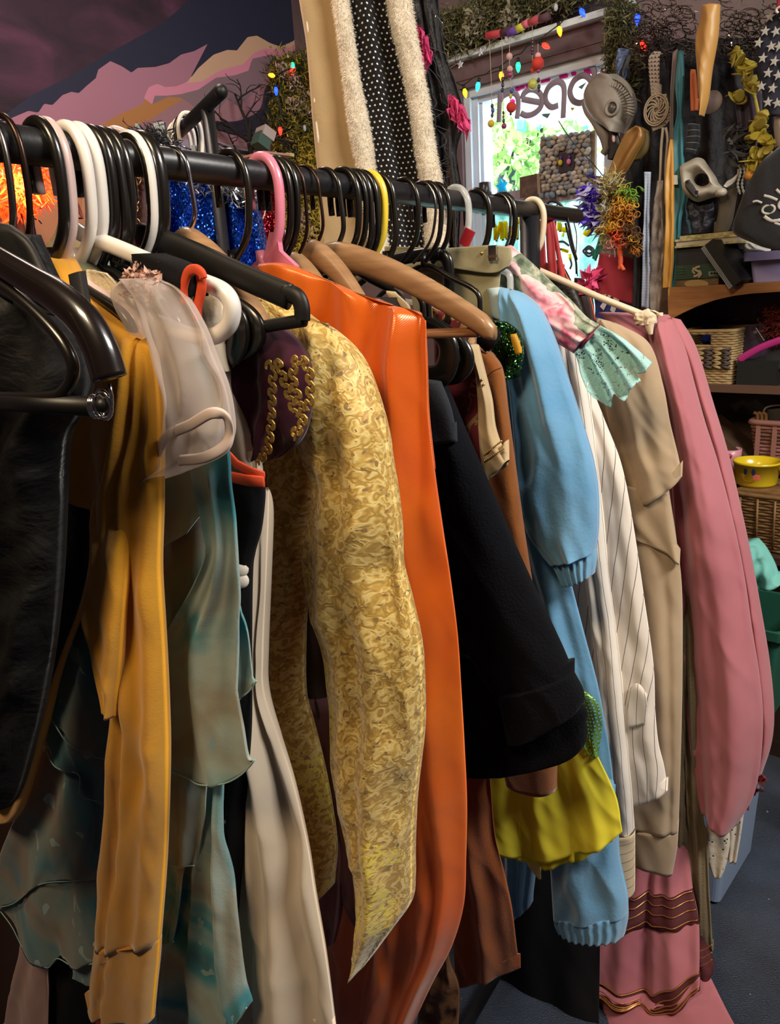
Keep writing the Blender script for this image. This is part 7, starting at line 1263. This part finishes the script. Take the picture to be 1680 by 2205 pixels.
ar = [(1438, 640), (1456, 622), (1570, 613), (1760, 604), (1760, 632), (1680, 628), (1620, 632), (1580, 637), (1540, 646), (1500, 660), (1470, 674), (1440, 690)]
plate('arched_apron', sp_, ar, .018, wdm, sh, -.02); wbox(sh, 'front_edge', ua+.05, ub, SO-.004, SO+.012, z2-.018, z2+.004, M('edge_brown', '5c4232', .6))
zb = lambda x, y, o: wl(o).w(x, y)
def pbox(name, label, cat, x0, x1, ytop, o0, o1, zb_, m, par=None, part='body'):
    u0, u1 = wu(wl(o1).w(x0, 560)), wu(wl(o1).w(x1, 560)); zt = wl(o1).w((x0+x1)/2, ytop)[2]
    t = T(name, label, cat, wp((u0+u1)/2, zb_, -(o0+o1)/2)); wbox(t, part, u0, u1, o0, o1, zb_+.0005, zt, m); return t, u0, u1, zt
t, u0, u1, zt = pbox('game_box', 'flat tan box with round pale print, bottom of the stack on the pine shelf', 'box', 1457, 1550, 600, .08, .28, z1, M('box_tan', '6e5a3c', .7, var=(30, '4c3a28')))
plate('printed_oval', wl(.281), [(1500+26*cos(a), 611+9*sin(a)) for a in np.linspace(0, 2*pi, 24)[:-1]], .0006, M('print_tan', 'a48c5c', .7), t, -.0006)
t, u0, u1, zg = pbox('green_box', 'dark green box with pale emblem and barcode labels in the shelf stack', 'box', 1457, 1566, 568, .06, .285, zt, M('box_green', '24402c', .6))
plate('label', wl(.286), [(1526, 585), (1550, 583), (1550, 592), (1527, 594)], .0006, M('label_pale', '8a9484', .6), t, -.0006); plate('label', wl(.286), [(1550, 570), (1563, 569), (1563, 592), (1550, 593)], .0006, M('label_grey', '9a948c', .6), t, -.0006)
mb = MB(); stroke(mb, wl(.287), [(1508, 574), (1500, 576), (1496, 580), (1503, 584), (1507, 588), (1500, 594), (1494, 595)], .0035, 0, 20, .2); stroke(mb, wl(.287), [(1506, 582), (1510, 590), (1504, 598)], .003, 0, 12, .2); stroke(mb, wl(.287), [(1494, 576), (1492, 584), (1497, 590)], .0025, 0, 12, .2); mb.build('emblem', M('emblem_tan', 'a89c80', .6), t)
mb = MB()
for k in range(9): stroke(mb, wl(.2875), [(1529+k*2.2, 586), (1529+k*2.2, 591)], .0006+.0005*(k % 3), 0, 2, .3)
mb.build('barcode', M('ink_black', '15151a', .6), t)
mb = MB()
for k in range(3): stroke(mb, wl(.287), [(1461, 578+k*6), (1474, 577+k*6)], .0012, 0, 2, .3)
mb.build('small_print', M('print_green', '3f6248', .6), t)
t, u0, u1, zd = pbox('black_box', 'plain black box between the green box and the patterned books', 'box', 1456, 1545, 531, .06, .28, zg, M('box_black', '232226', .6))
t, u0, u1, zq_ = pbox('patterned_book', 'cream patterned book lying on top of the black box', 'book', 1455, 1585, 512, .06, .29, zd, M('pages_cream', 'b8b09c', .7), part='pages')
for z0_, z1__ in ((zd, zd+.006), (zq_-.004, zq_+.002)): wbox(t, 'cover', u0-.002, u1+.002, .058, .294, z0_, z1__, M('cover_pattern', '8f8250', .6, var=(60, 'c8bc84')))
t, *_ = pbox('patterned_book', 'thinner olive patterned book topmost of the stack', 'book', 1462, 1584, 503, .07, .285, zq_+.002, M('cover_pattern', '8f8250', .6, var=(60, 'c8bc84')), part='cover')
t = T('ring_binder', 'black binder leaning at a slant with silver page edges', 'binder', wl(.2).w(1600, 612))
p0, p1 = wl(.25).w(1549, 528), wl(.25).w(1608, 613); dv = nrm(p1-p0); nv = np.cross(dv, LD); MB().box((p0+p1)/2 + nv*.012*np.sign(nv[2]), dv, LD, nv, np.linalg.norm(p1-p0)/2, .11, .012).build('cover', M('binder_black', '101014', .5), t, smooth=False)
for k in range(3): MB().box((p0+p1)/2 - nv*(.003+.004*k)*np.sign(nv[2]), dv, LD, nv, np.linalg.norm(p1-p0)/2, .112, .0014).build('page_edge', M('silver_edge', '8a8c8c', .4), t, smooth=False)
t = T('black_cloth', 'black cloth heap behind the leaning binder', 'cloth', wl(.12).w(1590, 612)); garm('heap', M('cloth_coal', '16161a', .8), wl(.12), [(1550, 520, 1640, 520), (1550, 560, 1640, 560), (1550, 606, 1640, 606)], .04, [(2, .01, .1, .1)], par=t, N=26, M=20)
# tapered bins
def bin_(name, label, cat, o, ax, ay, hx, hy, h, m, tap=.86, rim=.012, lipm=None, wall=.004):
    t = T(name, label, cat, o); ax = nrm(ax); ay = nrm(ay); V = []; 
    lv_ = [(tap, 0), (1, h), (1+rim/hx, h), (1+rim/hx, h-.02), (1+(rim-.003)/hx, h-.02)]
    inn = [(1-wall/hx, h), (tap-wall/hx, wall)]
    def ringv(s_, z):
        P = []; k = 5
        for cxs, cys, a0 in ((1, 1, 0), (-1, 1, pi/2), (-1, -1, pi), (1, -1, 1.5*pi)):
            for q in range(k):
                a = a0 + q*pi/2/(k-1); rr = .12*min(hx, hy); P.append(o + ax*(cxs*(hx*s_-rr)+rr*cos(a)) + ay*(cys*(hy*s_-rr)+rr*sin(a)) + ZV*z)
        return P
    n_ = 20; rows = [ringv(*q) for q in (lv_[0], lv_[1])]; V = rows[0]+rows[1]+ringv(*inn[0])+ringv(*inn[1]); Fc = [(j*n_+i, j*n_+(i+1) % n_, (j+1)*n_+(i+1) % n_, (j+1)*n_+i) for j in range(3) for i in range(n_)] + [tuple(range(n_))[::-1], tuple(range(3*n_, 4*n_))]
    mk('body', V, Fc, m, t, smooth=False)
    V = ringv(1, h+.001)+ringv(1+rim/hx, h+.001)+ringv(1+rim/hx, h-.022)+ringv(1.001, h-.022); Fc = [(j*n_+i, ((j+1) % 4)*n_+i, ((j+1) % 4)*n_+(i+1) % n_, j*n_+(i+1) % n_) for j in range(4) for i in range(n_)]
    mk('rim', V, Fc, lipm or m, t, smooth=False); return t
pl = wl(.27); o = wp(wu(pl.w(1655, 600))+.06, z1+.0005, -.19); zt = pl.w(1640, 543)[2]
lil = M('lilac_plastic', '8f84a8', .4, bump=(8, .1))
bin_('storage_bin', 'lilac plastic bin on the pine shelf at the right edge', 'bin', o, WD, LD, .115, .085, zt-z1, lil, .9)
t = T('paper_bag', 'crumpled white paper sticking out above the lilac bin', 'paper', wl(.2).w(1620, 540)); garm('sheet', M('paper_white', 'c8c4bc', .7), wl(.2), [(1592, 506, 1602, 508), (1588, 520, 1625, 525), (1590, 535, 1660, 542)], .01, crum=(.004, 30, 30, 3), par=t, N=20, M=16)
# woven rectangular basket
def basket(name, label, o, ax, ay, hx, hy, h, cols, rowh, hole=None, tap=1., band=None, wr=None):
    t = T(name, label, 'basket', o); ax = nrm(ax); ay = nrm(ay); n_ = int(h/rowh); mbs = {}
    def per(s_, nn=84):
        P = [];
        for a in np.linspace(0, 2*pi, nn, endpoint=False):
            c_, s2 = cos(a), sin(a); k = 1/max(abs(c_), abs(s2)); k = min(k, 1.34); P.append(ax*hx*s_*c_*k + ay*hy*s_*s2*k)
        return np.array(P)
    for j in range(n_):
        s_ = tap+(1-tap)*j/n_; P = per(s_); wv_ = 1+.016*np.sin(np.arange(84)*pi/2 + pi*(j % 2)); P = P*wv_[:, None] + o + ZV*(rowh*(j+.5))
        c = cols[1] if band and band[0] <= j/n_ < band[1] else cols[0]; 
        if hole and hole[0] <= j/n_ < hole[1]:
            u = (P-o)@ax/hx; v_ = (P-o)@ay; front = v_ < -hy*.8*s_; keep = ~(front & (u > hole[2]) & (u < hole[3])); idx = np.where(~keep)[0]
            if len(idx): P = np.roll(P, -(idx[-1]+1), 0)[:84-len(idx)]; mbs.setdefault(c, MB()).pipe(P, rowh*.56, 6); continue
        mbs.setdefault(c, MB()).pipe(P, rowh*.56, 6, True)
    for c, m_ in mbs.items(): m_.build('woven_wall', c, t, kind='stuff')
    mb = MB(); mb.pipe(per(1)*1.01+o+ZV*(h-rowh*.3), rowh*.8, 8, True); mb.build('woven_rim', wr or cols[0], t)
    mb = MB(); mb.box(o+ZV*.004, ax, ay, ZV, hx*tap*.97, hy*tap*.97, .003); mb.build('bottom', cols[0], t, smooth=False); return t
straw = M('straw_pale', 'a88f64', .7, bump=(120, .6), var=(40, '8f764c')); strawd = M('straw_dark', '4c4038', .75, bump=(120, .6)); wick = M('wicker_brown', '6a4c2a', .6, bump=(120, .5), var=(30, '84643a'))
pl = wl(.29); ul, ur = wu(pl.w(1463, 760)), wu(pl.w(1577, 760)); zt = pl.w(1520, 713)[2]
t = basket('woven_basket', 'pale straw rectangular basket with dark zigzag band on the second shelf', wp((ul+ur)/2, z2+.001, -.18), WD, LD, (ur-ul)/2, .10, zt-z2, (straw, straw), .0072, hole=(.74, .92, -.62, .12))
mb = {0: MB(), 1: MB()}; y0 = .34; bw = (ur-ul)
for k in range(6):
    for j in range(8):
        c = wp(ul+bw*(.06+k*.165), z2+(zt-z2)*(y0+.045*j), -.286); a = .5 if (j % 2) else -.5; MB().pipe(np.array([c-WD*.013-ZV*.004*np.sign(a), c-LD*.006, c+WD*.013+ZV*.004*np.sign(a)]), .0042, 6).build('braid_strand', (straw, strawd)[k % 2], t)
t = T('blue_bottle', 'blue satin thing behind the straw basket', 'cloth', wl(.1).w(1530, 714)); garm('heap', M('satin_blue', '1c2c8a', .4), wl(.1), [(1520, 690, 1532, 688), (1510, 705, 1542, 702), (1500, 735, 1550, 735)], .02, crum=(.006, 40, 30, 3), par=t, N=20, M=16)
t = T('flower_bag', 'dark purple bag printed with pale flowers on the second shelf', 'bag', wl(.17).w(1630, 790)); pl = wl(.17)
def flowerprint():
    q = NT('flower_print'); setb(q, .6, 0, .3, .2); v = q.n('TexVoronoi'); v.inputs['Scale'].default_value = 26; q.l(q.co(), v.inputs['Vector']); q.col(q.mix(q.math('LESS_THAN', v.outputs['Distance'], .3), lin('2c1a30'), lin('7a6a78'))); return q.m
garm('body', flowerprint(), pl, [(1594, 705, 1668, 690), (1588, 740, 1670, 735), (1585, 800, 1670, 800), (1590, 840, 1670, 840)], .04, par=t, N=24, M=24); 
MB().pipe([pl.w(1628, 706, -.045), pl.w(1646, 734, -.045)], .0016, 6).build('cord', m1, t)
t = T('pink_hat', 'black hat with shiny pink brim leaning on the black tub', 'hat', wl(.26).w(1640, 780)); pl = wl(.26)
MB().pipe(spl([pl.w(x, y, -.02) for x, y in [(1591, 776), (1610, 764), (1640, 748), (1680, 733), (1720, 722)]], 30), .0105, 10, False, pl.n, .5).build('brim', M('pink_gloss', 'b0307a', .3, coat=.3), t)
garm('crown', M('hat_black', '121214', .85), pl, [(1600, 782, 1720, 735), (1612, 790, 1720, 770), (1620, 796, 1720, 790)], .03, par=t, N=24, M=14, off=.03)
pbox('black_tub', 'black square tub under the pink brimmed hat', 'tub', 1602, 1690, 778, .14, .285, z2, M('tub_black', '1b1e1e', .45))
t = T('red_wig', 'dark red frizzy wig at the right edge of the second shelf', 'wig', wl(.2).w(1675, 720)); tufts('frizz', [wl(.2).w(x, y) for x in range(1662, 1710, 10) for y in range(668, 735, 10)], (.012, .012, .012), M('frizz_red', '6a1c14', .8), t, 1400, .02, .0018, 17)
# third level: pink splint basket, brown boards, pot
pl = wl(.28); ul, ur = wu(pl.w(1612, 950)), wu(pl.w(1612, 950))+.22; zt = pl.w(1650, 912)[2]
t = basket('splint_basket', 'dusty pink splint basket holding wires on the third shelf', wp((ul+ur)/2, z3+.001, -.17), WD, LD, .115, .09, zt-z3, (M('splint_pink', '8f6258', .7, bump=(60, .4)), M('splint_brown', '6a4638', .7)), .011, tap=.84, band=(.45, .75))
mb = MB()
for k in range(5): MB().box(wp(ul+.02+k*.045, z3+(zt-z3)/2, -.262), WD, LD, ZV, .006, .003, (zt-z3)*.47).build('upright_splint', M('splint_pink', '8f6258', .7), t, smooth=False)
t = T('cable_bundle', 'grey cloth and cable loop lying in the pink basket', 'cable', wl(.22).w(1650, 900)); pl = wl(.22); MB().pipe(spl([pl.w(x, y) for x, y in [(1652, 900), (1645, 890), (1650, 878), (1668, 873), (1690, 872)]], 24), .003, 7).build('cable', M('cable_grey', '9a948c', .5), t)
garm('cloth', M('cloth_grey', '4a4642', .85), pl, [(1655, 880, 1700, 875), (1650, 900, 1700, 895), (1645, 915, 1700, 915)], .03, par=t, N=18, M=14, off=.03)
t = T('striped_horn', 'tan and black striped curved pieces in the pink basket', 'toy', wl(.23).w(1635, 905)); mb = MB()
for k in range(3): mb.pipe(spl([wl(.23).w(x+9*k, y) for x, y in [(1624, 888), (1632, 893), (1632, 908)]], 14), .005, 8)
mb.build('stripe', M('horn_tan', '9a7448', .6), t)
t = T('brown_boards', 'brown wooden boards leaning on the third shelf behind the rose dress', 'board', wl(.2).w(1580, 990)); a_, b_ = wl(.2).w(1530, 905), wl(.2).w(1622, 985); dv = nrm(b_-a_); nv = np.cross(dv, LD)
MB().box((a_+b_)/2, dv, LD, nv, np.linalg.norm(b_-a_)/2, .07, .012).build('board', M('board_brown', '4a3628', .6), t, smooth=False); MB().box((a_+b_)/2-nv*.03-dv*.03, dv, LD, nv, np.linalg.norm(b_-a_)/2, .07, .012).build('board', M('board_grey', '4c4640', .6), t, smooth=False)
# wicker hamper with smiling pot on top
pl = wl(.47); zt = pl.w(1630, 1066)[2]; zb0 = pl.w(1630, 1186)[2]; ul = wu(pl.w(1578, 1100)); hx = .15
oW = wp(ul+hx, zb0, -.36)
t = T('low_bench', 'low dark bench carrying the wicker basket', 'bench', flat(oW)); MB().box(oW-ZV*.012, WD, LD, ZV, .2, .14, .01).build('top', wdk, t, smooth=False)
for a in (-1, 1):
    for b in (-1, 1): q = oW+WD*a*.18+LD*b*.11; MB().box((q+flat(q))/2-ZV*.011, WD, LD, ZV, .012, .012, q[2]/2-.011).build('leg', wdk, t, smooth=False)
t = basket('wicker_basket', 'brown wicker basket with handle hole under the yellow pot', oW, WD, LD, hx, .11, zt-zb0, (wick, wick), .0085, hole=(.62, .84, .02, .30), tap=.93)
mb = MB()
for k in range(7): MB().pipe([oW+WD*(-hx+.02+k*.045)*.96-LD*.112+ZV*.01, oW+WD*(-hx+.02+k*.045)-LD*.116+ZV*(zt-zb0-.01)], .0032, 6).build('stake', wick, t)
MB().box(oW+ZV*(zt-zb0+.003), WD, LD, ZV, hx*.97, .10, .004).build('lid', wick, t, smooth=False)
pc_ = pl.w(1624, 1062); pc_ = wp(wu(wl(.38).w(1626, 1062)), zt+.0085, -.38); ypm = M('yellow_plastic', 'd8bc1c', .25, coat=.3, spec=.6)
t = T('toy_pot', 'yellow plastic toy pot with a smiling face', 'pot', pc_); sR = .001*1.0; R0 = .5*abs(wu(wl(.40).w(1674, 1020))-wu(wl(.40).w(1573, 1020))); hh = wl(.40).w(1624, 994)[2]-zt-.0085
MB().lathe(pc_, [(0, 0), (R0*.84, 0), (R0*.90, .006), (R0*.97, hh*.9), (R0*1.01, hh*.9), (R0*1.02, hh), (R0*.96, hh), (R0*.92, hh*.5), (R0*.85, .006), (0, .005)], 40).build('bowl', ypm, t)
MB().pipe(spl([pc_+WD*R0*.98+ZV*hh*.75, pc_+WD*(R0+.03)+ZV*hh*.7-LD*.01, pc_+WD*(R0+.06)+ZV*hh*.62-LD*.015], 10), .008, 10).build('handle', ypm, t)
# the face, printed on the curved side, turned to the viewer
fd = nrm(flat(C-pc_)); fd = nrm(fd - nrm(np.cross(ZV, fd))*.32); fr_ = np.cross(ZV, fd)
def facept(a, z, e=.0006): rr = R0*(.90+.07*z/hh)+e; return pc_ + (fd*cos(a)+fr_*sin(a))*rr + ZV*z
def fpatch(name, a0, z0, ra, rz, m_, rot=0, n_=18):
    V = [facept(a0, z0, .0008)]; 
    for q in np.linspace(0, 2*pi, n_, endpoint=False): V.append(facept(a0+ra*cos(q)/R0, z0+rz*sin(q), .0005))
    mk(name, V, [(0, i+1, (i+1) % n_+1) for i in range(n_)], m_, t, smooth=False)
ink = M('ink_blue', '1c2450', .4); 
for a in (-.18, .18): fpatch('printed_eye', a, hh*.68, .0055, .0088, ink)
fpatch('printed_cheek', .34, hh*.46, .011, .009, M('cheek_pink', 'c8604c', .5)); fpatch('printed_cheek', -.34, hh*.46, .009, .009, M('cheek_tan', 'b08c1c', .5))
mb = MB(); mb.pipe(np.array([facept(a, hh*(.24+.9*a*a*1.3), .0006) for a in np.linspace(-.28, .28, 16)]), .0012, 6); mb.pipe(np.array([facept(a, hh*(.5-1.2*a*a*8), .0006) for a in np.linspace(-.06, .06, 8)]), .0009, 6); mb.build('printed_smile', M('ink_brown', '8a5c14', .5), t)
q_ = wp(wu(wl(.30).w(1566, 1020)), zt+.0085, -.29); t = T('pink_cup', 'pink plastic cup with red heart behind the yellow pot', 'cup', q_)
MB().lathe(q_, [(0, 0), (.028, 0), (.033, .05), (.034, .075), (.031, .075), (.028, .01), (0, .008)], 26).build('cup', M('cup_pink', 'c88a94', .35), t); MB().ball(q_+nrm(flat(C-q_))*.034+ZV*.058, .008, .006, .008).build('heart', M('heart_red', 'a01c3c', .4), t)
# floor tubs
cor = np.array([.815, 1.675, 0]); 
t = bin_('storage_tub', 'large grey blue plastic tub on the carpet behind the rose dress', 'tub', cor + LD*.145 - WD*.19 + ZV*.012, WD, LD, .21, .155, .53, M('tub_grey', '94a6c2', .45, bump=(6, .1)), .9, .014, M('tub_rim', 'aebcd0', .4))
for a, b in ((1, 1), (1, -1), (-1, 1), (-1, -1)): MB().ball(cor+LD*(.145+b*.11)-WD*(.19-a*.16)+ZV*.008, .012, .012, .008, 10, 6).build('foot', M('foot_black', '1c1c1e', .5), t)
MB().box(cor-LD*.0+LD*.012-WD*.10+ZV*.30, WD, LD, ZV, .02, .001, .02).build('label', M('label_pale', '8a9484', .6), t, smooth=False)
grn = M('tub_green', '245a48', .45, bump=(6, .1)); og = cor + LD*.20 - WD*.09 + ZV*.5425
wz_ = proj(og)
t = bin_('storage_tub', 'dark green plastic tub stacked on the grey tub', 'tub', og, WD, LD, .165, .125, .26, grn, .9, .012)
tq = M('cloth_turquoise', '74bcb0', .8, bump=(60, .4)); t = T('turquoise_cloth', 'turquoise cloth bulging out of the green tub', 'cloth', og+ZV*.2)
pq = Pl(og-LD*.05, WD); garm('heap', tq, pq, [(1592, 1170, 1632, 1166), (1580, 1190, 1650, 1185), (1575, 1225, 1670, 1222), (1580, 1260, 1680, 1260)], .05, [(2, .008, .1, .2)], crum=(.008, 26, 20, 3), par=t, N=30, M=26)
